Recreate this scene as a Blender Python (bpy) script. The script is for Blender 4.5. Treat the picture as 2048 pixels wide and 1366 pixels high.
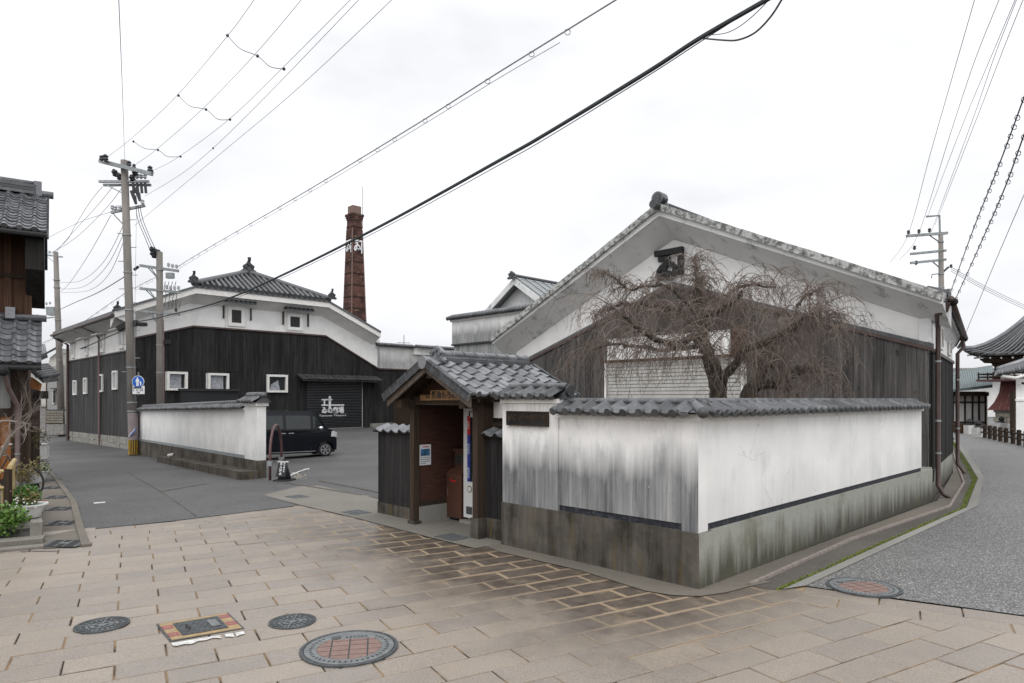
import bpy, bmesh, math, random
from mathutils import Vector as V, Matrix
for o in list(bpy.data.objects): bpy.data.objects.remove(o)
random.seed(7)
SC = bpy.context.scene
COL = SC.collection
# ---------------------------------------------------------------- camera
F, H, HY = 1320.0, 2.0, 797.0            # focal length in photo pixels, eye height, horizon row
cam = bpy.data.cameras.new('camera'); co = bpy.data.objects.new('camera', cam); COL.objects.link(co)
co.location = (0, 0, H); co.rotation_euler = (math.radians(90), 0, 0)
cam.sensor_width = 36; cam.lens = 36*F/2048; cam.shift_y = (HY-683)/2048
cam.clip_start = .05; cam.clip_end = 2000
SC.camera = co
# ---------------------------------------------------------------- world: overcast daylight
SUN_EL, SUN_AZ = math.radians(50), math.radians(185)
w = bpy.data.worlds.new('World'); SC.world = w; w.use_nodes = True
nt = w.node_tree; nt.nodes.clear(); N = nt.nodes.new; L = nt.links.new
out = N('ShaderNodeOutputWorld'); add = N('ShaderNodeAddShader')
sky = N('ShaderNodeTexSky'); sky.sky_type = 'NISHITA'; sky.sun_disc = False
sky.sun_elevation = SUN_EL; sky.sun_rotation = SUN_AZ; sky.dust_density = 4
b1 = N('ShaderNodeBackground'); b1.inputs[1].default_value = .05
hs = N('ShaderNodeHueSaturation'); hs.inputs['Saturation'].default_value = .35; hs.inputs['Value'].default_value = .3
L(sky.outputs[0], hs.inputs['Color']); L(hs.outputs[0], b1.inputs[0])
b2 = N('ShaderNodeBackground'); b2.inputs[1].default_value = 1.0
tc = N('ShaderNodeTexCoord'); sx = N('ShaderNodeSeparateXYZ'); L(tc.outputs['Generated'], sx.inputs[0])
mr = N('ShaderNodeMapRange'); mr.inputs[1].default_value = 0; mr.inputs[2].default_value = .9
mr.inputs[3].default_value = .80; mr.inputs[4].default_value = 1.15; L(sx.outputs['Z'], mr.inputs[0])
mp = N('ShaderNodeMapping'); mp.inputs['Scale'].default_value = (1.2, 1.2, 3.2); L(tc.outputs['Generated'], mp.inputs[0])
nz = N('ShaderNodeTexNoise'); nz.inputs['Scale'].default_value = 1.5; nz.inputs['Detail'].default_value = 5
nz.inputs['Roughness'].default_value = .5; L(mp.outputs[0], nz.inputs[0])
mr2 = N('ShaderNodeMapRange'); mr2.inputs[1].default_value = .34; mr2.inputs[2].default_value = .62
mr2.inputs[3].default_value = .85; mr2.inputs[4].default_value = 1.2; L(nz.outputs[0], mr2.inputs[0])
mul = N('ShaderNodeMath'); mul.operation = 'MULTIPLY'; L(mr.outputs[0], mul.inputs[0]); L(mr2.outputs[0], mul.inputs[1])
dt = N('ShaderNodeVectorMath'); dt.operation = 'DOT_PRODUCT'; L(tc.outputs['Generated'], dt.inputs[0])      # thin cloud is brighter toward the sun
dt.inputs[1].default_value = (math.sin(SUN_AZ)*math.cos(SUN_EL), math.cos(SUN_AZ)*math.cos(SUN_EL), math.sin(SUN_EL))
mr3 = N('ShaderNodeMapRange'); mr3.interpolation_type = 'SMOOTHSTEP'; mr3.inputs[1].default_value = -.3; mr3.inputs[2].default_value = .95; mr3.inputs[3].default_value = .985; mr3.inputs[4].default_value = 1.45
L(dt.outputs['Value'], mr3.inputs[0]); mul2 = N('ShaderNodeMath'); mul2.operation = 'MULTIPLY'; L(mul.outputs[0], mul2.inputs[0]); L(mr3.outputs[0], mul2.inputs[1]); mul = mul2
vm = N('ShaderNodeVectorMath'); vm.operation = 'SCALE'; vm.inputs[0].default_value = (.985, .995, 1.03); L(mul.outputs[0], vm.inputs['Scale'])
L(vm.outputs[0], b2.inputs[0]); L(b1.outputs[0], add.inputs[0]); L(b2.outputs[0], add.inputs[1]); L(add.outputs[0], out.inputs[0])
sl = bpy.data.lights.new('sun', 'SUN'); sl.energy = .65; sl.angle = math.radians(25); sl.color = (1, .98, .95)
so = bpy.data.objects.new('sun', sl); COL.objects.link(so)
sd = V((math.sin(SUN_AZ)*math.cos(SUN_EL), math.cos(SUN_AZ)*math.cos(SUN_EL), math.sin(SUN_EL)))
so.rotation_euler = sd.to_track_quat('Z', 'Y').to_euler(); so.location = (0, 0, 40)
SC.view_settings.view_transform = 'Standard'; SC.view_settings.look = 'None'
SC.view_settings.gamma = 1; SC.view_settings.use_curve_mapping = False; SC.view_settings.exposure = 0.0
SC.cycles.max_bounces = 6; SC.cycles.caustics_reflective = False; SC.cycles.caustics_refractive = False
SC.cycles.use_denoising = True
# ---------------------------------------------------------------- site frame: a runs along the gate wall, b into the yard
CX, CY = 1.95, 6.93
A3, B3, Z3 = V((-.7, .714, 0)), V((.714, .7, 0)), V((0, 0, 1))
def toab(x, y): return (-.7*(x-CX)+.714*(y-CY), .714*(x-CX)+.7*(y-CY))
def FR(a, b, z=0): return V((CX-.7*a+.714*b, CY+.714*a+.7*b, z))
def sstep(t): t = min(1, max(0, t)); return t*t*(3-2*t)
def g(x, y):                             # ground height: the side lane runs gently downhill
    a, b = toab(x, y)
    if a <= 8: return 0.0
    return -(.026*min(a-8, 28)+.012*max(0, a-36))*(1-sstep((b-4)/11))
def gp(px, py):
    z = 0
    for _ in range(40):
        Y = F*(H-z)/(py-HY); X = (px-1024)/F*Y; z = g(X, Y)
    return V((X, Y, z))
def at(px, py, Y): return V(((px-1024)/F*Y, Y, H-(py-HY)/F*Y))
def pa(px, py, a):
    k = (px-1024)/F; Y = (a-.7*CX+.714*CY)/(-.7*k+.714); return V((k*Y, Y, H-(py-HY)/F*Y))
def pb(px, py, b):
    k = (px-1024)/F; Y = (b+.714*CX+.7*CY)/(.714*k+.7); return V((k*Y, Y, H-(py-HY)/F*Y))
# ---------------------------------------------------------------- materials
MATS = {}
class NT:
    def __init__(s, name):
        s.m = bpy.data.materials.new(name); s.m.use_nodes = True; s.t = s.m.node_tree
        s.b = s.t.nodes['Principled BSDF']; s.pos = s.n('ShaderNodeNewGeometry').outputs['Position']; MATS[name] = s.m
    def n(s, k): return s.t.nodes.new(k)
    def l(s, a, b): s.t.links.new(a, b)
    def setin(s, sock, v):
        if isinstance(v, (int, float)): sock.default_value = v
        elif isinstance(v, (tuple, list)): sock.default_value = tuple(v)+((1,) if len(v) == 3 and len(sock.default_value) == 4 else ())
        else: s.l(v, sock)
    def noise(s, scale, stretch=None, detail=4, rough=.55, vec=None, dist=0):
        n = s.n('ShaderNodeTexNoise'); n.inputs['Scale'].default_value = scale; n.inputs['Detail'].default_value = detail
        n.inputs['Roughness'].default_value = rough; n.inputs['Distortion'].default_value = dist
        v = vec or s.pos
        if stretch:
            mp = s.n('ShaderNodeMapping'); mp.inputs['Scale'].default_value = stretch; s.l(v, mp.inputs[0]); v = mp.outputs[0]
        s.l(v, n.inputs['Vector']); return n.outputs['Fac']
    def ab(s):                           # site-frame coordinates
        r = []
        for vec, k in (((-.7, .714, 0), .7*CX-.714*CY), ((.714, .7, 0), -.714*CX-.7*CY)):
            d = s.n('ShaderNodeVectorMath'); d.operation = 'DOT_PRODUCT'; s.l(s.pos, d.inputs[0]); d.inputs[1].default_value = vec
            r.append(s.math('ADD', d.outputs['Value'], k))
        return r
    def z(s): x = s.n('ShaderNodeSeparateXYZ'); s.l(s.pos, x.inputs[0]); return x.outputs['Z']
    def math(s, op, a, b=0.0, clamp=False):
        n = s.n('ShaderNodeMath'); n.operation = op; n.use_clamp = clamp; s.setin(n.inputs[0], a); s.setin(n.inputs[1], b); return n.outputs[0]
    def ramp(s, v, a, b, lo=0.0, hi=1.0):
        n = s.n('ShaderNodeMapRange'); n.inputs[1].default_value = a; n.inputs[2].default_value = b
        n.inputs[3].default_value = lo; n.inputs[4].default_value = hi; s.setin(n.inputs[0], v); return n.outputs[0]
    def mix(s, f, c1, c2):
        n = s.n('ShaderNodeMix'); n.data_type = 'RGBA'; s.setin(n.inputs['Factor'], f)
        s.setin(n.inputs[6], c1); s.setin(n.inputs[7], c2); return n.outputs[2]
    def rnd(s):
        o = s.n('ShaderNodeObjectInfo').outputs['Random']; i = s.n('ShaderNodeNewGeometry').outputs['Random Per Island']
        return s.math('FRACT', s.math('ADD', o, i))
    def bump(s, v, strength, dist=.01):
        n = s.n('ShaderNodeBump'); n.inputs['Strength'].default_value = strength; n.inputs['Distance'].default_value = dist
        s.l(v, n.inputs['Height']); s.l(n.outputs[0], s.b.inputs['Normal'])
    def done(s, col, rough=.8, metal=0.0, spec=.5):
        s.setin(s.b.inputs['Base Color'], col); s.setin(s.b.inputs['Roughness'], rough)
        s.setin(s.b.inputs['Metallic'], metal); s.setin(s.b.inputs['Specular IOR Level'], spec); return s.m
def simple(name, c1, c2=None, scale=6, stretch=None, rough=.8, bump=0, rand=0, metal=0, spec=.4, lo=.35, hi=.65, bdist=.01):
    t = NT(name); c2 = c2 or tuple(x*.8 for x in c1)
    nz = t.noise(scale, stretch, 6, .6)
    c = t.mix(t.ramp(nz, lo, hi), c1, c2)
    if rand:
        c = t.mix(t.math('MULTIPLY', t.rnd(), rand), c, tuple(x*.45 for x in c1))
    if bump: t.bump(nz, bump, bdist)
    return t.done(c, rough, metal, spec)
def plaster(name, z0, z1, amt=1.0, amp=None, base=(.84, .83, .805), dark=(.16, .165, .17), fine=0.35, top=None):
    """white plaster with vertical weather streaks that begin below z1 and are full at z0"""
    t = NT(name)
    soft = t.noise(1.3, None, 4); streak = t.math('ADD', t.math('MULTIPLY', t.noise(1.0, (26, 26, .7), 6, .75), .6), t.math('MULTIPLY', t.noise(1.0, (8, 8, .3), 4, .6), .4)); wide = t.noise(1.0, (2.6, 2.6, .6), 4, .55)
    edge = t.math('ADD', t.z(), t.math('MULTIPLY', t.math('SUBTRACT', t.math('ADD', wide, t.math('MULTIPLY', t.noise(1.0, (9, 9, .45), 5, .6), .5)), .75), amp or 1.3*abs(z1-z0)))
    m = t.ramp(edge, z0, z1, 1.0, 0.0)
    s2 = t.math('ADD', t.math('MULTIPLY', t.ramp(streak, .36, .66), .75), t.math('MULTIPLY', t.ramp(wide, .38, .66), .45), True)
    fac = t.math('MULTIPLY', t.math('MULTIPLY', m, t.ramp(s2, 0, 1, .58, 1)), amt, True)
    blot = t.ramp(t.noise(2.4, (1, 1, .5), 9, .74), .54, .7, 0, fine)
    spk = t.ramp(t.noise(26, (1, 1, .6), 3, .6), .68, .74, 0, .5)
    c = t.mix(t.ramp(soft, .35, .7), base, tuple(x*.86 for x in base))
    c = t.mix(fac, c, dark); c = t.mix(blot, c, tuple(x*1.6 for x in dark))
    c = t.mix(t.math('MULTIPLY', spk, fac), c, (.6, .6, .58))
    if top:                                 # thin run-off marks below the coping
        tz_ = t.math('ADD', t.z(), t.math('MULTIPLY', t.math('SUBTRACT', t.noise(1.0, (10, 10, .8), 5, .65), .5), .7))
        c = t.mix(t.math('MULTIPLY', t.ramp(tz_, top-.28, top, 0, .4), t.ramp(streak, .4, .62)), c, (.3, .28, .25))
        vo = t.n('ShaderNodeTexVoronoi'); vo.feature = 'DISTANCE_TO_EDGE'; vo.inputs['Scale'].default_value = .9; wn = t.n('ShaderNodeTexNoise'); wn.inputs['Scale'].default_value = 3; wn.inputs['Detail'].default_value = 6
        t.l(t.pos, wn.inputs['Vector']); mx = t.n('ShaderNodeVectorMath'); mx.operation = 'MULTIPLY_ADD'; t.l(wn.outputs['Color'], mx.inputs[0]); mx.inputs[1].default_value = (.5, .5, .5); t.l(t.pos, mx.inputs[2]); t.l(mx.outputs[0], vo.inputs['Vector'])
        ck = t.math('MULTIPLY', t.ramp(vo.outputs['Distance'], .002, .007, .28, 0), t.ramp(t.noise(.8, None, 3), .5, .56)); c = t.mix(ck, c, (.2, .19, .18))
    t.bump(t.noise(60, None, 3), .12, .004)
    return t.done(c, .85, 0, .25)
plaster('plaster_gate', 1.08, 1.52, 1.0, .8, dark=(.075, .08, .085), top=1.9)
plaster('plaster_street', .35, 1.1, .38, .9, fine=.22, top=1.85)
plaster('plaster_clean', -3, -2, 0, fine=.12)
plaster('plaster_stained', 6.2, 6.9, .95, dark=(.12, .125, .125))
plaster('plaster_lane', .1, .9, .42, fine=.3)
plaster('plaster_verge', -3, -2, 0, base=(.7, .7, .69), fine=1.0)
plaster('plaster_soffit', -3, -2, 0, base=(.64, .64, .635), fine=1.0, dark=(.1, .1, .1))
plaster('plaster_link', 4.6, 5.25, .8)
simple('trim_white', (.78, .77, .74), (.66, .64, .6), 9, rough=.7)
simple('trim_blotched', (.46, .46, .44), (.13, .13, .125), 9, rough=.9, bump=.4, lo=.42, hi=.6)
def concrete(name, base, dark, moss, zr):
    t = NT(name); streak = t.noise(1.0, (9, 9, .8), 5, .65); big = t.noise(1.7, None, 5, .6); fine = t.noise(45, None, 4, .7)
    c = t.mix(t.ramp(t.math('ADD', t.math('MULTIPLY', streak, .42), t.math('MULTIPLY', big, .58)), .4, .6), base, dark)
    c = t.mix(t.math('MULTIPLY', t.ramp(t.noise(1.0, (7, 7, 1.0), 5), .55, .68, 0, .6), t.ramp(t.z(), .1, .5, 1, .25)), c, moss)
    c = t.mix(t.ramp(fine, .3, .8, .0, .4), c, dark)
    t.bump(fine, .35, .006); return t.done(c, .9, 0, .25)
concrete('base_gate', (.125, .112, .094), (.032, .028, .023), (.13, .095, .028), 0)
def base_street():
    t = NT('base_street'); streak = t.noise(1.0, (7, 7, .7), 5, .65); fine = t.noise(40, None, 4, .7); big = t.noise(2.0, None, 4)
    h = t.math('ADD', t.z(), t.math('MULTIPLY', t.math('SUBTRACT', streak, .5), .9))
    c = t.mix(t.ramp(h, .06, .46), (.075, .072, .056), (.32, .325, .285))
    c = t.mix(t.ramp(big, .55, .72, 0, .5), c, (.1, .1, .05)); c = t.mix(t.ramp(fine, .4, .8, 0, .35), c, (.07, .065, .055))
    t.bump(fine, .3, .006); t.done(c, .9, 0, .25)
base_street()
simple('black_band', (.015, .017, .022), (.07, .075, .085), 18, rough=.75, lo=.5, hi=.75)
def wood(name, c1, c2, rand=.6, knots=True, rough=.8, gs=(38, 38, 1.1)):
    t = NT(name); gr = t.noise(1.0, gs, 6, .65); c = t.mix(t.ramp(gr, .3, .7), c1, c2)
    c = t.mix(t.math('MULTIPLY', t.rnd(), rand), c, tuple(x*.35 for x in c1))
    if knots:
        k = t.ramp(t.noise(5.5, (1.4, 1.4, .8), 2, .5), .66, .70, 0, .8); c = t.mix(k, c, tuple(x*.3 for x in c1))
        st = t.noise(1.0, (11, 11, .5), 5, .7); c = t.mix(t.ramp(st, .5, .72, 0, .5), c, tuple(x*1.9 for x in c2)); c = t.mix(t.ramp(st, .48, .3, 0, .7), c, tuple(x*.35 for x in c1))
        wv = t.ramp(t.noise(1.0, (2, 2, .35), 4), .42, .75, 0, .3); c = t.mix(wv, c, tuple(min(1, x*1.7) for x in c2))
    t.bump(gr, .35, .004); return t.done(c, rough, 0, .15)
wood('plank_grey', (.046, .043, .041), (.108, .101, .095), .5)
wood('plank_black', (.014, .013, .013), (.036, .034, .033), .6)
wood('plank_charcoal', (.032, .031, .031), (.075, .072, .07), .55)
wood('plank_tar', (.008, .008, .008), (.03, .028, .025), .4)
wood('wood_dark', (.03, .021, .015), (.07, .048, .035), .3, False)
wood('wood_barge', (.085, .066, .052), (.19, .155, .13), .3, False, gs=(30, 30, 5))
wood('wood_orange', (.27, .1, .03), (.42, .18, .06), .35, False)
wood('wood_brown', (.05, .028, .018), (.13, .07, .045), .5, False)
wood('wood_sign', (.14, .075, .035), (.24, .14, .065), .1, False, gs=(5, 5, 50))
def plywood():
    t = NT('plywood_red'); gr = t.noise(1.0, (5, 5, 42), 6, .7, dist=1.2)
    c = t.mix(t.ramp(gr, .35, .65), (.085, .035, .022), (.03, .014, .011)); t.bump(gr, .3, .004); t.done(c, .6, 0, .4)
plywood()
def tilemat(name, c1, c2, rough):
    t = NT(name); nz = t.noise(7, None, 5, .6); fine = t.noise(60, None, 3, .6)
    c = t.mix(t.ramp(nz, .3, .7), c1, c2); c = t.mix(t.math('MULTIPLY', t.rnd(), .9), c, tuple(x*.5 for x in c1))
    c = t.mix(t.ramp(t.noise(16, None, 6, .75), .56, .7, 0, .5), c, (.3, .3, .28)); c = t.mix(t.ramp(fine, .55, .75, 0, .4), c, tuple(x*.5 for x in c1))
    r = t.ramp(nz, .3, .7, rough-.08, rough+.12); t.bump(fine, .1, .003); t.done(c, r, .25, .6)
tilemat('tile_silver', (.17, .175, .185), (.26, .265, .275), .27)
tilemat('tile_weathered', (.08, .083, .087), (.17, .173, .177), .42)
tilemat('tile_dark', (.045, .047, .05), (.09, .092, .098), .45)
PL, PW = .685, .3
def paver():
    t = NT('granite_paver'); a, b = t.ab(); big = t.noise(.9, None, 4, .6); spk = t.noise(85, None, 3, .75); mid = t.noise(5, None, 5, .65)
    r = t.rnd()
    c = t.mix(r, (.285, .23, .175), (.18, .152, .127)); c = t.mix(t.ramp(t.noise(.45, None, 5, .6), .45, .68, 0, .45), c, (.15, .125, .1))
    c = t.mix(t.ramp(mid, .45, .75, 0, .45), c, (.30, .235, .16))
    c = t.mix(t.ramp(spk, .35, .65), t.mix(.3, c, (.55, .5, .44)), t.mix(.38, c, (.08, .07, .062)))
    # damp dark growth in the gutter corner below the walls
    e = t.math('ADD', b, t.math('MULTIPLY', t.math('SUBTRACT', big, .5), 2.6))
    m = t.math('MULTIPLY', t.ramp(e, -2.7, -1.2), t.ramp(a, -1.5, .0)); m = t.math('MULTIPLY', m, t.ramp(a, 4.5, 8.5, 1, 0))
    sand = t.ramp(t.noise(2.4, None, 6, .7), .52, .66)
    dk = t.mix(t.math('MULTIPLY', sand, .5), (.052, .039, .029), (.3, .23, .15))
    c = t.mix(t.math('MULTIPLY', m, t.ramp(mid, .3, .62, 1, .7)), c, dk)
    uv = t.n('ShaderNodeUVMap').outputs[0]; sx_ = t.n('ShaderNodeSeparateXYZ'); t.l(uv, sx_.inputs[0])
    dx = t.math('SUBTRACT', .5, t.math('ABSOLUTE', t.math('SUBTRACT', sx_.outputs[0], .5))); dy = t.math('SUBTRACT', .5, t.math('ABSOLUTE', t.math('SUBTRACT', sx_.outputs[1], .5)))
    de = t.math('MINIMUM', t.math('MULTIPLY', dx, PL), t.math('MULTIPLY', dy, PW)); de = t.math('ADD', de, t.math('MULTIPLY', t.math('SUBTRACT', t.noise(6, None, 5, .7), .5), .05))
    c = t.mix(t.math('MULTIPLY', t.ramp(de, .004, .028, .9, 0), t.math('MULTIPLY', t.ramp(e, -2.0, -.9), t.ramp(a, -1.6, -.1))), c, (.31, .235, .155))
    c = t.mix(t.ramp(de, .0, .012, .3, 0), c, (.2, .15, .1))
    wet = t.ramp(t.noise(.55, None, 3), .4, .6)
    t.bump(t.math('ADD', t.math('MULTIPLY', spk, .4), mid), .35, .008); t.done(c, t.mix(wet, (.5,)*3, (.3,)*3), 0, .5)
paver()
def pbed():
    t = NT('joint_sand'); a, b = t.ab(); nz = t.noise(1.1, None, 5, .6); e = t.math('ADD', b, t.math('MULTIPLY', nz, 2.4))
    m = t.math('MULTIPLY', t.ramp(e, -1.3, .2), t.ramp(a, -1.4, .0)); k = t.ramp(t.noise(1.7, None, 4), .42, .56)
    c = t.mix(k, (.03, .026, .022), (.24, .165, .095)); c = t.mix(m, c, (.37, .285, .19)); t.done(c, .95, 0, .1)
pbed()
def asphalt(name, c1, c2, fleck, amt, sc=90, rough=.8):
    t = NT(name); f = t.noise(sc, None, 2, .8); big = t.noise(.35, None, 5, .6); med = t.noise(6, None, 4, .6)
    c = t.mix(t.ramp(big, .35, .65), c1, c2); c = t.mix(t.ramp(med, .4, .7, 0, .3), c, tuple(x*.7 for x in c1))
    c = t.mix(t.ramp(f, .52, .66, 0, amt), c, fleck); c = t.mix(t.ramp(f, .42, .3, 0, .5), c, (.02, .02, .02))
    t.bump(f, .5, .006); return t.done(c, rough, 0, .3)
asphalt('asphalt_lane', (.05, .05, .05), (.09, .088, .085), (.24, .235, .225), .6, 42, .6)
asphalt('asphalt_road', (.07, .07, .068), (.105, .104, .1), (.5, .49, .47), .85, 52, .55)
asphalt('concrete_apron', (.19, .175, .15), (.13, .122, .105), (.3, .28, .24), .5, 60)
asphalt('concrete_gutter', (.17, .15, .122), (.12, .108, .09), (.27, .245, .2), .4, 80)
asphalt('concrete_kerb', (.27, .26, .235), (.2, .195, .175), (.36, .35, .32), .4, 80)
asphalt('channel_dark', (.07, .062, .052), (.11, .1, .085), (.18, .16, .14), .4, 60)
simple('yard_bounce_pale', (.5, .48, .44), (.36, .34, .31), 60, rough=.95, bump=.5)  # pale surface made up for the hidden yard, as a light reflector
simple('asphalt_crack', (.05, .05, .042), (.075, .08, .055), 9, rough=.95)
simple('earth', (.09, .085, .075), (.06, .055, .05), 3, rough=.95)
simple('moss', (.2, .25, .035), (.1, .13, .025), 30, rough=1, bump=1, lo=.4, hi=.6)
simple('kerb_pink', (.3, .25, .22), (.19, .165, .15), 12, rough=.85)
simple('iron', (.1, .108, .11), (.05, .053, .055), 25, rough=.55, metal=.4, bump=.3)
simple('iron_light', (.2, .212, .212), (.13, .138, .138), 14, rough=.55, metal=.3)
simple('brick_red', (.25, .165, .14), (.19, .125, .108), 30, rough=.85, rand=.25)
simple('hatch_yellow', (.36, .255, .125), (.26, .19, .105), 14, rough=.7)
simple('paint_red', (.27, .08, .08), (.2, .09, .085), 14, rough=.7)
simple('paint_white', (.66, .66, .64), (.42, .41, .38), 16, rough=.7)
simple('downpipe_brown', (.09, .058, .05), (.06, .04, .036), 5, rough=.45)
simple('downpipe_mauve', (.2, .145, .135), (.15, .11, .105), 5, rough=.5)
simple('pole_concrete', (.23, .21, .19), (.165, .152, .138), 3, (1, 1, .3), rough=.85)
simple('steel_grey', (.34, .36, .36), (.22, .24, .24), 8, rough=.5, metal=.5)
simple('insulator', (.03, .03, .034), (.06, .06, .065), 9, rough=.4)
simple('insulator_pale', (.55, .56, .57), (.35, .36, .38), 9, rough=.3)
simple('wire_dark', (.035, .045, .045), (.02, .025, .025), 4, rough=.6)
simple('wire_grey', (.3, .3, .31), (.22, .22, .23), 4, rough=.6)
simple('bark', (.03, .023, .018), (.085, .07, .052), 14, (1, 1, .5), rough=.95, bump=1, bdist=.03, lo=.4, hi=.62)
simple('twig', (.22, .175, .148), (.10, .076, .063), 3, rough=.85)
simple('twig_pale', (.3, .26, .23), (.2, .17, .15), 5, rough=.9)
simple('shutter_beige', (.46, .45, .42), (.38, .37, .345), 2, rough=.6)
simple('shutter_black', (.006, .007, .009), (.012, .013, .016), 2, rough=.5)
simple('glyph_black', (.006, .006, .007), (.012, .012, .013), 6, rough=.6)
simple('glyph_white', (.82, .82, .82), (.74, .74, .74), 6, rough=.6)
simple('car_black', (.004, .005, .009), (.003, .004, .007), 2, rough=.1, spec=.3)
simple('glass_dark', (.01, .014, .015), (.016, .022, .022), 2, rough=.05, spec=.5)
simple('rubber', (.015, .015, .016), (.025, .025, .026), 20, rough=.8)
simple('chrome', (.65, .66, .67), (.55, .56, .57), 3, rough=.18, metal=.9)
simple('alloy', (.42, .42, .43), (.36, .36, .37), 3, rough=.3, metal=.7)
simple('lamp_lens', (.55, .56, .55), (.4, .4, .4), 8, rough=.1)
simple('bin_brown', (.085, .036, .022), (.065, .03, .02), 4, rough=.5)
simple('machine_white', (.62, .62, .6), (.54, .54, .53), 3, rough=.35)
simple('label_red', (.5, .02, .03), None, 4, rough=.35)
simple('label_blue', (.03, .045, .27), None, 4, rough=.35)
simple('sign_blue', (.01, .12, .5), (.01, .1, .44), 4, rough=.35)
simple('sign_white', (.78, .79, .8), (.7, .71, .72), 4, rough=.4)
simple('wrap_mauve', (.27, .22, .22), (.22, .185, .185), 4, rough=.7)
simple('stripe_yellow', (.5, .3, .02), None, 5, rough=.6)
simple('paper', (.72, .73, .76), (.64, .65, .68), 9, rough=.7)
simple('photo_blue', (.06, .22, .42), (.02, .06, .11), 14, rough=.6)
simple('plastic_sheet', (.36, .37, .39), (.2, .21, .23), 6, rough=.35)
simple('pane_dark', (.014, .016, .018), (.03, .033, .036), 5, rough=.12)
simple('lattice_dark', (.035, .03, .028), (.06, .05, .045), 9, rough=.8)
simple('paint_maroon', (.12, .055, .055), (.09, .045, .045), 8, rough=.5)
simple('stone_pale', (.42, .39, .32), (.29, .265, .21), 7, rough=.9, bump=.5, rand=.35)
simple('stone_base', (.34, .325, .285), (.2, .19, .165), 6, rough=.9, bump=.6, rand=.4)
simple('roof_metal', (.27, .285, .29), (.2, .21, .215), 4, rough=.5)
simple('roof_green', (.16, .2, .2), (.12, .155, .155), 4, rough=.5)
simple('skirt_red', (.10, .028, .023), (.22, .17, .15), 1, (9, 9, .8), rough=.75, lo=.56, hi=.74)
simple('bamboo', (.5, .38, .17), (.38, .28, .12), 9, (1, 1, .5), rough=.5, rand=.3)
simple('leaf', (.1, .22, .03), (.05, .13, .02), 9, rough=.5, rand=.5)
simple('leaf_light', (.15, .26, .055), (.085, .17, .03), 9, rough=.5, rand=.4)
simple('leaf_dry', (.2, .15, .06), (.12, .12, .04), 9, rough=.8, rand=.4)
simple('pot_terracotta', (.26, .11, .06), (.18, .08, .05), 9, rough=.8)
simple('pot_white', (.72, .73, .72), (.62, .63, .62), 5, rough=.4)
simple('siding_grey', (.36, .36, .34), (.27, .27, .26), 3, (6, 6, .4), rough=.6)
simple('render_cream', (.62, .6, .55), (.5, .48, .44), 2.5, rough=.9)
simple('block_grey', (.3, .29, .27), (.2, .19, .18), 4, rough=.9)
def chimney():
    t = NT('chimney_brick'); bt = t.n('ShaderNodeTexBrick'); bt.inputs['Scale'].default_value = 1.0
    bt.inputs['Brick Width'].default_value = .23; bt.inputs['Row Height'].default_value = .08; bt.inputs['Mortar Size'].default_value = .012
    bt.inputs['Color1'].default_value = (.15, .055, .04, 1); bt.inputs['Color2'].default_value = (.09, .036, .028, 1); bt.inputs['Mortar'].default_value = (.09, .07, .06, 1)
    a, b = t.ab(); cx = t.n('ShaderNodeCombineXYZ'); t.l(t.math('ADD', a, b), cx.inputs[0]); t.l(t.z(), cx.inputs[1]); t.l(cx.outputs[0], bt.inputs['Vector'])
    soot = t.ramp(t.noise(.9, None, 6, .7), .4, .56, .95, 0); eff = t.ramp(t.noise(2.2, (1, 1, 2.2), 7, .75), .6, .67, 0, .9)
    c = t.mix(soot, bt.outputs[0], (.035, .022, .02)); c = t.mix(eff, c, (.5, .36, .26)); t.done(c, .9, 0, .2)
chimney()
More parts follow.
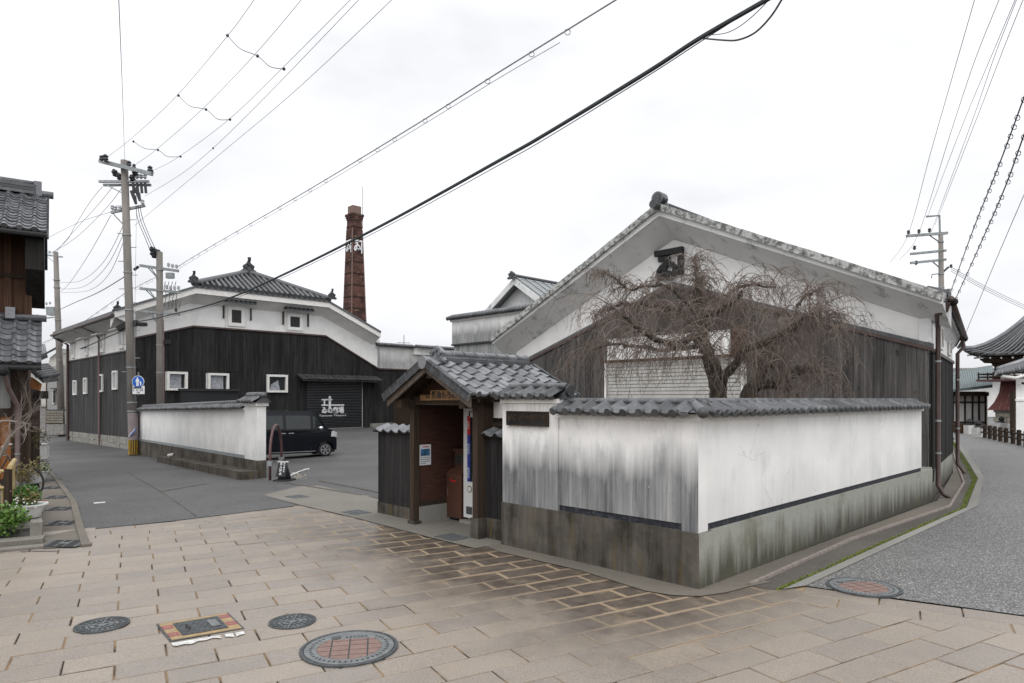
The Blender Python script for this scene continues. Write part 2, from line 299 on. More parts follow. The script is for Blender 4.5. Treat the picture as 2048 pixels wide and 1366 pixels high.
# ---------------------------------------------------------------- geometry helpers
class MB:
    def __init__(s): s.v = []; s.f = []
    def poly(s, pts):
        i = len(s.v); s.v += [V(p) for p in pts]; s.f.append(tuple(range(i, i+len(pts)))); return s
    def box8(s, lo, hi):                 # two quads with the same winding
        i = len(s.v); s.v += [V(p) for p in lo]+[V(p) for p in hi]; n = len(lo)
        s.f.append(tuple(range(i+n-1, i-1, -1))); s.f.append(tuple(range(i+n, i+2*n)))
        for k in range(n): s.f.append((i+k, i+(k+1) % n, i+n+(k+1) % n, i+n+k))
        return s
    def prism(s, pts, ext): return s.box8(pts, [V(p)+V(ext) for p in pts])
    def obox(s, o, u, v, w): o, u, v, w = V(o), V(u), V(v), V(w); return s.box8([o, o+u, o+u+v, o+v], [p+w for p in (o, o+u, o+u+v, o+v)])
    def box(s, c, d): x, y, z = d[0]/2, d[1]/2, d[2]/2; c = V(c); return s.obox(c-V((x, y, z)), (2*x, 0, 0), (0, 2*y, 0), (0, 0, 2*z))
    def ab(s, a0, a1, b0, b1, z0, z1): return s.box8([FR(a0, b0, z0), FR(a1, b0, z0), FR(a1, b1, z0), FR(a0, b1, z0)], [FR(a0, b0, z1), FR(a1, b0, z1), FR(a1, b1, z1), FR(a0, b1, z1)])
    def tube(s, pts, r, n=6, cap=True):
        pts = [V(p) for p in pts]
        if not isinstance(r, (list, tuple)): r = [r]*len(pts)
        base = len(s.v); nv = None
        for k, p in enumerate(pts):
            d = (pts[min(k+1, len(pts)-1)]-pts[max(k-1, 0)])
            d = d.normalized() if d.length > 1e-9 else V((0, 0, 1))
            if nv is None: nv = d.orthogonal().normalized()
            nv = nv-d*nv.dot(d); nv = nv.normalized() if nv.length > 1e-6 else d.orthogonal().normalized()
            bv = d.cross(nv)
            for j in range(n):
                t = 2*math.pi*j/n; s.v.append(p+(nv*math.cos(t)+bv*math.sin(t))*r[k])
        for k in range(len(pts)-1):
            for j in range(n):
                a, b = base+k*n+j, base+k*n+(j+1) % n; s.f.append((a, b, b+n, a+n))
        if cap:
            s.f.append(tuple(range(base+n-1, base-1, -1))); e = base+(len(pts)-1)*n; s.f.append(tuple(range(e, e+n)))
        return s
    def lathe(s, c, prof, n=16, axis=(0, 0, 1)):
        c = V(c); ax = V(axis).normalized(); return s.tube_prof([c+ax*h for _, h in prof], [r for r, _ in prof], n, ax)
    def tube_prof(s, pts, r, n, ax):
        base = len(s.v); nv = ax.orthogonal().normalized(); bv = ax.cross(nv)
        for k, p in enumerate(pts):
            for j in range(n):
                t = 2*math.pi*j/n; s.v.append(p+(nv*math.cos(t)+bv*math.sin(t))*max(r[k], 1e-4))
        for k in range(len(pts)-1):
            for j in range(n):
                a, b = base+k*n+j, base+k*n+(j+1) % n; s.f.append((a, b, b+n, a+n))
        s.f.append(tuple(range(base+n-1, base-1, -1))); e = base+(len(pts)-1)*n; s.f.append(tuple(range(e, e+n))); return s
    def ball(s, c, r, n=8, m=6, sq=(1, 1, 1)):
        c = V(c); base = len(s.v)
        for i in range(1, m):
            ph = math.pi*i/m
            for j in range(n):
                t = 2*math.pi*j/n; s.v.append(c+V((r*sq[0]*math.sin(ph)*math.cos(t), r*sq[1]*math.sin(ph)*math.sin(t), r*sq[2]*math.cos(ph))))
        s.v += [c+V((0, 0, r*sq[2])), c-V((0, 0, r*sq[2]))]; tp, bt = len(s.v)-2, len(s.v)-1
        for i in range(m-2):
            for j in range(n):
                a, b = base+i*n+j, base+i*n+(j+1) % n; s.f.append((a, a+n, b+n, b))
        for j in range(n):
            s.f.append((tp, base+j, base+(j+1) % n)); s.f.append((bt, base+(m-2)*n+(j+1) % n, base+(m-2)*n+j))
        return s
    def mesh(s, name, mat, off=V((0, 0, 0)), smooth=False):
        me = bpy.data.meshes.new(name); me.from_pydata([tuple(p-off) for p in s.v], [], s.f)
        bm = bmesh.new(); bm.from_mesh(me); bmesh.ops.recalc_face_normals(bm, faces=bm.faces); bm.to_mesh(me); bm.free()
        if smooth:
            for p in me.polygons: p.use_smooth = True
            if smooth != 1: me.set_sharp_from_angle(angle=smooth)
        if mat: me.materials.append(MATS[mat])
        return me
    def build(s, name, mat, parent=None, smooth=False, kind=None, label=None):
        off = wloc(parent) if parent else V((0, 0, 0))
        o = bpy.data.objects.new(name, s.mesh(name, mat, off, smooth)); COL.objects.link(o)
        if parent: o.parent = parent
        if kind: o['kind'] = kind
        if label: o['label'] = label
        return o
def wloc(o):
    p = V(o.location)
    while o.parent: o = o.parent; p += V(o.location)
    return p
def thing(name, label, cat, loc, group=None):
    o = bpy.data.objects.new(name, None); COL.objects.link(o); o.location = loc; o.empty_display_size = .2
    return tag(o, label, cat, group)
def tag(o, label, cat, group=None):
    o['label'] = label; o['category'] = cat
    if group: o['group'] = group
    return o
def inst(name, me, parent, M, kind=None):
    o = bpy.data.objects.new(name, me); COL.objects.link(o)
    if parent: o.parent = parent; M = Matrix.Translation(-wloc(parent)) @ M
    o.matrix_basis = M; return o
def basis(p, x, y, z):
    M = Matrix((x, y, z)).transposed().to_4x4(); M.translation = p; return M
def struct(o): o['kind'] = 'structure'; return o
def cells_clip(poly, x0, x1, y0, y1):
    def clip(ps, ax, lim, sgn):
        r = []
        for i in range(len(ps)):
            p, q = ps[i-1], ps[i]; ip, iq = sgn*(p[ax]-lim) >= 0, sgn*(q[ax]-lim) >= 0
            if ip != iq:
                t = (lim-p[ax])/(q[ax]-p[ax]); r.append((p[0]+t*(q[0]-p[0]), p[1]+t*(q[1]-p[1])))
            if iq: r.append(q)
        return r
    for ax, lim, sgn in ((0, x0, 1), (0, x1, -1), (1, y0, 1), (1, y1, -1)):
        if not poly: return []
        poly = clip(poly, ax, lim, sgn)
    return poly
def sheet(name, poly, mat, dz, step=1.5, kind='structure', parent=None):
    """a surface that follows the ground: the outline cut into cells, each laid on the ground height"""
    from mathutils.geometry import tessellate_polygon
    ps = [(p[0], p[1]) for p in poly]; mb = MB()
    tris = tessellate_polygon([[V((x, y, 0)) for x, y in ps]])
    for t in tris:
        tp = [ps[i] for i in t]
        xs, ys = [p[0] for p in tp], [p[1] for p in tp]
        i0, i1 = math.floor(min(xs)/step), math.ceil(max(xs)/step); j0, j1 = math.floor(min(ys)/step), math.ceil(max(ys)/step)
        flat = all(g(x, y) == 0 for x, y in tp)
        if flat: mb.poly([(x, y, dz) for x, y in tp]); continue
        for i in range(i0, i1):
            for j in range(j0, j1):
                c = cells_clip(tp, i*step, (i+1)*step, j*step, (j+1)*step)
                if len(c) > 2: mb.poly([(x, y, g(x, y)+dz) for x, y in c])
    bmv = mb.build(name, mat, parent)
    for p in bmv.data.polygons:
        if p.normal.z < 0: p.flip()
    if kind: bmv['kind'] = kind
    return bmv
def text_mesh(body, size, ext=.004, offset=0.0, space=1.0, line=1.0):
    cu = bpy.data.curves.new('lettering', 'FONT'); cu.body = body; cu.size = size; cu.align_x = 'CENTER'; cu.align_y = 'CENTER'
    cu.extrude = ext; cu.offset = offset; cu.space_character = space; cu.space_line = line; cu.resolution_u = 3
    o = bpy.data.objects.new('lettering', cu); COL.objects.link(o)
    dg = bpy.context.evaluated_depsgraph_get(); me = bpy.data.meshes.new_from_object(o.evaluated_get(dg))
    bpy.data.objects.remove(o); return me
def text(body, size, P, nrm, mat, parent, ext=.004, offset=0.0, up=Z3, space=1.0, line=1.0, sx=1.0, name='lettering', rot=0):
    me = text_mesh(body, size, ext, offset, space, line); me.materials.clear(); me.materials.append(MATS[mat])
    n = V(nrm).normalized(); r = V(up).cross(n).normalized(); u = n.cross(r)
    if rot: r, u = (r*math.cos(rot)+u*math.sin(rot)), (u*math.cos(rot)-r*math.sin(rot))
    return inst(name, me, parent, basis(V(P), r, u, n) @ Matrix.Diagonal((sx, 1, 1, 1)))
def tile_mesh(w, l, lip=.03, th=.016, roll=.03, cap=0.0, n=9, mat='tile_silver', raise_=.02):
    """one pantile: trough and roll across x, y runs down the slope, its lower end rides up on the next tile"""
    mb = MB(); hs = []
    for i in range(n):
        u = i/(n-1)
        h = -.022*math.sin(math.pi*u/.6) if u < .6 else roll*math.sin(math.pi*(u-.6)/.4)
        hs.append((u*w*1.04, h))
    for yy, zz in ((-.03, .0), (l, raise_)): mb.v += [V((x, yy, h+zz)) for x, h in hs]
    mb.v += [V((x, l+.002, h+raise_-lip)) for x, h in hs]
    mb.v += [V((x, l-th*1.4, h+raise_-lip)) for x, h in hs]
    for k in range(3):
        for i in range(n-1): a = k*n+i; mb.f.append((a, a+1, a+n+1, a+n))
    if cap:
        xc = w*.8; base = len(mb.v); m = 10
        for yy in (l-.03, l+.028):
            mb.v += [V((xc+cap*math.cos(2*math.pi*i/m), yy, raise_-.006+cap*math.sin(2*math.pi*i/m))) for i in range(m)]
        for i in range(m): mb.f.append((base+i, base+(i+1) % m, base+m+(i+1) % m, base+m+i))
        mb.f.append(tuple(range(base+m, base+2*m)))
    return mb.mesh('roof_tile', mat, smooth=.7)
def tile_field(parent, O, U, D, nu, nd, w, l, me, me_last=None, name='roof_tile', jit=.004, skip=None):
    U, D, O = V(U).normalized(), V(D).normalized(), V(O); Nn = U.cross(D)
    if Nn.z < 0: O = O+U*(nu*w); U = -U; Nn = -Nn
    for j in range(nd):
        for i in range(nu):
            if skip and skip(i, j): continue
            p = O+U*(i*w)+D*(j*l)+Nn*random.uniform(-jit, jit)
            rz = random.uniform(-.012, .012)
            inst(name, me_last if (me_last and j == nd-1) else me, parent, basis(p, U, D, Nn) @ Matrix.Rotation(rz, 4, 'Z'))
def planks(parent, P, s0, s1, w, zb, zt, nrm, mat, holes=(), name='plank', gap=.006, th=.022):
    """vertical boards, each an object; P(s, z) gives the wall point, zb/zt the bottom and top height at s"""
    nrm = V(nrm); n = max(1, round((s1-s0)/w)); w = (s1-s0)/n
    for i in range(n):
        x0, x1 = s0+i*w+gap/2, s0+(i+1)*w-gap/2; xm = (x0+x1)/2
        segs = [(zb(x0), zb(x1), zt(x0), zt(x1))]
        for h0, h1, hz0, hz1 in holes:
            if h0 < xm < h1:
                ns = []
                for a0, a1, c0, c1 in segs:
                    if hz0 > max(a0, a1)+.02 and hz0 < min(c0, c1): ns.append((a0, a1, hz0, hz0))
                    if hz1 < min(c0, c1)-.02 and hz1 > max(a0, a1)-.3: ns.append((hz1, hz1, c0, c1))
                    if hz0 >= min(c0, c1) or hz1 <= max(a0, a1)-.3: ns.append((a0, a1, c0, c1))
                segs = ns
        d = nrm*random.uniform(-.004, .006)
        for a0, a1, c0, c1 in segs:
            q = [P(x0, a0)+d, P(x1, a1)+d, P(x1, c1)+d, P(x0, c0)+d]
            MB().prism(q, nrm*th).build(name, mat, parent)
def slab(mb, P, nrm, s0, s1, z0, z1, d0, d1):
    nrm = V(nrm); q = [P(s0, z0), P(s1, z0), P(s1, z1), P(s0, z1)]; return mb.box8([p+nrm*d0 for p in q], [p+nrm*d1 for p in q])
def framed_window(parent, P, nrm, s0, s1, z0, z1, fw, proud, frame_mat, pane_mat, recess=.12, bars=0, barmat='lattice_dark'):
    mb = MB()
    for a in ((s0, s1, z0, z0+fw), (s0, s1, z1-fw, z1), (s0, s0+fw, z0+fw, z1-fw), (s1-fw, s1, z0+fw, z1-fw)): slab(mb, P, nrm, *a, -recess, proud)
    fr = mb.build('window', frame_mat, parent)
    slab(MB(), P, nrm, s0+fw, s1-fw, z0+fw, z1-fw, -recess-.02, -recess+.02).build('pane', pane_mat, fr)
    if bars:
        for i in range(1, bars):
            s = s0+fw+(s1-s0-2*fw)*i/bars; slab(MB(), P, nrm, s-.02, s+.02, z0+fw, z1-fw, -recess+.025, -recess+.05).build('bar', barmat, fr)
            z = z0+fw+(z1-z0-2*fw)*i/bars; slab(MB(), P, nrm, s0+fw, s1-fw, z-.015, z+.015, -recess+.052, -recess+.065).build('bar', barmat, fr)
    return fr
def smooth_px(pts, n=8):
    r = []
    for i in range(len(pts)-1):
        p0, p1, p2, p3 = pts[max(i-1, 0)], pts[i], pts[i+1], pts[min(i+2, len(pts)-1)]
        for k in range(n):
            t = k/n
            r.append(tuple(.5*((2*p1[c])+(-p0[c]+p2[c])*t+(2*p0[c]-5*p1[c]+4*p2[c]-p3[c])*t*t+(-p0[c]+3*p1[c]-3*p2[c]+p3[c])*t**3) for c in range(len(p1))))
    r.append(tuple(pts[-1])); return r
def span(pts, Y0, Y1, n=8):
    """a hanging wire: it keeps to the vertical plane between its two ends (Y0, Y1 the ends' distances)"""
    k0, k1 = (pts[0][0]-1024)/F, (pts[-1][0]-1024)/F; X0, X1 = k0*Y0, k1*Y1; r = []
    for px, py in smooth_px(pts, n):
        k = (px-1024)/F; den = (X1-X0)-k*(Y1-Y0)
        t = (k*Y0-X0)/den if abs(den) > 1e-6 else 0
        r.append(at(px, py, Y0+t*(Y1-Y0)))
    return r
# ---------------------------------------------------------------- ground
lines = [-600, -250, -120]+list(range(-75, 76, 3))+[120, 250, 600]
mb = MB(); nl = len(lines)
for y in lines:
    for x in lines: mb.v.append(V((x, y, g(x, y)-.07 if abs(x) < 100 and abs(y) < 100 else -.5-.004*max(0, toab(x, y)[0]))))
for j in range(nl-1):
    for i in range(nl-1): a = j*nl+i; mb.f.append((a, a+1, a+nl+1, a+nl))
struct(mb.build('ground', 'earth'))
W2 = lambda *ps: [gp(*p) for p in ps]
sheet('lane', W2((161, 1061), (350, 1042), (600, 1011)) + [FR(6.6, .3), FR(3.2, .5), FR(2.6, .3), FR(11, 9.4), FR(11, 62), FR(75, 62), FR(78, -9)]
      + W2((60, 893), (82, 926), (99, 942), (128, 979), (146, 1003)), 'asphalt_lane', .006)
base_px = [(1395, 1180), (1640, 1088), (1875, 1002), (1906, 945), (1903, 900)]
kerb_px = [(1500, 1172), (1700, 1082), (1900, 1014), (1928, 967), (1912, 925), (1902, 888)]
mosl_px = [(1548, 1180), (1740, 1095), (1918, 1018), (1944, 960), (1919, 914), (1903, 885)]
mosr_px = [(1566, 1180), (1760, 1092), (1934, 1015), (1956, 957), (1927, 910), (1907, 882)]
edge_px = [(1612, 1173), (1790, 1090), (1955, 1013), (1968, 955), (1936, 906), (1910, 878)]
sheet('road', W2(*edge_px)+W2((1893, 866)) + [V((10, 70, 0)), V((70, 75, 0)), V((70, 8, 0)), V((8, 5.6, 0))]+W2((2048, 1232)), 'asphalt_road', .006)
sheet('footway', W2(*base_px)+W2(*kerb_px[::-1]), 'concrete_gutter', .008)
sheet('gutter', W2(*kerb_px)+W2(*mosl_px[::-1]), 'channel_dark', .004)
sheet('moss_strip', W2(*mosl_px)+W2(*mosr_px[::-1]), 'earth', .006)
sheet('kerb', W2(*mosr_px)+W2(*edge_px[::-1]), 'concrete_kerb', .012)
mb = MB(); kp = W2(*kerb_px)
for p, q in zip(kp, kp[1:]):
    n = V((-(q-p).y, (q-p).x, 0)).normalized()*.02
    mb.box8([p-n, q-n, q+n, p+n], [v+Z3*.035 for v in (p-n, q-n, q+n, p+n)])
struct(mb.build('kerb_edging', 'kerb_pink'))
# moss growing in the channel
mb = MB(); ml, mr_ = W2(*mosl_px), W2(*mosr_px)
for k in range(len(ml)-1):
    L_ = (ml[k+1]-ml[k]).length
    for _ in range(int(330*L_)):
        t, s = random.random(), random.gauss(.5, .24); p = (ml[k]*(1-t)+ml[k+1]*t)*(1-s)+(mr_[k]*(1-t)+mr_[k+1]*t)*s
        if math.sin(p.x*5.1)+math.sin(p.y*3.7+1)+random.uniform(-2.2, 1.2) < -1.4: continue
        an = random.uniform(0, 6.28); h = random.uniform(.006, .025); r = random.uniform(.012, .03)
        d = V((math.cos(an), math.sin(an), 0))*r; e = V((-d.y, d.x, 0))*.6
        mb.poly([p-d*.4+e, p-d*.4-e, p+d+Z3*h]); mb.poly([p-e, p+e+d*.3, p-d*.2+Z3*h])
tag(mb.build('moss', 'moss', kind='stuff'), 'bright green moss and weeds growing in the roadside channel', 'moss')
sheet('wall_footing', W2((940, 1080), (1000, 1105), (1160, 1142), (1290, 1183), (1345, 1192), (1400, 1194), (1455, 1186), (1500, 1174), (1545, 1165))+[FR(.05, .6), FR(.1, .1), FR(3.6, .1)], 'concrete_gutter', .010)
sheet('yard', [FR(.25, .3), FR(2.9, .35), FR(3.3, 2.0), FR(6.5, 3), FR(11, 9.2), FR(.25, 9.0)], 'yard_bounce_pale', .009)  # unseen pale ground, added to bounce light up to the gable soffit
sheet('gate_apron', W2((525, 991), (600, 1011), (700, 1034), (860, 1076), (950, 1098))+[FR(2.95, .05), FR(3.0, 1.8), FR(5.2, 1.8), FR(6.5, .9)]+W2((770, 1000), (690, 984), (640, 972), (600, 973)), 'concrete_apron', .012)
mb = MB()
for pts in ([(575, 967), (680, 984), (770, 1001)], [(640, 963), (720, 978), (775, 990)]):
    P = W2(*pts)
    for p, q in zip(P, P[1:]):
        n = V((-(q-p).y, (q-p).x, 0)).normalized()*.04; mb.box8([v+Z3*.004 for v in (p-n, q-n, q+n, p+n)], [v+Z3*.02 for v in (p-n, q-n, q+n, p+n)])
struct(mb.build('drain_line', 'channel_dark'))
# ---------------------------------------------------------------- granite paving, stone by stone
CD, CP = V((.866, .5, 0)), V((-.5, .866, 0))
region = [V((-10, 3, 0)), V((8, 3, 0)), V((8.5, 6.9, 0))]+W2((2048, 1232), (1612, 1173), (1660, 1148), (1500, 1165), (1400, 1186), (1290, 1178), (1160, 1142), (1000, 1107), (860, 1076), (700, 1034), (600, 1011), (350, 1042), (161, 1061), (172, 1093), (86, 1100), (0, 1114))+[V((-11, 8.6, 0))]
def inside(p, poly):
    c = False
    for i in range(len(poly)):
        a, b = poly[i-1], poly[i]
        if (a.y > p.y) != (b.y > p.y) and p.x < (b.x-a.x)*(p.y-a.y)/(b.y-a.y)+a.x: c = not c
    return c
borders = [W2((165, 1060), (350, 1042), (604, 1010)), W2((1612, 1173), (2048, 1232))+[V((9, 7.2, 0))]]
def near_line(p, ls, d):
    for a, b in zip(ls, ls[1:]):
        t = max(0, min(1, (p-a).dot(b-a)/(b-a).length_squared))
        if (a+(b-a)*t-p).length < d: return True
def stone(l, w, c=.006):
    mb = MB(); x, y = l/2, w/2
    for xx, yy, z in ((x, y, -.045), (x, y, -c), (x-c, y-c, 0)): mb.v += [V((-xx, -yy, z)), V((xx, -yy, z)), V((xx, yy, z)), V((-xx, yy, z))]
    for k in (0, 4): mb.f += [(k+i, k+(i+1) % 4, k+4+(i+1) % 4, k+4+i) for i in range(4)]
    mb.f.append((8, 9, 10, 11)); me = mb.mesh('paver', 'granite_paver'); uvl = me.uv_layers.new(name='UVMap')
    for lp in me.loops: co_ = me.vertices[lp.vertex_index].co; uvl.data[lp.index].uv = (co_.x/l+.5, co_.y/w+.5)
    return me
pav = sheet('paved_square', [p+V((0, 0, 0)) for p in region], 'joint_sand', -.007, kind='structure')
st_m = stone(PL-.011, PW-.011); spots = []
for r in range(-22, 34):
    for k in range(-26, 30):
        s = 3.65+k*PL+(PL/2 if r % 2 else 0)+PL/2+ .018*math.sin(r*7.3); t = 3.375+r*PW+PW/2
        c = CD*s+CP*t; cs = [c+CD*x*PL*.5+CP*y*PW*.5 for x in (-1, 1) for y in (-1, 1)]
        if not any(inside(q, region) for q in cs) : continue
        cut = None
        for bl in borders:
            for a_, b_ in zip(bl, bl[1:]):
                d = (b_-a_).normalized(); n = V((d.y, -d.x, 0)); n = n if n.y < 0 else -n; u = (c-a_).dot(d)
                if -.05 <= u < (b_-a_).length+.05 and min((q-a_).dot(n) for q in cs) < .612: cut = (a_, n)
        spots.append((c, CD, CP, 0, cut))
for bl in borders:
    for a, b in zip(bl, bl[1:]):
        d = (b-a).normalized(); n = V((d.y, -d.x, 0)); n = n if n.y < 0 else -n
        for row in (0, 1):
            m = int((b-a).length/PL)+1
            for k in range(-row, m):
                c = a+d*(PL*(k+.5*row)+PL/2)+n*(PW*(row+.5)+.01); spots.append((c, d, -n, .0, None))
vis = lambda c: c.y > 4.2 and abs(c.x/c.y) < .85
spots.sort(key=lambda q: (not vis(q[0]), (q[0]-V((0, 0, 2))).length))
rest = MB(); extra = []
for i, (c, d, n, dz, cut) in enumerate(spots):
    ang = math.atan2(d.y, d.x)+random.uniform(-.004, .004)
    M = Matrix.Translation(c+Z3*(dz+random.uniform(-.0035, .0035))) @ Matrix.Rotation(ang, 4, 'Z') @ Matrix.Rotation(random.uniform(-.007, .007), 4, 'X') @ Matrix.Rotation(random.uniform(-.004, .004), 4, 'Y')
    me_ = st_m
    if cut:                                # a stone trimmed to the border course
        sh_ = [M @ V((x*(PL-.011)/2, y*(PW-.011)/2, 0)) for x, y in ((-1, -1), (1, -1), (1, 1), (-1, 1))]; o_ = []
        for k in range(4):
            p, q = sh_[k-1], sh_[k]; fp, fq = (p-cut[0]).dot(cut[1])-.612, (q-cut[0]).dot(cut[1])-.612
            if (fp > 0) != (fq > 0): o_.append(p.lerp(q, fp/(fp-fq)))
            if fq > 0: o_.append(q)
        if len(o_) < 3: continue
        Mi = M.inverted(); me_ = MB().prism([Mi @ p-V((0, 0, .045)) for p in o_], (0, 0, .045)).mesh('paver', 'granite_paver'); ul = me_.uv_layers.new(name='UVMap')
        for lp in me_.loops: co_ = me_.vertices[lp.vertex_index].co; ul.data[lp.index].uv = (co_.x/PL+.5, co_.y/PW+.5)
    if i < 300: inst('paver', me_, pav, M)
    elif cut: extra.append((me_, M))
    else:
        k = len(rest.v); rest.v += [M @ v.co for v in st_m.vertices]; rest.f += [tuple(k+j for j in p.vertices) for p in st_m.polygons]
ro = rest.build('paver', 'granite_paver', pav, kind='stuff'); uvl = ro.data.uv_layers.new(name='UVMap')
for me_, M in extra:
    o_ = inst('paver', me_, pav, M)
for lp in ro.data.loops: co_ = st_m.vertices[lp.vertex_index % 12].co; uvl.data[lp.index].uv = (co_.x/(PL-.011)+.5, co_.y/(PW-.011)+.5)
# ---------------------------------------------------------------- iron covers in the paving
def ring(c, r0, r1, z0, z1, n=40, ax=None):
    mb = MB(); c = V(c)
    for k in range(n):
        t = 2*math.pi*k/n; d = V((math.cos(t), math.sin(t), 0)); mb.v += [c+d*r0+Z3*z0, c+d*r1+Z3*z0, c+d*r1+Z3*z1, c+d*r0+Z3*z1]
    for k in range(n):
        a, b = 4*k, 4*((k+1) % n)
        for j in range(4): mb.f.append((a+j, a+(j+1) % 4, b+(j+1) % 4, b+j))
    return mb
def disc(c, r, z0, z1, n=40):
    q = [V(c)+V((math.cos(2*math.pi*k/n)*r, math.sin(2*math.pi*k/n)*r, z0)) for k in range(n)]; return MB().prism(q, Z3*(z1-z0))
def clipcircle(q, r, n=32):
    for k in range(n):
        t = 2*math.pi*k/n; d = (math.cos(t), math.sin(t)); out_ = []
        for i in range(len(q)):
            a, b = q[i-1], q[i]; fa, fb = r-a[0]*d[0]-a[1]*d[1], r-b[0]*d[0]-b[1]*d[1]
            if (fa >= 0) != (fb >= 0): u = fa/(fa-fb); out_.append((a[0]+u*(b[0]-a[0]), a[1]+u*(b[1]-a[1])))
            if fb >= 0: out_.append(b)
        q = out_
        if not q: break
    return q
def brick_cover(px, py, R, label, ang, zb=.0):
    c = gp(px, py); t = thing('manhole_cover', label, 'manhole cover', c, 'manhole covers inlaid with bricks')
    c = c+Z3*zb
    ring(c, R*.93, R, -.02, .013).build('frame', 'iron', t); ring(c, R*.86, R*.905, -.02, .014).build('inner_frame', 'iron_light', t)
    disc(c, R*.93, -.02, .006).build('bed', 'iron', t)
    ring(c, R*.66, R*.86, -.02, .013).build('lid', 'iron_light', t)
    ex, ey = V((math.cos(ang), math.sin(ang), 0)), V((-math.sin(ang), math.cos(ang), 0))
    bw, bh = R*.37, R*.26
    for i in range(-3, 4):
        for j in range(-3, 4):
            x, y = i*bw, (j+.4)*bh; h = .006
            if y > R*.45: continue
            q = clipcircle([(x+h, y+h), (x+bw-h, y+h), (x+bw-h, y+bh-h), (x+h, y+bh-h)], R*.65)
            if len(q) < 3: continue
            MB().prism([c+ex*u+ey*v+Z3*.004 for u, v in q], Z3*.009).build('brick', 'brick_red', t)
    hm = MB()
    for k in range(44):
        a = 2*math.pi*k/44
        if abs(math.sin((a-math.pi/2-ang)/2)) < .36: continue
        d = V((math.cos(a), math.sin(a), 0)); e = V((-d.y, d.x, 0)); o = c+d*R*.75-e*R*.018+Z3*.0125
        hm.obox(o, d*R*.06, e*R*.036, Z3*.002)
    hm.build('vent_hole', 'rubber', t, kind='stuff')
    q = [(u*R, v*R) for u, v in ((-.62, .47), (.62, .47), (.5, .7), (-.5, .7))]
    MB().prism([c+ex*u+ey*v+Z3*.006 for u, v in clipcircle(q, R*.66)], Z3*.008).build('plate', 'iron_light', t)
    disc(c+ey*R*.57-ex*R*.3, R*.11, .012, .0155, 16).build('badge', 'iron', t)
    for k in range(6): MB().obox(c+ey*R*.52+ex*R*(-.1+.08*k)+Z3*.013, ex*R*.05, ey*R*.1, Z3*.0025).build('raised_mark', 'iron', t)
def iron_cover(px, py, R, label, ang):
    c = gp(px, py); t = thing('valve_cover', label, 'manhole cover', c, 'round cast iron covers')
    ring(c, R*.93, R, -.02, .012).build('frame', 'iron', t); disc(c, R*.93, -.02, .007).build('lid', 'iron_light', t)
    mb = MB()
    for rr, n in ((.84, 34), (.66, 22)):
        for k in range(n):
            a = 2*math.pi*k/n+ang; d = V((math.cos(a), math.sin(a), 0)); e = V((-d.y, d.x, 0)); mb.obox(c+d*R*(rr-.07)-e*R*.05+Z3*.005, d*R*.14, e*R*.09, Z3*.0075)
    mb.build('rib', 'iron', t, kind='stuff')
    for rr in (.5, .28): ring(c, R*(rr-.05), R*rr, .004, .013, 24).build('raised_ring', 'iron', t)
    for k in range(4):
        a = ang+k*math.pi/2; d = V((math.cos(a), math.sin(a), 0)); e = V((-d.y, d.x, 0)); MB().obox(c+d*R*.12-e*R*.025+Z3*.005, d*R*.78, e*R*.05, Z3*.009).build('spoke', 'iron_light', t)
brick_cover(699, 1297, .385, 'large round manhole cover inlaid with pink bricks, set in the granite paving', .2)
brick_cover(1727, 1176, .36, 'round brick-inlaid manhole cover at the edge of the pale speckled road', .35, .004)
iron_cover(204, 1251, .215, 'round ribbed iron cover left of the yellow-framed hatch', .3)
iron_cover(585, 1244, .205, 'round ribbed iron cover between the yellow-framed hatch and the brick-inlaid cover', .1)
hc = W2((312, 1250), (456, 1226), (489, 1258), (340, 1284)); hp = lambda u, v: (hc[0]*(1-u)+hc[1]*u)*(1-v)+(hc[3]*(1-u)+hc[2]*u)*v
t = thing('hydrant_hatch', 'rectangular iron hatch with a yellow and red painted frame', 'hatch', hp(.5, .5))
def hq(name, u0, u1, v0, v1, z0, z1, m, par=None): return MB().prism([hp(u, v)+Z3*z0 for u, v in ((u0, v0), (u1, v0), (u1, v1), (u0, v1))], Z3*(z1-z0)).build(name, m, par or t)
hq('frame', 0, 1, 0, 1, -.02, .006, 'iron')
hq('border', .03, .97, .03, .97, .006, .010, 'hatch_yellow')
for u, v in ((.03, .2), (.03, .62), (.83, .12), (.83, .55)):
    pt = hq('red_patch', u, u+.14, v, v+.2, .010, .012, 'paint_red')
    for k in range(3): hq('pale_mark', u+.03+.03*k, u+.04+.03*k, v+.07, v+.13, .012, .0128, 'hatch_yellow', pt)
lid = hq('lid', .19, .81, .16, .86, .010, .016, 'iron')
mb = MB()
for i in range(16):
    for j in range(7):
        if (i+j) % 2: mb.prism([hp(.2+i*.0375, .18+j*.095)+Z3*.016, hp(.2+i*.0375+.033, .18+j*.095)+Z3*.016, hp(.2+i*.0375+.033, .18+j*.095+.07)+Z3*.016, hp(.2+i*.0375, .18+j*.095+.07)+Z3*.016], Z3*.003)
mb.build('tread', 'iron', lid, kind='stuff')
hq('keyhole', .3, .36, .46, .56, .019, .0215, 'rubber'); hq('keyhole', .315, .345, .38, .64, .0215, .0225, 'rubber'); hq('name_plate', .62, .74, .34, .7, .019, .0225, 'iron_light')
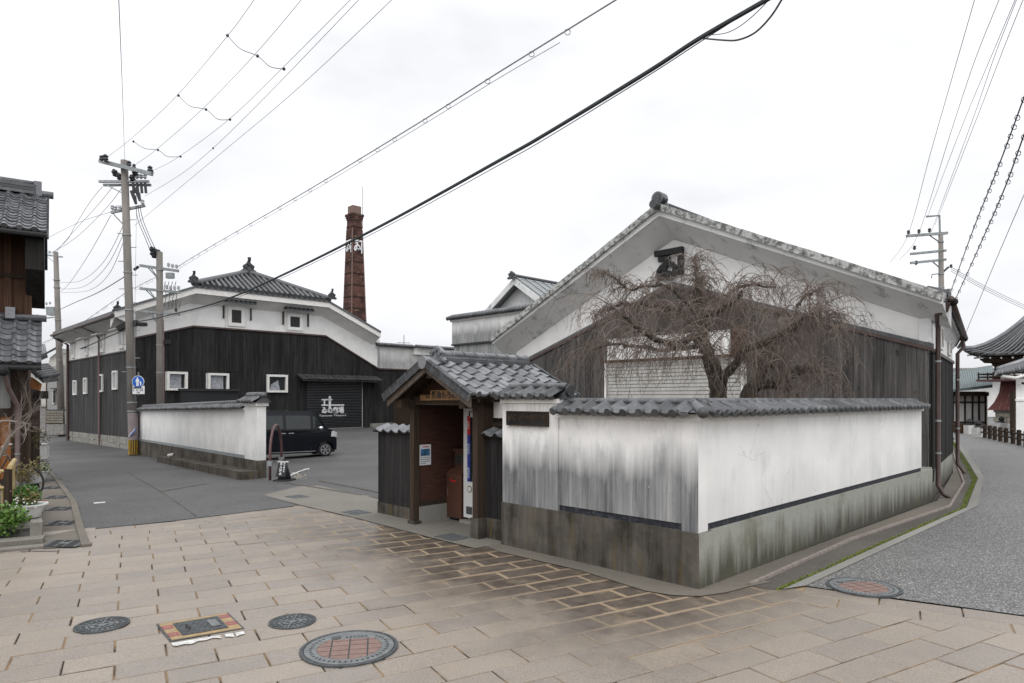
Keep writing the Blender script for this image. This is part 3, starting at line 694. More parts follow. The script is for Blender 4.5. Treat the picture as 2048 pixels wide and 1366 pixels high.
# worn white paint beside the hatch
mb = MB()
for k in range(34):
    u, u2 = k/34, (k+1)/34; wf = lambda t: 5.2+1.6*math.sin(t*9)+1.0*math.sin(t*31)
    if k in (23, 24, 29): continue
    mb.poly([gp(343+144*u, 1288-24*u)+Z3*.0075, gp(343+144*u2, 1288-24*u2)+Z3*.0075, gp(346+144*u2, 1288-24*u2+wf(u2))+Z3*.0075, gp(346+144*u, 1288-24*u+wf(u))+Z3*.0075])
for k in range(0):
    p = gp(random.gauss(290, 17), random.gauss(1266, 11)); r = random.uniform(.008, .032); a0 = random.uniform(0, 6)
    mb.poly([p+V((math.cos(a0+i*1.05)*r*random.uniform(.6, 1.6), math.sin(a0+i*1.05)*r*random.uniform(.4, .9), .0075+k*.00008)) for i in range(6)])
struct(mb.build('road_paint', 'paint_white'))
def drain(name, px, py, sx, sy, ang, label, bars, mat='iron_light', group=None, z=.012):
    c = gp(px, py)+Z3*z; t = thing(name, label, 'drain grate', c, group)
    ex, ey = V((math.cos(ang), math.sin(ang), 0)), V((-math.sin(ang), math.cos(ang), 0)); o = c-ex*sx/2-ey*sy/2
    MB().obox(o-Z3*.02, ex*sx, ey*sy, Z3*.023).build('well', 'rubber', t)
    mb = MB()
    for i in range(bars+1): mb.obox(o+ex*(sx-.012)*i/bars+Z3*.002, ex*.012, ey*sy, Z3*.006)
    n2 = max(3, int(bars*sy/sx))
    for j in range(n2+1): mb.obox(o+ey*(sy-.012)*j/n2+Z3*.0025, ex*sx, ey*.012, Z3*.004)
    mb.build('grid', mat, t)
an = math.atan2(-.714, .7)
drain('drain_grate', 905, 1076, .42, .34, an, 'steel drain grate directly in front of the gate opening', 9, group='steel drain grates in the gate apron')
drain('drain_grate', 713, 1026, .42, .34, an, 'steel drain grate left of the dark board fence', 9, group='steel drain grates in the gate apron')
drain('drain_grate', 597, 995, .5, .34, an, 'steel drain grate near the car park entrance and cone sign', 9, group='steel drain grates in the gate apron')
# ---------------------------------------------------------------- covered gutter beside the old house
inner = W2((86, 1098), (84, 1050), (83, 1015), (80, 975), (72, 950), (62, 922)); outer = W2((172, 1093), (161, 1061), (146, 1003), (128, 979), (99, 942), (82, 926))
gt = sheet('gutter_covers', [p for p in inner]+outer[::-1], 'concrete_gutter', .010)
for k, (px, py, w_, d_) in enumerate([(129, 1089, .48, .42), (127, 1048, .48, .42), (124, 1019, .48, .44), (116, 996, .5, .46), (106, 977, .5, .5), (97, 962, .5, .5), (90, 950, .5, .5), (84, 940, .5, .5)]):
    c = gp(px, py)+Z3*.012; o = c-V((w_/2, d_/2, 0)); X, Y = V((w_, 0, 0)), V((-.12, d_, 0)); o = o+V((.06, 0, 0))
    gr = MB().obox(o, X, Y, Z3*.006).build('drain_grate', 'rubber', gt)
    mb = MB()
    for u in (0, .07, .36, .6, .9, .97): mb.obox(o+X*u+Z3*.006, X*.03, Y, Z3*.003)
    mb.obox(o+X*.36+Y*.46+Z3*.006, X*.25, Y*.12, Z3*.0035); mb.build('bar', 'iron_light', gr)
    if k < 6:
        j = MB(); d = V((.24, .015, 0)); j.obox(c-d-V((.02, .45, .002)), d*2, V((0, .018, 0)), Z3*.003); j.build('slab_joint', 'rubber', gt)
mb = MB()
for p, q in zip(outer, outer[1:]):
    n = V((-(q-p).y, (q-p).x, 0)).normalized()*.05; mb.box8([p-n, q-n, q+n, p+n], [v+Z3*.03 for v in (p-n, q-n, q+n, p+n)])
struct(mb.build('gutter_kerb', 'concrete_gutter'))

# an old crack and a patched strip in the lane
mb = MB()
for pts, wd_ in (([(256, 945), (283, 962), (315, 980), (350, 1003), (393, 1034)], .018), ([(322, 984), (350, 979), (385, 973), (415, 968)], .1), ([(232, 1004), (300, 998), (330, 996)], .012)):
    P = W2(*smooth_px(pts, 4))
    for p, q in zip(P, P[1:]):
        n = V((-(q-p).y, (q-p).x, 0)).normalized()*wd_*random.uniform(.5, 1.2); mb.poly([p-n+Z3*.0085, q-n+Z3*.0085, q+n+Z3*.0085, p+n+Z3*.0085])
struct(mb.build('lane_crack', 'asphalt_crack'))
# ---------------------------------------------------------------- gate-side boundary wall, L-shaped
PA = lambda s, z: FR(s, 0, z); PB = lambda s, z: FR(0, s, z); PF = lambda b0: (lambda s, z: FR(s, b0, z)); PG = lambda a0: (lambda s, z: FR(a0, s, z))
def two_mat(o, m):                       # the street face weathers differently from the gate face
    o.data.materials.append(MATS[m])
    for p in o.data.polygons:
        if p.normal.dot(-A3) > .7: p.material_index = 1
bw = thing('boundary_wall', 'white plastered corner wall with tiled coping and stained grey street side', 'wall', FR(1, 1))
MB().ab(-.035, 2.96, -.035, .25, -.08, .588).build('base', 'base_gate', bw); two_mat(bw.children[-1], 'base_street')
MB().ab(-.035, .25, .25, 9.05, -.08, .588).build('base', 'base_street', bw)
MB().ab(.17, 1.94, 0, .2, .66, 1.76).build('plaster_panel', 'plaster_gate', bw)
MB().ab(0, .2, .17, 8.4, .66, 1.76).build('plaster_panel', 'plaster_street', bw)
MB().ab(.16, 1.95, .012, .2, .588, .66).build('black_band', 'black_band', bw)
MB().ab(.012, .2, .2, 8.4, .588, .66).build('black_band', 'black_band', bw)
MB().ab(-.018, .18, -.018, .18, .588, 1.76).build('corner_pillar', 'plaster_gate', bw); two_mat([o for o in bw.children if o.name.startswith('corner_pillar')][0], 'plaster_street')
MB().ab(1.94, 2.95, -.02, .3, .588, 1.94).build('gate_pier', 'plaster_gate', bw)
MB().ab(-.03, 1.94, -.035, .235, 1.76, 1.835).build('cornice', 'trim_white', bw)
MB().ab(-.035, .235, .235, 8.42, 1.76, 1.835).build('cornice', 'trim_white', bw)
MB().ab(1.92, 2.97, -.05, .33, 1.94, 1.995).build('cornice', 'trim_white', bw)
ct = tile_mesh(.215, .29, lip=.042, roll=.032, cap=.05, mat='tile_weathered', raise_=.012)
dn = math.radians(24); DB = (-B3*math.cos(dn)-Z3*math.sin(dn)); DA = (-A3*math.cos(dn)-Z3*math.sin(dn))
tile_field(bw, FR(.02, .115, 1.965), A3, DB, 9, 1, .213, .29, ct)
tile_field(bw, FR(.115, .02, 1.965), B3, DA, 39, 1, .215, .29, ct)
tile_field(bw, FR(1.92, .14, 2.15), A3, DB, 5, 1, .215, .3, ct)
MB().box8([FR(-.05, .02, 1.83), FR(1.93, .02, 1.83), FR(1.93, .3, 1.83), FR(-.05, .3, 1.83)], [FR(-.05, .11, 1.965), FR(1.93, .11, 1.965), FR(1.93, .13, 1.965), FR(-.05, .13, 1.965)]).build('coping_bed', 'tile_dark', bw)
MB().box8([FR(.02, .3, 1.83), FR(.02, 8.4, 1.83), FR(.3, 8.4, 1.83), FR(.3, .3, 1.83)], [FR(.11, .3, 1.965), FR(.11, 8.4, 1.965), FR(.13, 8.4, 1.965), FR(.13, .3, 1.965)]).build('coping_bed', 'tile_dark', bw)
MB().box8([FR(1.9, -.02, 1.99), FR(2.98, -.02, 1.99), FR(2.98, .33, 1.99), FR(1.9, .33, 1.99)], [FR(1.9, .13, 2.13), FR(2.98, .13, 2.13), FR(2.98, .16, 2.13), FR(1.9, .16, 2.13)]).build('coping_bed', 'tile_dark', bw)
rm = MB().tube([(0, 0, 0), (.2, 0, 0), (.21, 0, 0)], [.04, .042, .045], 10).mesh('ridge_tile', 'tile_weathered', smooth=.8)
for k in range(9): inst('ridge_tile', rm, bw, basis(FR(.1+k*.21, .125, 1.965), A3, B3.cross(Z3) if False else Z3.cross(A3), Z3))
for k in range(39): inst('ridge_tile', rm, bw, basis(FR(.125, .18+k*.21, 1.965), B3, Z3.cross(B3), Z3))
for k in range(5): inst('ridge_tile', rm, bw, basis(FR(1.93+k*.21, .15, 2.16), A3, Z3.cross(A3), Z3))
MB().tube([FR(.12, .12, 1.955), FR(-.06, -.06, 1.885), FR(-.13, -.13, 1.86)], [.045, .06, .055], 12).build('corner_tile', 'tile_weathered', bw, .9); MB().ball(FR(-.14, -.14, 1.855), .062, 10, 7).build('corner_tile', 'tile_weathered', bw, 1); MB().poly([FR(.12, .12, 1.97), FR(.25, -.14, 1.86), FR(-.13, -.13, 1.85), FR(-.14, .25, 1.86)]).build('corner_tile', 'tile_weathered', bw)
MB().tube([FR(1.9, .15, 2.1), FR(1.87, .15, 2.1)], [.075, .075], 12).build('end_tile', 'tile_dark', bw)
MB().tube([FR(.125, 8.4, 1.93), FR(.125, 8.5, 1.9)], [.09, .06], 10).build('end_tile', 'tile_weathered', bw, 1)
# carved name board on the pier
nb = thing('name_board', 'dark carved wooden name board on the white gate pier', 'sign', FR(2.4, -.04, 1.72))
q0, q1 = pb(1017, 824, -.03), pb(1096, 852, -.03); a0, a1 = toab(q1.x, q1.y)[0], toab(q0.x, q0.y)[0]; z1, z0 = q0.z, q1.z+.005
MB().ab(a0, a1, -.055, -.02, z0, z1).build('board', 'plank_tar', nb)
mb = MB()
for a in ((a0-.01, a1+.01, z1, z1+.015), (a0-.01, a1+.01, z0-.015, z0), (a0-.012, a0, z0, z1), (a1, a1+.012, z0, z1)): mb.ab(a[0], a[1], -.065, -.02, a[2], a[3])
mb.build('frame', 'wood_dark', nb)
text('六〇小學校發祥之地', .095, FR((a0+a1)/2-.02, -.056, (z0+z1)/2), -B3, 'wood_dark', nb, .004, .001, sx=.78)
mb = MB(); mb.ab(a1-.075, a1-.02, -.058, -.054, z0+.05, z1-.05); mb.build('seal', 'wood_dark', nb)
# ---------------------------------------------------------------- roofed gate shelter
gs = thing('gate_shelter', 'small tiled gate roof on timber posts over a drinks machine', 'gate', FR(4.23, .6))
AR = 4.23; RZ = 2.51; EZ = 2.015; HW = .97
for a, b in ((5.0, .0), (3.48, .0), (5.0, 1.55), (3.48, 1.55)):
    MB().ab(a-.055, a+.055, b-.055, b+.055, .0, 1.98).build('post', 'wood_dark', gs)
MB().ab(4.92, 5.09, -.07, .08, -.03, .06).build('post_stone', 'base_gate', gs)
MB().ab(3.4, 3.56, -.07, .08, -.03, .3).build('post_stone', 'base_gate', gs)
for a in (5.0, 3.48): MB().ab(a-.06, a+.06, -.3, 1.8, 1.86, 1.985).build('wall_beam', 'wood_dark', gs)
MB().ab(3.42, 5.06, -.05, .05, 1.9, 2.03).build('lintel', 'wood_dark', gs)
MB().ab(3.42, 5.06, 1.5, 1.6, 1.86, 1.99).build('lintel', 'wood_dark', gs)
MB().ab(AR-.06, AR+.06, -.3, 1.8, 2.3, 2.42).build('ridge_beam', 'wood_dark', gs)
for s in (-1, 1):
    e = HW; mb = MB()
    mb.box8([FR(AR, -.33, RZ-.02), FR(AR+s*e, -.33, EZ-.02), FR(AR+s*e, 1.85, EZ-.02), FR(AR, 1.85, RZ-.02)], [FR(AR, -.33, RZ+.02), FR(AR+s*e, -.33, EZ+.02), FR(AR+s*e, 1.85, EZ+.02), FR(AR, 1.85, RZ+.02)])
    mb.build('roof_board', 'wood_dark', gs)
    for b0 in (-.37, 1.83):
        MB().box8([FR(AR, b0, RZ-.12), FR(AR+s*(e+.02), b0, EZ-.14), FR(AR+s*(e+.02), b0+.04, EZ-.14), FR(AR, b0+.04, RZ-.12)], [FR(AR, b0, RZ+.02), FR(AR+s*(e+.02), b0, EZ), FR(AR+s*(e+.02), b0+.04, EZ), FR(AR, b0+.04, RZ+.02)]).build('barge_board', 'wood_barge', gs)
    for k in range(8):
        b = -.2+k*.27; MB().box8([FR(AR, b, RZ-.07), FR(AR+s*e, b, EZ-.07), FR(AR+s*e, b+.05, EZ-.07), FR(AR, b+.05, RZ-.07)], [FR(AR, b, RZ-.021), FR(AR+s*e, b, EZ-.021), FR(AR+s*e, b+.05, EZ-.021), FR(AR, b+.05, RZ-.021)]).build('rafter', 'wood_dark', gs)
sl_ = math.hypot(HW, RZ-EZ); gt1 = tile_mesh(.262, .228, lip=.022, roll=.036, mat='tile_silver', raise_=.028); gt2 = tile_mesh(.262, .228, lip=.035, roll=.036, cap=.045, mat='tile_silver', raise_=.028)
for s in (-1, 1):
    D = (A3*s*HW+Z3*(EZ-RZ)).normalized(); Nn = (A3*s*(RZ-EZ)+Z3*HW).normalized()
    tile_field(gs, FR(AR+s*.02, -.33, RZ+.045)+Nn*.01, B3, D, 8, 5, .272, .226, gt1, gt2)
    for k in range(5):                    # verge tiles hanging over the barge board
        for b0 in (-.42, 1.86):
            p = FR(AR, b0, RZ+.06)+D*(.03+k*.228); MB().obox(p, D*.222, B3*.075, Nn*.035).build('verge_tile', 'tile_dark', gs)
            MB().obox(p+Nn*-.085, D*.222, B3*.022, Nn*.1).build('verge_tile', 'tile_dark', gs)
            MB().obox(p+D*.219-Nn*.09, D*.012, B3*.03-V((0, 0, 0)), Nn*.13).build('verge_tile', 'tile_silver', gs)
for k, (hw, z) in enumerate(((.13, 2.53), (.115, 2.565), (.105, 2.6))): MB().ab(AR-hw, AR+hw, -.12, 1.72, z, z+.03).build('ridge_course', 'tile_silver', gs)
rt = MB().tube([(0, 0, 0), (.2, 0, 0), (.2, 0, 0), (.235, 0, 0)], [.068, .068, .078, .078], 12).mesh('ridge_tile', 'tile_silver', smooth=.8)
for k in range(8): inst('ridge_tile', rt, gs, basis(FR(AR, -.1+k*.23, 2.655), B3, Z3.cross(B3), Z3))
MB().tube([FR(AR, -.42, 2.53), FR(AR, .05, 2.53)], [.085, .085], 14).build('verge_cap', 'tile_silver', gs, .8)
MB().tube([FR(AR, -.43, 2.53), FR(AR, -.39, 2.53)], [.098, .098], 14).build('verge_cap', 'tile_silver', gs, .8)
MB().tube([FR(AR, 1.75, 2.5), FR(AR, 1.98, 2.5)], [.08, .08], 14).build('verge_cap', 'tile_silver', gs, .8)
def onigawara(t, p, sc, f, mat, crest=False):
    """ornate ridge-end tile: a shield plate with curled shoulders, facing f"""
    f = V(f).normalized(); r = Z3.cross(f).normalized(); pts = [(-.5, 0), (-.62, .18), (-.42, .34), (-.5, .55), (-.3, .75), (0, .9), (.3, .75), (.5, .55), (.42, .34), (.62, .18), (.5, 0)]
    o = MB().prism([p+r*x*sc+Z3*y*sc for x, y in pts], f*sc*.22).build('ridge_end', mat, t)
    for x, y, q in ((-.5, .12, .15), (.5, .12, .15), (-.33, .55, .16), (.33, .55, .16), (0, .3, .22), (0, .75, .2)):
        mb = MB().tube([p+r*x*sc+Z3*y*sc+f*sc*.15, p+r*x*sc+Z3*y*sc+f*sc*.32], [q*sc, q*sc*.8], 10); mb.build('scroll', mat, o, .8)
    if crest:
        MB().tube([p+Z3*.8*sc-f*.1*sc, p+Z3*1.05*sc+f*.3*sc, p+Z3*1.3*sc+f*.25*sc], [.14*sc, .13*sc, .16*sc], 8).build('crest', mat, o, .8)
    return o
onigawara(gs, FR(AR, -.1, 2.52), .29, -B3, 'tile_silver'); onigawara(gs, FR(AR, 1.74, 2.5), .17, B3, 'tile_dark')
# inside the shelter
PLW = lambda s, z: FR(4.97, s, z)
slab(MB(), PLW, -A3, .05, 1.52, .3, 1.9, -.03, 0).build('side_panel', 'plywood_red', gs)
slab(MB(), PLW, -A3, .05, 1.52, .28, .36, 0, .03).build('rail', 'wood_dark', gs)
MB().ab(4.93, 5.04, .05, 1.5, 0, .28).build('block_base', 'concrete_kerb', gs)
MB().ab(3.45, 5.03, 1.56, 1.6, 0, 1.95).build('back_panel', 'wood_dark', gs)
MB().ab(3.42, 3.46, .05, 1.56, 0, 1.95).build('side_panel', 'wood_dark', gs)
MB().box8([FR(AR-.85, .06, 1.99), FR(AR+.85, .06, 1.99), FR(AR+.85, .08, 1.99), FR(AR-.85, .08, 1.99)], [FR(AR-.1, .06, 2.4), FR(AR+.1, .06, 2.4), FR(AR+.1, .08, 2.4), FR(AR-.1, .08, 2.4)]).build('gable_board', 'wood_brown', gs)
# wooden shop sign under the gable
sg = thing('shop_sign', 'brown wooden board with black brush lettering under the gate gable', 'sign', FR(4.2, -.1, 2.0))
q0, q1 = pb(861, 782, -.1), pb(925, 800, -.1); A0, A1 = toab(q1.x, q1.y)[0]-.12, toab(q0.x, q0.y)[0]
MB().ab(A0, A1, -.1, -.065, q1.z-.005, q0.z+.01).build('board', 'wood_sign', sg)
q2 = pb(840, 790, -.1); MB().ab(A1, toab(q2.x, q2.y)[0], -.1, -.065, q1.z-.01, q2.z).build('board', 'wood_sign', sg)
zc = (q0.z+q1.z)/2
text('醤油もろみ販売', .12, FR(A1-.44, -.102, zc), -B3, 'glyph_black', sg, .003, .002, sx=.98); text('ゐの', .055, FR(A1+.07, -.102, q1.z+.045), -B3, 'glyph_black', sg, .003, .001)
# left dark board fence with a little tiled cap
def board_fence(label, a0, a1, b, z0, z1, ncap, w_, zb, nm='board_fence'):
    f = thing(nm, label, 'fence', FR((a0+a1)/2, b)); n = max(2, round((a1-a0)/.22))
    planks(f, PF(b), a0, a1, (a1-a0)/n, lambda s: z0, lambda s: z1, -B3, 'plank_black', gap=.003, th=.014)
    MB().ab(a0, a1, b+.001, b+.06, z0, z1).build('backing', 'plank_tar', f); MB().ab(a0-.01, a1+.01, b-.02, b+.1, -.05, z0).build('base', 'base_gate', f)
    MB().ab(a0-.03, a1+.05, b-.09, b+.12, z1, z1+.03).build('cap_board', 'plank_tar', f)
    D = (-B3*.93-Z3*.36).normalized(); m = tile_mesh(w_, .24, lip=.02, roll=.03, mat='tile_silver', raise_=.012)
    tile_field(f, FR(a0-.02, b+.11, z1+.12), A3, D, ncap, 1, w_, .24, m); return f
board_fence('dark board fence with five pale cap tiles left of the gate shelter', 5.07, 6.27, .16, .2, 1.42, 5, .235, .2)
rf = board_fence('narrow dark board fence with two cap tiles between gate post and pier', 2.96, 3.42, .12, .3, 1.46, 2, .23, .3)
tp = thing('gate_side_panel', 'white plaster panel with dark beams above the narrow board fence', 'panel', FR(3.2, .3, 1.6))
MB().ab(2.96, 3.42, .25, .3, 1.72, 1.95).build('plaster_panel', 'plaster_clean', tp); MB().ab(2.96, 3.42, .2, .3, 1.6, 1.66).build('beam', 'wood_dark', tp); MB().ab(2.96, 3.42, .26, .3, .3, 1.6).build('dark_board', 'plank_tar', tp); MB().ab(2.96, 3.42, .26, .3, 1.66, 1.72).build('dark_board', 'plank_tar', tp)
# drinks machine
vmn = thing('vending_machine', 'white drinks machine with red and blue label strip inside the gate shelter', 'vending machine', FR(4.1, .9))
VA0, VA1, VB = 3.62, 4.53, .62
MB().ab(VA0, VA1, VB, VB+.62, .1, 1.88).build('body', 'machine_white', vmn)
PV = PF(VB); sd_ = lambda nm, s0, s1, z0, z1, d, m: slab(MB(), PV, -B3, s0, s1, z0, z1, 0, d).build(nm, m, vmn)
sd_('display_window', 3.7, 4.40, .68, 1.8, .004, 'glass_dark'); sd_('label_strip', 4.36, 4.43, 1.42, 1.72, .008, 'label_red'); sd_('label_strip', 4.36, 4.43, .68, 1.42, .008, 'label_blue')
for s, z in (('HOT', 1.58), ('COLD', 1.2), ('COLD', .82)): text(s, .062, FR(4.395, VB-.011, z), -B3, 'glyph_white', vmn, .002, rot=math.pi/2)
lp = sd_('lamp', 4.2, 4.36, 1.7, 1.79, .012, 'lamp_lens')
sd_('coin_panel', 4.1, 4.27, .98, 1.3, .03, 'machine_white'); sd_('coin_slot', 4.15, 4.24, 1.2, 1.26, .036, 'rubber'); sd_('coin_return', 4.14, 4.26, .7, .82, .05, 'chrome')
sd_('vent', 4.32, 4.46, .16, .28, .006, 'iron'); sd_('delivery_hatch', 3.75, 4.25, .3, .55, .01, 'rubber')
disc_ = MB().tube([FR(4.38, VB-.001, .56), FR(4.38, VB-.008, .56)], [.055, .055], 16).build('round_badge', 'leaf_dry', vmn); disc2 = MB().tube([FR(4.38, VB-.008, .56), FR(4.38, VB-.01, .56)], [.042, .042], 16).build('round_badge', 'machine_white', vmn)
for a in (3.7, 4.42): MB().ab(a, a+.05, VB+.04, VB+.09, .06, .1).build('foot', 'chrome', vmn)
MB().ab(3.6, 4.56, VB-.06, VB+.6, .0, .06).build('plinth', 'concrete_kerb', vmn)
# brown bin beside it
bn = thing('litter_bin', 'brown metal litter bin with two round holes beside the drinks machine', 'bin', FR(4.7, .85))
MB().ab(4.56, 4.94, .6, .98, .06, .78).build('body', 'bin_brown', bn); MB().box8([FR(4.55, .59, .78), FR(4.95, .59, .78), FR(4.95, .99, .78), FR(4.55, .99, .78)], [FR(4.58, .72, .86), FR(4.92, .72, .86), FR(4.92, .98, .86), FR(4.58, .98, .86)]).build('sloped_top', 'bin_brown', bn)
MB().ab(4.58, 4.92, .76, .98, .86, 1.14).build('hood', 'bin_brown', bn); MB().ab(4.56, 4.94, .73, .99, 1.14, 1.165).build('hood_rim', 'bin_brown', bn)
MB().ab(4.6, 4.9, .745, .76, .9, 1.1).build('face', 'wood_dark', bn)
for a in (4.82, 4.68): MB().tube([FR(a, .746, 1.0), FR(a, .735, 1.0)], [.062, .062], 16).build('hole', 'rubber', bn); ring_ = MB()
MB().ab(4.905, 4.915, .592, .6, .4, .52).build('latch', 'chrome', bn)
for k in range(7): MB().ab(4.83-.022*k, 4.848-.022*k, .594, .6, .655-.003*k, .69-.003*k-(.012 if 0 < k < 6 else 0)).build('red_mark', 'label_red', bn)
for a in (4.6, 4.88): MB().ab(a, a+.03, .62, .65, 0, .06).build('foot', 'chrome', bn)
po = thing('notice', 'white paper notice with a blue picture pinned to the red plywood', 'notice', FR(4.96, .25, 1.15))
slab(MB(), PLW, -A3, .07, .3, .93, 1.26, .001, .004).build('paper', 'paper', po); slab(MB(), PLW, -A3, .095, .275, 1.08, 1.19, .004, .006).build('picture', 'photo_blue', po)
for k in range(4): slab(MB(), PLW, -A3, .095, .275 if k < 3 else .2, 1.045-.03*k, 1.055-.03*k, .004, .0055).build('text_line', 'steel_grey', po)
slab(MB(), PLW, -A3, .13, .26, 1.215, 1.23, .004, .0055).build('heading', 'label_red', po)
# ---------------------------------------------------------------- near warehouse with the big plaster gable
BF = 9.09; PW1 = PF(BF); AC = 5.95; nB = -B3; dA = lambda a: abs(a-AC)
inz = lambda a: 6.24-.455*dA(a); plz = lambda a: 4.98-.335*dA(a); ftz = lambda a: 6.73-.466*dA(a); ttz = lambda a: 7.05-.478*dA(a)
w1 = thing('gable_warehouse', 'large warehouse with stained white plaster gable and grey boards behind the bare tree', 'warehouse', FR(6, 14))
AL, ARt = 11.9, .03
MB().prism([FR(ARt, BF+.05, -.1), FR(ARt, BF+.05, inz(0)+.1), FR(AC, BF+.05, inz(AC)+.3), FR(AL, BF+.05, inz(AL)+.1), FR(AL, BF+.05, -.6)], B3*.2).build('gable_wall', 'plaster_clean', w1)
Qw = gp(1904, 945); R0 = FR(0, BF); dS = (V((Qw.x, Qw.y, 0))-R0); LS = dS.length; dS.normalize(); nS = V((dS.y, -dS.x, 0))
PS = lambda s, z: V((R0.x, R0.y, 0))+dS*s+V((0, 0, z))
shut = (4.02, 8.13, -1, 3.0)
planks(w1, PW1, ARt+.02, AL-.15, .2, lambda s: .3, plz, nB, 'plank_grey', holes=[(3.9, 8.2, -1, 3.72)])
slab(MB(), PW1, nB, 3.85, 8.25, 2.98, 3.72, -.05, .0).build('lintel_plaster', 'plaster_clean', w1)
slab(MB(), PW1, nB, 3.8, 8.25, 3.02, 3.1, -.02, .06).build('lintel_rail', 'wood_brown', w1)
slab(MB(), PW1, nB, 3.96, 4.02, .3, 3.02, -.02, .05).build('jamb', 'trim_white', w1); slab(MB(), PW1, nB, 8.13, 8.19, .3, 3.02, -.02, .05).build('jamb', 'trim_white', w1)
slab(MB(), PW1, nB, 3.85, 4.3, 3.1, 3.78, .0, .03).build('board_patch', 'wood_brown', w1)
for k in range(27): slab(MB(), PW1, nB, 4.02, 8.13, .35+k*.098, .35+k*.098+.078, -.045, -.02).build('shutter_slat', 'shutter_beige', w1)
slab(MB(), PW1, nB, 4.02, 8.13, .0, 3.0, -.08, -.045).build('shutter_back', 'siding_grey', w1)
for s in (-1, 1):                         # flashing and little coping on top of the boards, then the deep plaster verge
    a1 = -.05 if s < 0 else AL-.1
    q = lambda a, b, z: FR(a, b, z)
    def strip4(f0, f1, b0, b1, nm, m, a0=AC, e=a1): return MB().box8([q(a0, b0, f0(a0)), q(e, b0, f0(e)), q(e, b1, f0(e)), q(a0, b1, f0(a0))], [q(a0, b0, f1(a0)), q(e, b0, f1(e)), q(e, b1, f1(e)), q(a0, b1, f1(a0))]).build(nm, m, w1)
    strip4(lambda a: plz(a)-.02, lambda a: plz(a)+.05, BF-.07, BF-.001, 'board_flashing', 'downpipe_brown')
    strip4(lambda a: plz(a)+.051, lambda a: plz(a)+.13, BF-.05, BF-.001, 'board_coping', 'tile_weathered')
    e = -.34 if s < 0 else 12.3
    MB().box8([q(AC, BF+.04, inz(AC)), q(e, BF+.04, inz(e)), q(e, BF-.62, ftz(e)), q(AC, BF-.62, ftz(AC))], [q(AC, BF+.04, inz(AC)+.5), q(e, BF+.04, inz(e)+.5), q(e, BF-.62, ftz(e)+.04), q(AC, BF-.62, ftz(AC)+.04)]).build('verge_soffit', 'plaster_soffit', w1)
    MB().box8([q(AC, BF-.66, ftz(AC)), q(e, BF-.66, ftz(e)), q(e, BF-.58, ftz(e)), q(AC, BF-.58, ftz(AC))], [q(AC, BF-.66, ttz(AC)-.15), q(e, BF-.66, ttz(e)-.15), q(e, BF-.58, ttz(e)-.15), q(AC, BF-.58, ttz(AC)-.15)]).build('verge_fascia', 'plaster_verge', w1)
    n = 22
    for k in range(n):                    # verge tiles
        x0, x1 = AC+(e-AC)*k/n, AC+(e-AC)*(k+.985)/n; d = random.uniform(-.006, .006)
        MB().box8([q(x0, BF-.74, ttz(x0)-.17+d), q(x1, BF-.74, ttz(x1)-.17+d), q(x1, BF-.3, ttz(x1)-.17), q(x0, BF-.3, ttz(x0)-.17)], [q(x0, BF-.74, ttz(x0)+d), q(x1, BF-.74, ttz(x1)+d), q(x1, BF-.3, ttz(x1)), q(x0, BF-.3, ttz(x0))]).build('verge_tile', 'trim_blotched', w1)
    if s > 0: MB().prism([q(AC, BF-.3, ttz(AC)-.2), q(e, BF-.3, ttz(e)-.2), q(e, BF+16, ttz(e)-.2), q(AC, BF+16, ttz(AC)-.2)], Z3*.14).build('roof', 'tile_weathered', w1)
MB().prism([FR(AL-.2, BF+.3, -.5), FR(AL, BF+.3, -.5), FR(AL, BF+.3, 3.6), FR(AL-.2, BF+.3, 3.6)], B3*15).build('side_wall', 'plaster_clean', w1)
for k in range(3): MB().ab(AC-.16, AC+.16, BF-.5, BF+15, 6.92+k*.05, 6.96+k*.05).build('ridge_course', 'tile_weathered', w1)
MB().tube([FR(AC, BF-.5, 7.05), FR(AC, BF+15, 7.05)], .07, 10).build('ridge_tile', 'tile_weathered', w1, 1)
onigawara(w1, FR(AC, BF-.55, 6.9), .42, -B3, 'tile_weathered')
MB().tube([FR(AC, BF-.95, 6.98), FR(AC, BF-.6, 6.98)], .11, 14).build('verge_cap', 'tile_weathered', w1, .8); MB().tube([FR(AC, BF-.76, 7.17), FR(AC, BF-.5, 7.17)], .17, 14).build('verge_cap', 'tile_weathered', w1, .8); MB().tube([FR(AC, BF-.78, 7.17), FR(AC, BF-.5, 7.17)], .11, 14).build('verge_cap', 'tile_dark', w1, .8)
# the curved street side
planks(w1, PS, .02, LS, .19, lambda s: .55 if s > .5 else .3, lambda s: 2.95, nS, 'plank_tar', gap=.008)
slab(MB(), PS, nS, -.02, LS, -.1, .62, -.2, .012).build('base', 'base_street', w1)
slab(MB(), PS, nS, .0, LS, .6, 2.93, -.035, -.004).build('backing', 'plank_tar', w1)
slab(MB(), PS, nS, .2, LS, 2.9, 3.72, -.2, .01).build('street_wall', 'plaster_clean', w1)
slab(MB(), PS, nS, .0, LS, 2.93, 3.0, 0, .06).build('board_flashing', 'downpipe_brown', w1)
slab(MB(), PW1, nB, -.02, .2, 3.14, 3.62, 0, .05).build('corner_pillar', 'plaster_verge', w1)
for s0 in (1.5, 4.0):
    framed_window(w1, PS, nS, s0, s0+.62, 3.08, 3.6, .06, .07, 'trim_white', 'pane_dark', -.03)
E0, E1 = at(1893, 588, 12.75), at(1924, 668, 17.7); E2 = at(1912, 690, 26)
MB().poly([FR(AC, BF-.3, 6.99), E0-Z3*.1, E1+Z3*.12]).poly([FR(AC, BF-.3, 6.99), E1+Z3*.12, FR(AC, BF+16, 6.99)]).poly([FR(AC, BF+16, 6.99), E1+Z3*.12, E2+Z3*.12]).build('roof', 'tile_weathered', w1)
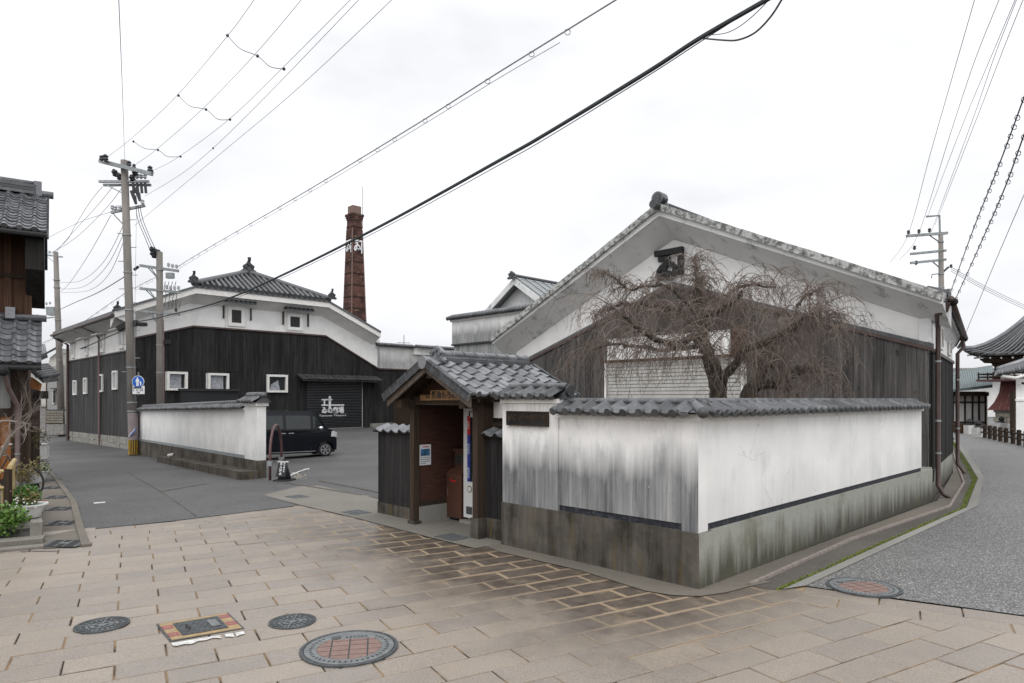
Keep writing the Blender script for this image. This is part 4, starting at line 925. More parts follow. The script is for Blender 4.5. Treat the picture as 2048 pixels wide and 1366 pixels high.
dT = V((-.12, 1, 0)).normalized(); PT0 = lambda s, z: PS(LS, 0)+dT*s+Z3*z
for p, q2, n in ((E0, E1, 16), (E1, E2, 10)):
    d = (q2-p).normalized(); o = V((d.y, -d.x, 0)).normalized(); L_ = (q2-p).length
    i0, i1 = (PS(.03, 3.5), PS(LS, 3.3)) if p is E0 else (PS(LS, 3.3), PT0(8.5, 3.3))
    MB().box8([p-o*.05-Z3*.1, q2-o*.05-Z3*.1, i1, i0], [p-o*.05, q2-o*.05, i1+Z3*.45, i0+Z3*.45]).build('eave_soffit', 'plaster_soffit', w1)
    for k in range(n):
        c = p+d*(L_*(k+.5)/n); MB().tube([c-o*.02+Z3*.03, c-o*.35+Z3*.14], .1, 8).build('eave_tile', 'tile_dark', w1, .8)
        MB().tube([c+o*.03+Z3*.02, c-o*.02+Z3*.03], .115, 8).build('eave_tile', 'tile_dark', w1, .8)
    MB().tube([p+o*.08-Z3*.1, q2+o*.08-Z3*.1], .055, 8).build('gutter', 'downpipe_brown', w1, 1)
def downpipe(par, pts, r, m='downpipe_brown', br=()):
    MB().tube(pts, r, 8).build('downpipe', m, par, .9)
    for p in br: MB().tube([p-Z3*.02, p+Z3*.02], r*1.25, 8).build('bracket', 'steel_grey', par)
x0 = PS(.12, 0)+nS*.11
downpipe(w1, [at(1897, 604, 12.75), at(1892, 621, 12.8), at(1874, 629, 13.0), V((x0.x, x0.y, 3.45)), V((x0.x, x0.y, .25)), V((x0.x+.06, x0.y-.08, .08)), V((x0.x+.16, x0.y-.15, .02))], .046, br=[V((x0.x, x0.y, z)) for z in (2.75, 1.55, .9)])
MB().ball(E0+V((.14, .02, -.15)), .09, 8, 6, (1, 1, .9)).build('hopper', 'plank_tar', w1)
x1 = PS(LS-.1, 0)+nS*.13
downpipe(w1, [E1+V((.0, 0, -.1)), E1+V((-.02, -.1, -.35)), V((x1.x, x1.y, 3.2)), V((x1.x, x1.y, .25)), V((x1.x+.1, x1.y-.15, .02))], .048, br=[V((x1.x, x1.y, z)) for z in (2.5, 1.2)])
MB().ball(E1+V((.05, .0, -.12)), .1, 8, 6).build('hopper', 'plank_tar', w1)
dT = V((-.12, 1, 0)).normalized(); PT = lambda s, z: PS(LS, 0)+dT*s+Z3*z; nT = V((dT.y, -dT.x, 0))
slab(MB(), PT, nT, 0, 9, 2.9, 3.9, -.2, .0).build('street_wall', 'plaster_clean', w1); slab(MB(), PT, nT, 0, 9, -.1, 2.9, -.2, -.0).build('street_wall', 'plank_tar', w1)
# emblem on the gable: a black angle over a brushed character
em = thing('gable_emblem', 'black angle and brushed character emblem on the white gable above the tree', 'emblem', FR(5.6, BF-.1, 5.2))
p0, p1, p2 = pb(1310, 505, BF-.05), pb(1366, 493, BF-.05), pb(1364, 545, BF-.05)
ae0, ae1 = toab(p0.x, p0.y)[0], toab(p1.x, p1.y)[0]
MB().ab(ae1, ae0, BF-.1, BF, 5.83, 5.98).build('bar', 'glyph_black', em); MB().ab(ae1, ae1+.14, BF-.1, BF, 5.25, 5.83).build('bar', 'glyph_black', em)
text('ゐ', .74, FR((ae0+ae1)/2+.08, BF-.03, 5.44), -B3, 'glyph_black', em, .03, .035, sx=1.0, name='character')
# ---------------------------------------------------------------- theatre warehouse across the car park
A2 = 35.9; P2 = PG(A2); n2 = -A3; b0_, b1_ = 3.9, 19.3
wz = lambda b: 5.15+(b-3.9)*.29 if b < 7.05 else (6.06 if b < 15.3 else 6.06-.5*(b-15.3))
w2 = thing('dark_warehouse', 'long black-boarded warehouse with white upper wall and half-hipped tile roof across the car park', 'warehouse', FR(43, 11))
hips = lambda b: 6.5+.43*(min(b, 21.95-b)-3.0)
top2 = lambda b: min(8.15, hips(b))
pts = [FR(A2, b, top2(b)-.1) for b in (b0_, 6.9, 15.05, 19.5)]
MB().prism([FR(A2, b0_, -1.2)]+pts+[FR(A2, 19.5, -.3)], A3*.25).build('front_wall', 'plaster_clean', w2)
wins = [(pa(332, 743, A2), pa(373, 781, A2)), (pa(414, 746, A2), pa(456, 784, A2)), (pa(532, 749, A2), pa(573, 785, A2))]
wr = []
for p, q in wins: wr.append((toab(p.x, p.y)[1], toab(q.x, q.y)[1], q.z, p.z))
sp0, sp1 = pa(611, 768, A2), pa(724, 862, A2); sb0, sb1 = toab(sp0.x, sp0.y)[1], toab(sp1.x, sp1.y)[1]
seam = 3.62
H2 = [(a, b, c, d) for a, b, c, d in wr]+[(sb0-.02, sb1+.02, -2, 3.35)]
planks(w2, P2, b0_+.02, 22.2, .24, lambda s: -.9 if s < 6 else (-.6 if s < 12 else .02), lambda s: seam, n2, 'plank_black', holes=H2)
planks(w2, P2, b0_+.02, 22.2, .24, lambda s: seam-.02, lambda s: max(wz(s), 4.02) if s < 19.5 else 4.05, n2, 'plank_black', th=.035)
def poly_strip(par, P, n, ss, zf, h0, h1, d0, d1, nm, m):
    for a, b in zip(ss, ss[1:]):
        q = [P(a, zf(a)+h0), P(b, zf(b)+h0), P(b, zf(b)+h1), P(a, zf(a)+h1)]; MB().box8([p+n*d0 for p in q], [p+n*d1 for p in q]).build(nm, m, par)
poly_strip(w2, P2, n2, [b0_, 7.05, 15.3, 19.35, 22.2], lambda s: max(wz(s), 4.03), 0, .09, 0, .12, 'board_flashing', 'downpipe_brown')
for i, (s0, s1, z0, z1) in enumerate(wr):
    fr = framed_window(w2, P2, n2, s0, s1, z0, z1, .13, .2, 'trim_white', 'pane_dark', -.02)
    mbp = MB()
    if i < 2: slab(mbp, P2, n2, s0+.15, s1-.3, z0+.15, z1-.15, .045, .055)
    else: mbp.prism([P2(s0+.2, z0+.14), P2(s1-.45, z0+.14), P2(s0+.75, z0+.75), P2(s0+.3, z0+.5)], n2*.06)
    mbp.build('plastic_sheet', 'plastic_sheet', fr)
ups = []
for (x0, y0, x1, y1) in ((455, 612, 488, 654), (573, 626, 604, 662)):
    p, q = pa(x0, y0, A2), pa(x1, y1, A2); s0, s1 = toab(p.x, p.y)[1], toab(q.x, q.y)[1]; ups.append((s0, s1, q.z, p.z))
    slab(MB(), P2, n2, s0-.13, s1+.13, q.z-.13, p.z+.1, 0, .05).build('window_surround', 'trim_white', w2)
    framed_window(w2, P2, n2, s0, s1, q.z, p.z, .2, .12, 'plaster_clean', 'pane_dark', -.06, 6)
    hd = MB().box8([P2(s0-.35, p.z+.22)+n2*.0, P2(s1+.45, p.z+.22), P2(s1+.45, p.z+.12)+n2*.75, P2(s0-.35, p.z+.12)+n2*.75], [P2(s0-.35, p.z+.4), P2(s1+.45, p.z+.4), P2(s1+.45, p.z+.2)+n2*.75, P2(s0-.35, p.z+.2)+n2*.75]).build('window_hood', 'tile_dark', w2)
    for k in range(7):
        s = s0-.3+(s1-s0+.7)*k/6; MB().tube([P2(s, p.z+.42), P2(s, p.z+.24)+n2*.78], .05, 6).build('hood_tile', 'tile_dark', hd)
    for s in (s0-.28, s1+.36): MB().obox(P2(s, p.z-.75), B3*.07, n2*.1, Z3*.95).build('bracket', 'lattice_dark', hd)
# half-hipped roof: plaster verges, hip tiles in front, slopes behind
ao = 35.0
def verge(bk0, bk1, z0, z1, nm='verge'):
    MB().box8([FR(A2, bk0, z0-.75), FR(A2, bk1, z1-.75), FR(ao, bk1, z1-.22), FR(ao, bk0, z0-.22)], [FR(A2, bk0, z0), FR(A2, bk1, z1), FR(ao, bk1, z1), FR(ao, bk0, z0)]).build(nm+'_soffit', 'plaster_clean', w2)
    MB().box8([FR(ao-.06, bk0, z0-.28), FR(ao-.06, bk1, z1-.28), FR(ao+.1, bk1, z1-.28), FR(ao+.1, bk0, z0-.28)], [FR(ao-.06, bk0, z0+.04), FR(ao-.06, bk1, z1+.04), FR(ao+.1, bk1, z1+.04), FR(ao+.1, bk0, z0+.04)]).build(nm+'_board', 'trim_white', w2)
    MB().box8([FR(ao-.12, bk0, z0+.041), FR(ao-.12, bk1, z1+.041), FR(ao+.3, bk1, z1+.041), FR(ao+.3, bk0, z0+.041)], [FR(ao-.12, bk0, z0+.16), FR(ao-.12, bk1, z1+.16), FR(ao+.3, bk1, z1+.16), FR(ao+.3, bk0, z0+.16)]).build(nm+'_tile', 'tile_weathered', w2)
verge(2.95, 6.9, 6.45, 8.13); verge(6.9, 15.05, 8.13, 8.13, 'eave'); verge(15.05, 18.95, 8.13, 6.45)
apx = FR(37.7, 10.97, 9.85); e1, e2 = FR(ao-.1, 6.75, 8.27), FR(ao-.1, 15.2, 8.27)
MB().prism([e1, e2, apx], V((0, 0, -.1))).build('hip_slope', 'tile_dark', w2)
n = 25
for k in range(n):                        # round tile columns running up the hip
    t = (k+.5)/n; foot = e1.lerp(e2, t); f = min(t, 1-t)*2; top = foot.lerp(apx-(e1+e2)/2+foot, f*.97)
    MB().tube([foot+Z3*.07, top+Z3*.07], .105, 8).build('roof_tile', 'tile_weathered', w2, .9)
    MB().tube([foot+Z3*.06-A3*.06, foot+Z3*.07], .125, 8).build('eave_tile', 'tile_dark', w2, .9)
for e in (e1, e2):
    MB().tube([e+Z3*.12, apx+Z3*.12], .17, 8).build('hip_ridge', 'tile_weathered', w2, .9)
    onigawara(w2, e+Z3*.12, .5, -A3, 'tile_dark', True)
MB().tube([apx+Z3*.15, FR(52, 10.97, 10)], .22, 8).build('ridge', 'tile_weathered', w2, .9); onigawara(w2, apx+Z3*.05, .72, -A3, 'tile_dark', True)
for s, be in ((1, 2.95), (-1, 18.95)):
    MB().box8([FR(ao+.2, be, 6.4), FR(50.8, be, 6.4), FR(50.8, 10.97, 9.8), FR(37.7, 10.97, 9.8), ], [FR(ao+.2, be, 6.56), FR(50.8, be, 6.56), FR(50.8, 10.97, 9.95), FR(37.7, 10.97, 9.95)]).build('roof_slope', 'tile_dark', w2)
# lane-side wall
P2S = lambda s, z: FR(A2+s, b0_, z); n2s = -B3; Ls = 14.7
gz = lambda s: g(*FR(A2+s, b0_, 0).xy)
MB().box8([P2S(0, -1.6), P2S(Ls, -1.6), P2S(Ls, -1.6)+B3*.3, P2S(0, -1.6)+B3*.3], [P2S(0, 6.2), P2S(Ls, 6.2), P2S(Ls, 6.2)+B3*.3, P2S(0, 6.2)+B3*.3]).build('side_wall', 'plaster_clean', w2)
sw = []
for (x0, y0, x1, y1) in ((228, 742, 237, 779), (201, 749, 208, 784), (170, 756, 176, 788), (149, 761, 155, 790)):
    p, q = pb(x0, y0, b0_), pb(x1, y1, b0_); s1, s0 = toab(p.x, p.y)[0]-A2, toab(q.x, q.y)[0]-A2; sw.append((s0, s1, q.z, p.z))
planks(w2, P2S, .02, Ls, .24, lambda s: gz(s)+.62, lambda s: 3.1, n2s, 'plank_charcoal', holes=sw)
planks(w2, P2S, .02, Ls, .24, lambda s: 3.09, lambda s: 4.55, n2s, 'plank_charcoal', th=.035)
for s0, s1, z0, z1 in sw: framed_window(w2, P2S, n2s, s0, s1, z0, z1, .1, .12, 'trim_white', 'plastic_sheet', -.03)
slab(MB(), P2S, n2s, 0, Ls, 4.55, 4.62, 0, .1).build('board_flashing', 'downpipe_brown', w2)
k = 0; s = 0
while s < Ls:                             # rubble foot of the wall
    wd = random.uniform(.45, .8)
    for r in (0, 1):
        z = gz(s)-.1+r*.38; MB().box8([P2S(s+.01, z), P2S(min(s+wd, Ls)-.015, z+.01), P2S(min(s+wd, Ls)-.015, z), P2S(s+.01, z)][:2]+[P2S(min(s+wd, Ls)-.02, z+.35), P2S(s+.02, z+.34)], [p+n2s*random.uniform(.04, .09) for p in (P2S(s+.01, z), P2S(min(s+wd, Ls)-.015, z+.01), P2S(min(s+wd, Ls)-.02, z+.35), P2S(s+.02, z+.34))]).build('stone', 'stone_base', w2)
    s += wd
for s0 in (1.2, 5.2, 9.2, 13):            # little hooded windows high on the side
    slab(MB(), P2S, n2s, s0, s0+.9, 4.75, 5.75, 0, .1).build('window_surround', 'trim_white', w2); slab(MB(), P2S, n2s, s0+.25, s0+.65, 4.95, 5.6, .1, .11).build('pane', 'plastic_sheet', w2)
    MB().box8([P2S(s0-.2, 5.8), P2S(s0+1.1, 5.8), P2S(s0+1.1, 5.75)+n2s*.5, P2S(s0-.2, 5.75)+n2s*.5], [P2S(s0-.2, 5.95), P2S(s0+1.1, 5.95), P2S(s0+1.1, 5.82)+n2s*.5, P2S(s0-.2, 5.82)+n2s*.5]).build('window_hood', 'trim_white', w2)
MB().box8([FR(A2-.9, 2.95, 6.2), FR(50.7, 2.95, 6.2), FR(50.7, b0_, 5.8), FR(A2-.9, b0_, 5.8)], [FR(A2-.9, 2.95, 6.4), FR(50.7, 2.95, 6.4), FR(50.7, b0_, 6.9), FR(A2-.9, b0_, 6.9)]).build('eave_soffit', 'plaster_soffit', w2)
MB().tube([FR(A2-.8, 2.85, 6.3), FR(50.7, 2.85, 6.3)], .09, 6).build('gutter', 'downpipe_brown', w2)
sd = 6.1; downpipe(w2, [FR(A2+sd, 2.85, 6.25), FR(A2+sd, 3.6, 5.9), FR(A2+sd, 3.78, 5.6), FR(A2+sd, 3.78, -.9)], .07, 'downpipe_mauve')
downpipe(w2, [FR(A2+14.5, 2.9, 6.2), FR(A2+14.5, 3.75, 5.7), FR(A2+14.5, 3.75, -1.2)], .09, 'downpipe_brown')
onigawara(w2, FR(A2-.7, 3.1, 6.5), .4, n2, 'tile_dark', True)
# theatre shutter, pent roof and lettering
sh = thing('theatre_shutter', 'black roller shutter with white theatre logo under a small shingled pent roof', 'shutter', P2(sb0+2, 0))
for k in range(30): slab(MB(), P2, n2, sb0, sb1, .05+k*.105, .05+k*.105+.098, -.03, .012).build('slat', 'shutter_black', sh)
slab(MB(), P2, n2, sb0-.05, sb1+.05, 0, 3.3, -.06, -.025).build('shutter_back', 'shutter_black', sh)
slab(MB(), P2, n2, sb0, sb1, -.02, .05, -.03, .03).build('sill', 'concrete_kerb', sh)
pq0, pq1 = pa(592, 752, A2), pa(752, 767, A2); pb0, pb1 = toab(pq0.x, pq0.y)[1], toab(pq1.x, pq1.y)[1]
zt, ze = 3.55, 3.18
MB().box8([P2(pb0, zt-.08), P2(pb1, zt-.08), P2(pb1, ze-.08)+n2*.9, P2(pb0, ze-.08)+n2*.9], [P2(pb0, zt), P2(pb1, zt), P2(pb1, ze)+n2*.9, P2(pb0, ze)+n2*.9]).build('pent_roof', 'plank_black', sh)
for k in range(15):
    for r in (0, 1):
        s0, s1 = pb0+(pb1-pb0)*k/15+.02, pb0+(pb1-pb0)*(k+1)/15-.02; u0, u1 = r*.45, r*.45+.5
        pz = lambda u: zt+(ze-zt)*u+.0; MB().box8([P2(s0, pz(u0)+.01)+n2*.95*u0, P2(s1, pz(u0)+.01)+n2*.95*u0, P2(s1, pz(u1)+.03)+n2*.95*u1, P2(s0, pz(u1)+.03)+n2*.95*u1], [P2(s0, pz(u0)+.03)+n2*.95*u0, P2(s1, pz(u0)+.03)+n2*.95*u0, P2(s1, pz(u1)+.06)+n2*.95*u1, P2(s0, pz(u1)+.06)+n2*.95*u1]).build('shingle', 'plank_charcoal', sh)
for s in (pb0+.25, pb1-.25): MB().obox(P2(s, 2.7), B3*.1, n2*.1, Z3*.6).build('bracket', 'plank_black', sh)
def logo(x0, y0, x1, y1):
    p, q = pa(x0, y0, A2), pa(x1, y1, A2); slab(MB(), P2, n2, toab(p.x, p.y)[1], toab(q.x, q.y)[1], q.z, p.z, .014, .03).build('logo_bar', 'glyph_white', sh)
for r in ((643, 798, 664.5, 800.5), (647, 800.5, 649.8, 809), (642.5, 809, 656.5, 811.5), (662, 808.8, 688, 811.2), (657, 792, 661.5, 817)): logo(*r)
pm = pa(665.5, 821, A2); bm_ = toab(pm.x, pm.y)[1]; pe0, pe1 = pa(643, 821, A2), pa(688, 821, A2); wL = toab(pe1.x, pe1.y)[1]-toab(pe0.x, pe0.y)[1]
text('ゐの劇場', .46, P2(bm_, pm.z)+n2*.016, n2, 'glyph_white', sh, .006, .012, sx=wL/(.46*4))
pm = pa(665.5, 831, A2); text('Tatsuno Theatre', .16, P2(bm_, pm.z)+n2*.016, n2, 'glyph_white', sh, .004, .003, space=1.35, sx=1.32)
# low link wall between the two courtyard buildings
lk = thing('link_wall', 'white wall with thin tile coping and a dark stain between warehouse and gate roof', 'wall', FR(A2, 23))
slab(MB(), P2, n2, 19.3, 22.2, 4.0, 5.68, -.2, .0).build('plaster_panel', 'plaster_link', lk)
slab(MB(), P2, n2, 22.2, 30, 3.9, 5.2, -.2, -.25+.3).build('plaster_panel', 'plaster_link', lk); slab(MB(), P2, n2, 22.2, 30, 5.2, 5.7, -.2, .35).build('cornice', 'plaster_clean', lk)
slab(MB(), P2, n2, 22.6, 23.4, 0, 3.9, -.3, -.1).build('white_post', 'trim_white', lk); slab(MB(), P2, n2, 22.2, 30, 0, 3.9, -1.2, -1.0).build('dark_recess', 'plank_tar', lk)
slab(MB(), P2, n2, 20.6, 22.0, .1, 2.3, .02, .05).build('door', 'wood_dark', lk)
slab(MB(), P2, n2, 18.7, 20.5, 0, .28, .0, .3).build('step', 'concrete_kerb', lk)
MB().box8([P2(20.2, 2.6), P2(22.2, 2.6), P2(22.2, 2.45)+n2*.7, P2(20.2, 2.45)+n2*.7], [P2(20.2, 2.75), P2(22.2, 2.75), P2(22.2, 2.52)+n2*.7, P2(20.2, 2.52)+n2*.7]).build('pent_roof', 'plank_black', lk)
lt = MB().tube([P2(0, 0), P2(0, 0)+n2*.5-Z3*.12], .1, 6).mesh('coping_tile', 'tile_weathered', P2(0, 0), 1)
for k in range(44): inst('coping_tile', lt, lk, Matrix.Translation(P2(19.2+k*.245, 5.85)+(n2*.3 if k > 12 else V((0, 0, 0)))))
slab(MB(), P2, n2, 19.2, 30, 5.68, 5.82, -.4, .1).build('coping_bed', 'tile_dark', lk)
# brick chimney
ch = thing('chimney', 'tall square brick chimney with white painted mark behind the warehouse', 'chimney', at(709, 797, 58)-Z3*2)
cb = at(709, 797, 58); cb.z = 0
def sq(hw, z): return [cb+A3*i*hw+B3*j*hw+Z3*z for i, j in ((-1, -1), (1, -1), (1, 1), (-1, 1))]
hw = lambda z: .97-.0285*z
MB().box8(sq(hw(0), -.5), sq(hw(18), 18)).build('shaft', 'chimney_brick', ch)
for k in range(15):
    z = 17.0-k*1.02; MB().box8(sq(hw(z)+.035, z-.05), sq(hw(z)+.035, z+.05)).build('iron_band', 'wood_dark', ch)
for k in range(3): MB().box8(sq(hw(18)+.05+.05*k, 17.6+k*.18), sq(hw(18)+.05+.05*k, 17.78+k*.18)).build('corbel', 'chimney_brick', ch)
MB().box8(sq(.42, 18.1), sq(.42, 18.85)).build('top_course', 'brick_red', ch)
for i in (-1, 1):
    for j in (-1, 1):
        c0, c1 = cb+A3*i*hw(0)+B3*j*hw(0), cb+A3*i*hw(16.8)+B3*j*hw(16.8)+Z3*16.8; MB().tube([c0, c1], .05, 6).build('corner_iron', 'brick_red', ch)
for nn, u, flip in ((-A3, B3, 1), (-B3, -A3, 1)):
    z = 15.25; c = cb+nn*(hw(z)+.03)+Z3*z
    if (c-cb).dot(V((0, -1, 0))) < 0: continue
    MB().obox(c-u*.42+Z3*.45, u*.84, nn*.03, Z3*.14).build('painted_bar', 'glyph_white', ch); MB().obox(c+u*.32-Z3*.55, u*.1, nn*.03, Z3*1.0).build('painted_bar', 'glyph_white', ch)
    text('ゐ', .95, c-u*.06-Z3*.08+nn*.01, nn, 'glyph_white', ch, .01, .03, sx=.82, name='character')
MB().tube([cb-A3*.45+B3*.55+Z3*17, cb-A3*.45+B3*.55+Z3*20.6], .03, 5).build('lightning_rod', 'steel_grey', ch)
# stained courtyard wall and the gable behind it
mw = thing('courtyard_building', 'grey streaked plaster building with tiled coping left of the big gable', 'building', FR(24, 22))
PM = PF(22); slab(MB(), PM, -B3, 14, 31, 5.65, 7.15, -2, 0).build('upper_wall', 'plaster_stained', mw); slab(MB(), PM, -B3, 14, 30.9, 0, 5.55, -2, -.1).build('lower_wall', 'plaster_stained', mw)
slab(MB(), PM, -B3, 14, 31.05, 5.55, 5.65, -.2, .05).build('ledge', 'tile_dark', mw); slab(MB(), PM, -B3, 14, 31.1, 7.15, 7.3, -2, .12).build('coping_bed', 'trim_white', mw)
mt = MB().tube([V((0, 0, 0))+B3*.3+Z3*.15, V((0, 0, 0))-B3*.3-Z3*.08], .13, 8).mesh('coping_tile', 'tile_weathered', smooth=1)
for k in range(56): inst('coping_tile', mt, mw, Matrix.Translation(FR(31.1-k*.3, 21.95, 7.42)))
gb = thing('rear_gable_building', 'white gabled storehouse with pale metal roof behind the streaked wall', 'building', FR(33, 35))
PGb = PF(30); zg = lambda a: 11.3-.66*abs(a-32.3)
MB().prism([FR(25, 30, 0), FR(25, 30, zg(25)-.4), FR(32.3, 30, 10.9), FR(41, 30, zg(41)-.4), FR(41, 30, 0)], B3*.3).build('gable_wall', 'plaster_verge', gb)
for e in (24.6, 41.6):
    MB().box8([FR(32.3, 29.2, 11.0), FR(e, 29.2, zg(e)-.3), FR(e, 45, zg(e)-.3), FR(32.3, 45, 11.0)], [FR(32.3, 29.2, 11.25), FR(e, 29.2, zg(e)-.05), FR(e, 45, zg(e)-.05), FR(32.3, 45, 11.25)]).build('roof', 'roof_metal', gb)
    MB().box8([FR(32.3, 29.1, 10.7), FR(e, 29.1, zg(e)-.6), FR(e, 29.2, zg(e)-.6), FR(32.3, 29.2, 10.7)], [FR(32.3, 29.1, 11.2), FR(e, 29.1, zg(e)-.1), FR(e, 29.2, zg(e)-.1), FR(32.3, 29.2, 11.2)]).build('barge_board', 'plaster_verge', gb)
for k in range(16):
    b = 29.4+k; MB().tube([FR(32.3, b, 11.3), FR(24.6, b, zg(24.6)+.02)], .06, 5).build('roof_seam', 'steel_grey', gb)
MB().tube([FR(32.3, 29, 11.4), FR(32.3, 45, 11.4)], .13, 8).build('ridge', 'tile_weathered', gb, 1); onigawara(gb, FR(32.3, 29.0, 11.1), .65, -B3, 'tile_weathered')
slab(MB(), PGb, -B3, 31.2, 34.2, 8.3, 9.0, 0, .1).build('gable_vent', 'plank_tar', gb); slab(MB(), PGb, -B3, 30, 35.6, 7.0, 8.2, 0, .12).build('vent_surround', 'plaster_verge', gb)
ant = thing('tv_antenna', 'thin rooftop television aerial above the tile-capped link wall', 'antenna', at(808, 700, 62))
p = at(808, 700, 62); MB().tube([p, p+Z3*1.4], .04, 5).build('mast', 'steel_grey', ant); MB().tube([p+V((-.6, 0, .7)), p+V((.6, 0, .65))], .03, 4).build('boom', 'steel_grey', ant)
for k in range(5): MB().tube([p+V((-.5+.25*k, -.3, .68)), p+V((-.5+.25*k, .3, .68))], .02, 4).build('element', 'steel_grey', ant)
MB().tube([p-Z3*4, p], .04, 5).build('mast', 'steel_grey', ant)
# ---------------------------------------------------------------- utility poles
PC = at
def pole(label, top, base, r0, r1, grp='concrete utility poles'):
    t = thing('utility_pole', label, 'utility pole', base, grp); MB().tube([base-Z3*.2, base.lerp(top, .5), top], [r1, (r0+r1)/2, r0], 14).build('shaft', 'pole_concrete', t, 1); return t
def arm(t, p, q, th=.09, m='steel_grey'):
    d = (q-p).normalized(); n = d.cross(Z3).normalized(); u = n.cross(d); return MB().obox(p-n*th/2-u*th/2, q-p, n*th, u*th).build('crossarm', m, t)
def insul(t, p, sc=1.0, m='insulator', d=Z3):
    d = V(d).normalized(); MB().tube_prof([p+d*h*sc for h in (0, .05, .06, .11, .12, .17, .18, .23)], [r*sc for r in (.04, .05, .09, .08, .05, .09, .08, .03)], 8, d).build('insulator', m, t)
def strut(t, p, q, r=.025): MB().tube([p, q], r, 5).build('brace', 'steel_grey', t)
Y1 = gp(268, 911).y
bp = gp(268, 911); tpp = at(248.5, 321, Y1)
p1 = pole('tall leaning concrete pole with blue walkway sign beside the white lane wall', tpp, bp, .15, .19)
c = lambda px, py, y=Y1: at(px, py, y)
a1 = arm(p1, c(200, 322), c(304, 348, Y1-.6), .16); arm(p1, c(198, 363), c(298, 363), .1); arm(p1, c(207, 370, Y1+.3), c(302, 370, Y1+.3), .1); arm(p1, c(222, 425), c(290, 411, Y1+.2), .11)
for px, py, s in ((203, 322, 1.1), (211, 323, 1.4), (258, 334, 1.2), (268, 337, .9), (300, 345, 1.3), (304, 347, .8)): insul(p1, c(px, py, Y1-.3), s)
for px, py in ((227, 345), (236, 352), (268, 346), (262, 356)): insul(p1, c(px, py-6), 1.5, d=(.4, 0, -1))
for px in (266, 274, 282, 290):
    insul(p1, c(px, 358), 1.0, 'insulator_pale'); MB().tube([c(px, 366), c(px+2, 386)], .06, 7).build('fuse', 'insulator', p1); 
for px, py in ((264, 382), (268, 392), (272, 376), (276, 386)): MB().tube([c(px, py), c(px+4, py+16)], [.1, .06], 6).build('cable_end', 'insulator', p1)
for px, py in ((225, 420), (231, 422), (240, 423), (285, 409)): insul(p1, c(px, py), 1.0, 'insulator_pale')
for k in range(13):
    z = .0+3.2+k*.62; q = bp.lerp(tpp, (z+.55)/(tpp.z+.55)); s = 1 if k % 2 else -1; MB().tube([q, q+V((s*.42, 0, 0))], .018, 5).build('step_bolt', 'steel_grey', p1)
for py, r in ((470, .185), (545, .19), (620, .195), (735, .2), (805, .205), (822, .206)):
    q = bp.lerp(tpp, (bp.z-c(250, py).z)/(bp.z-tpp.z)); MB().tube([q-Z3*.03, q+Z3*.03], r, 14).build('band', 'steel_grey', p1)
strut(p1, c(215, 371), c(249, 388)); strut(p1, c(300, 347), c(256, 338)); strut(p1, c(225, 426), c(252, 455))
q0, q1 = bp.lerp(tpp, .004), bp.lerp(tpp, .052)
mb = MB().tube([q0, q1], .2, 18); mb.build('guard_wrap', 'rubber', p1)
for k in range(9):
    an = math.pi+math.pi*(k+.5)/9; d = V((math.cos(an), math.sin(an), 0)); 
    MB().tube([q0+d*.2, q1+d*.198], .016, 4).build('yellow_stripe', 'stripe_yellow', p1)
MB().tube([bp.lerp(tpp, .053), bp.lerp(tpp, .145)], .2, 18).build('mauve_wrap', 'wrap_mauve', p1)
for k in range(2): MB().obox(c(263+k*3, 872-k*1)+V((0, -.26, 0)), V((.28, 0, .34)), V((.05, 0, 0)), V((0, .02, 0))).build('pale_stripe', 'sign_blue' if k else 'paint_white', p1)
MB().obox(c(236, 662), V((.55, 0, .3)), V((0, .2, 0)), V((-.1, 0, .2))).build('lamp_head', 'rubber', p1); MB().obox(c(275, 652), V((.34, 0, 0)), V((0, .2, 0)), Z3*.16).build('splice_box', 'rubber', p1); MB().obox(c(258, 655), V((.3, 0, .1)), V((0, .2, 0)), Z3*.25).build('splice_box', 'rubber', p1)
arm(p1, c(268, 540), c(277, 533), .09, 'rubber')
# round blue walkway sign with its plate
ws = thing('walkway_sign', 'round blue pedestrian sign with white plate below on the tall pole', 'sign', c(276, 765))
sy = Y1-.28; sc_ = at(276.5, 763.5, sy); yv = V((0, -1, 0))
MB().tube([sc_, sc_+yv*.02], .27, 28).build('disc', 'sign_white', ws); MB().tube([sc_+yv*.02, sc_+yv*.024], .25, 28).build('disc', 'sign_blue', ws)
def fig(dx, dz, s):
    o = sc_+yv*.026+V((dx, 0, dz)); P = lambda x, z: o+V((x*s, 0, z*s))
    for q in ([(-.06, .09), (.06, .09), (.08, -.03), (.045, -.03), (.05, -.2), (.005, -.2), (0, -.06), (-.005, -.2), (-.05, -.2), (-.045, -.03), (-.08, -.03)],): MB().prism([P(*v) for v in q], yv*.004).build('figure', 'sign_white', ws)
    MB().tube([P(0, .13), P(0, .13)+yv*.004], .035*s, 12).build('figure', 'sign_white', ws)
fig(-.02, .02, 1.05); fig(.12, -.06, .55)
MB().obox(at(265.5, 788, sy), V((.53, 0, 0)), yv*.02, Z3*.36).build('plate', 'sign_white', ws)
for k, s in enumerate(('軽車両を除く', '土・日・休日', '7-20')): text(s, .1, at(276.5, 776+k*4.6, sy)+yv*.023, yv, 'glyph_black', ws, .002, .002, sx=.78)
MB().tube([at(277, 745, sy+.02), at(277, 790, sy+.02)], .03, 8).build('bracket', 'steel_grey', ws)
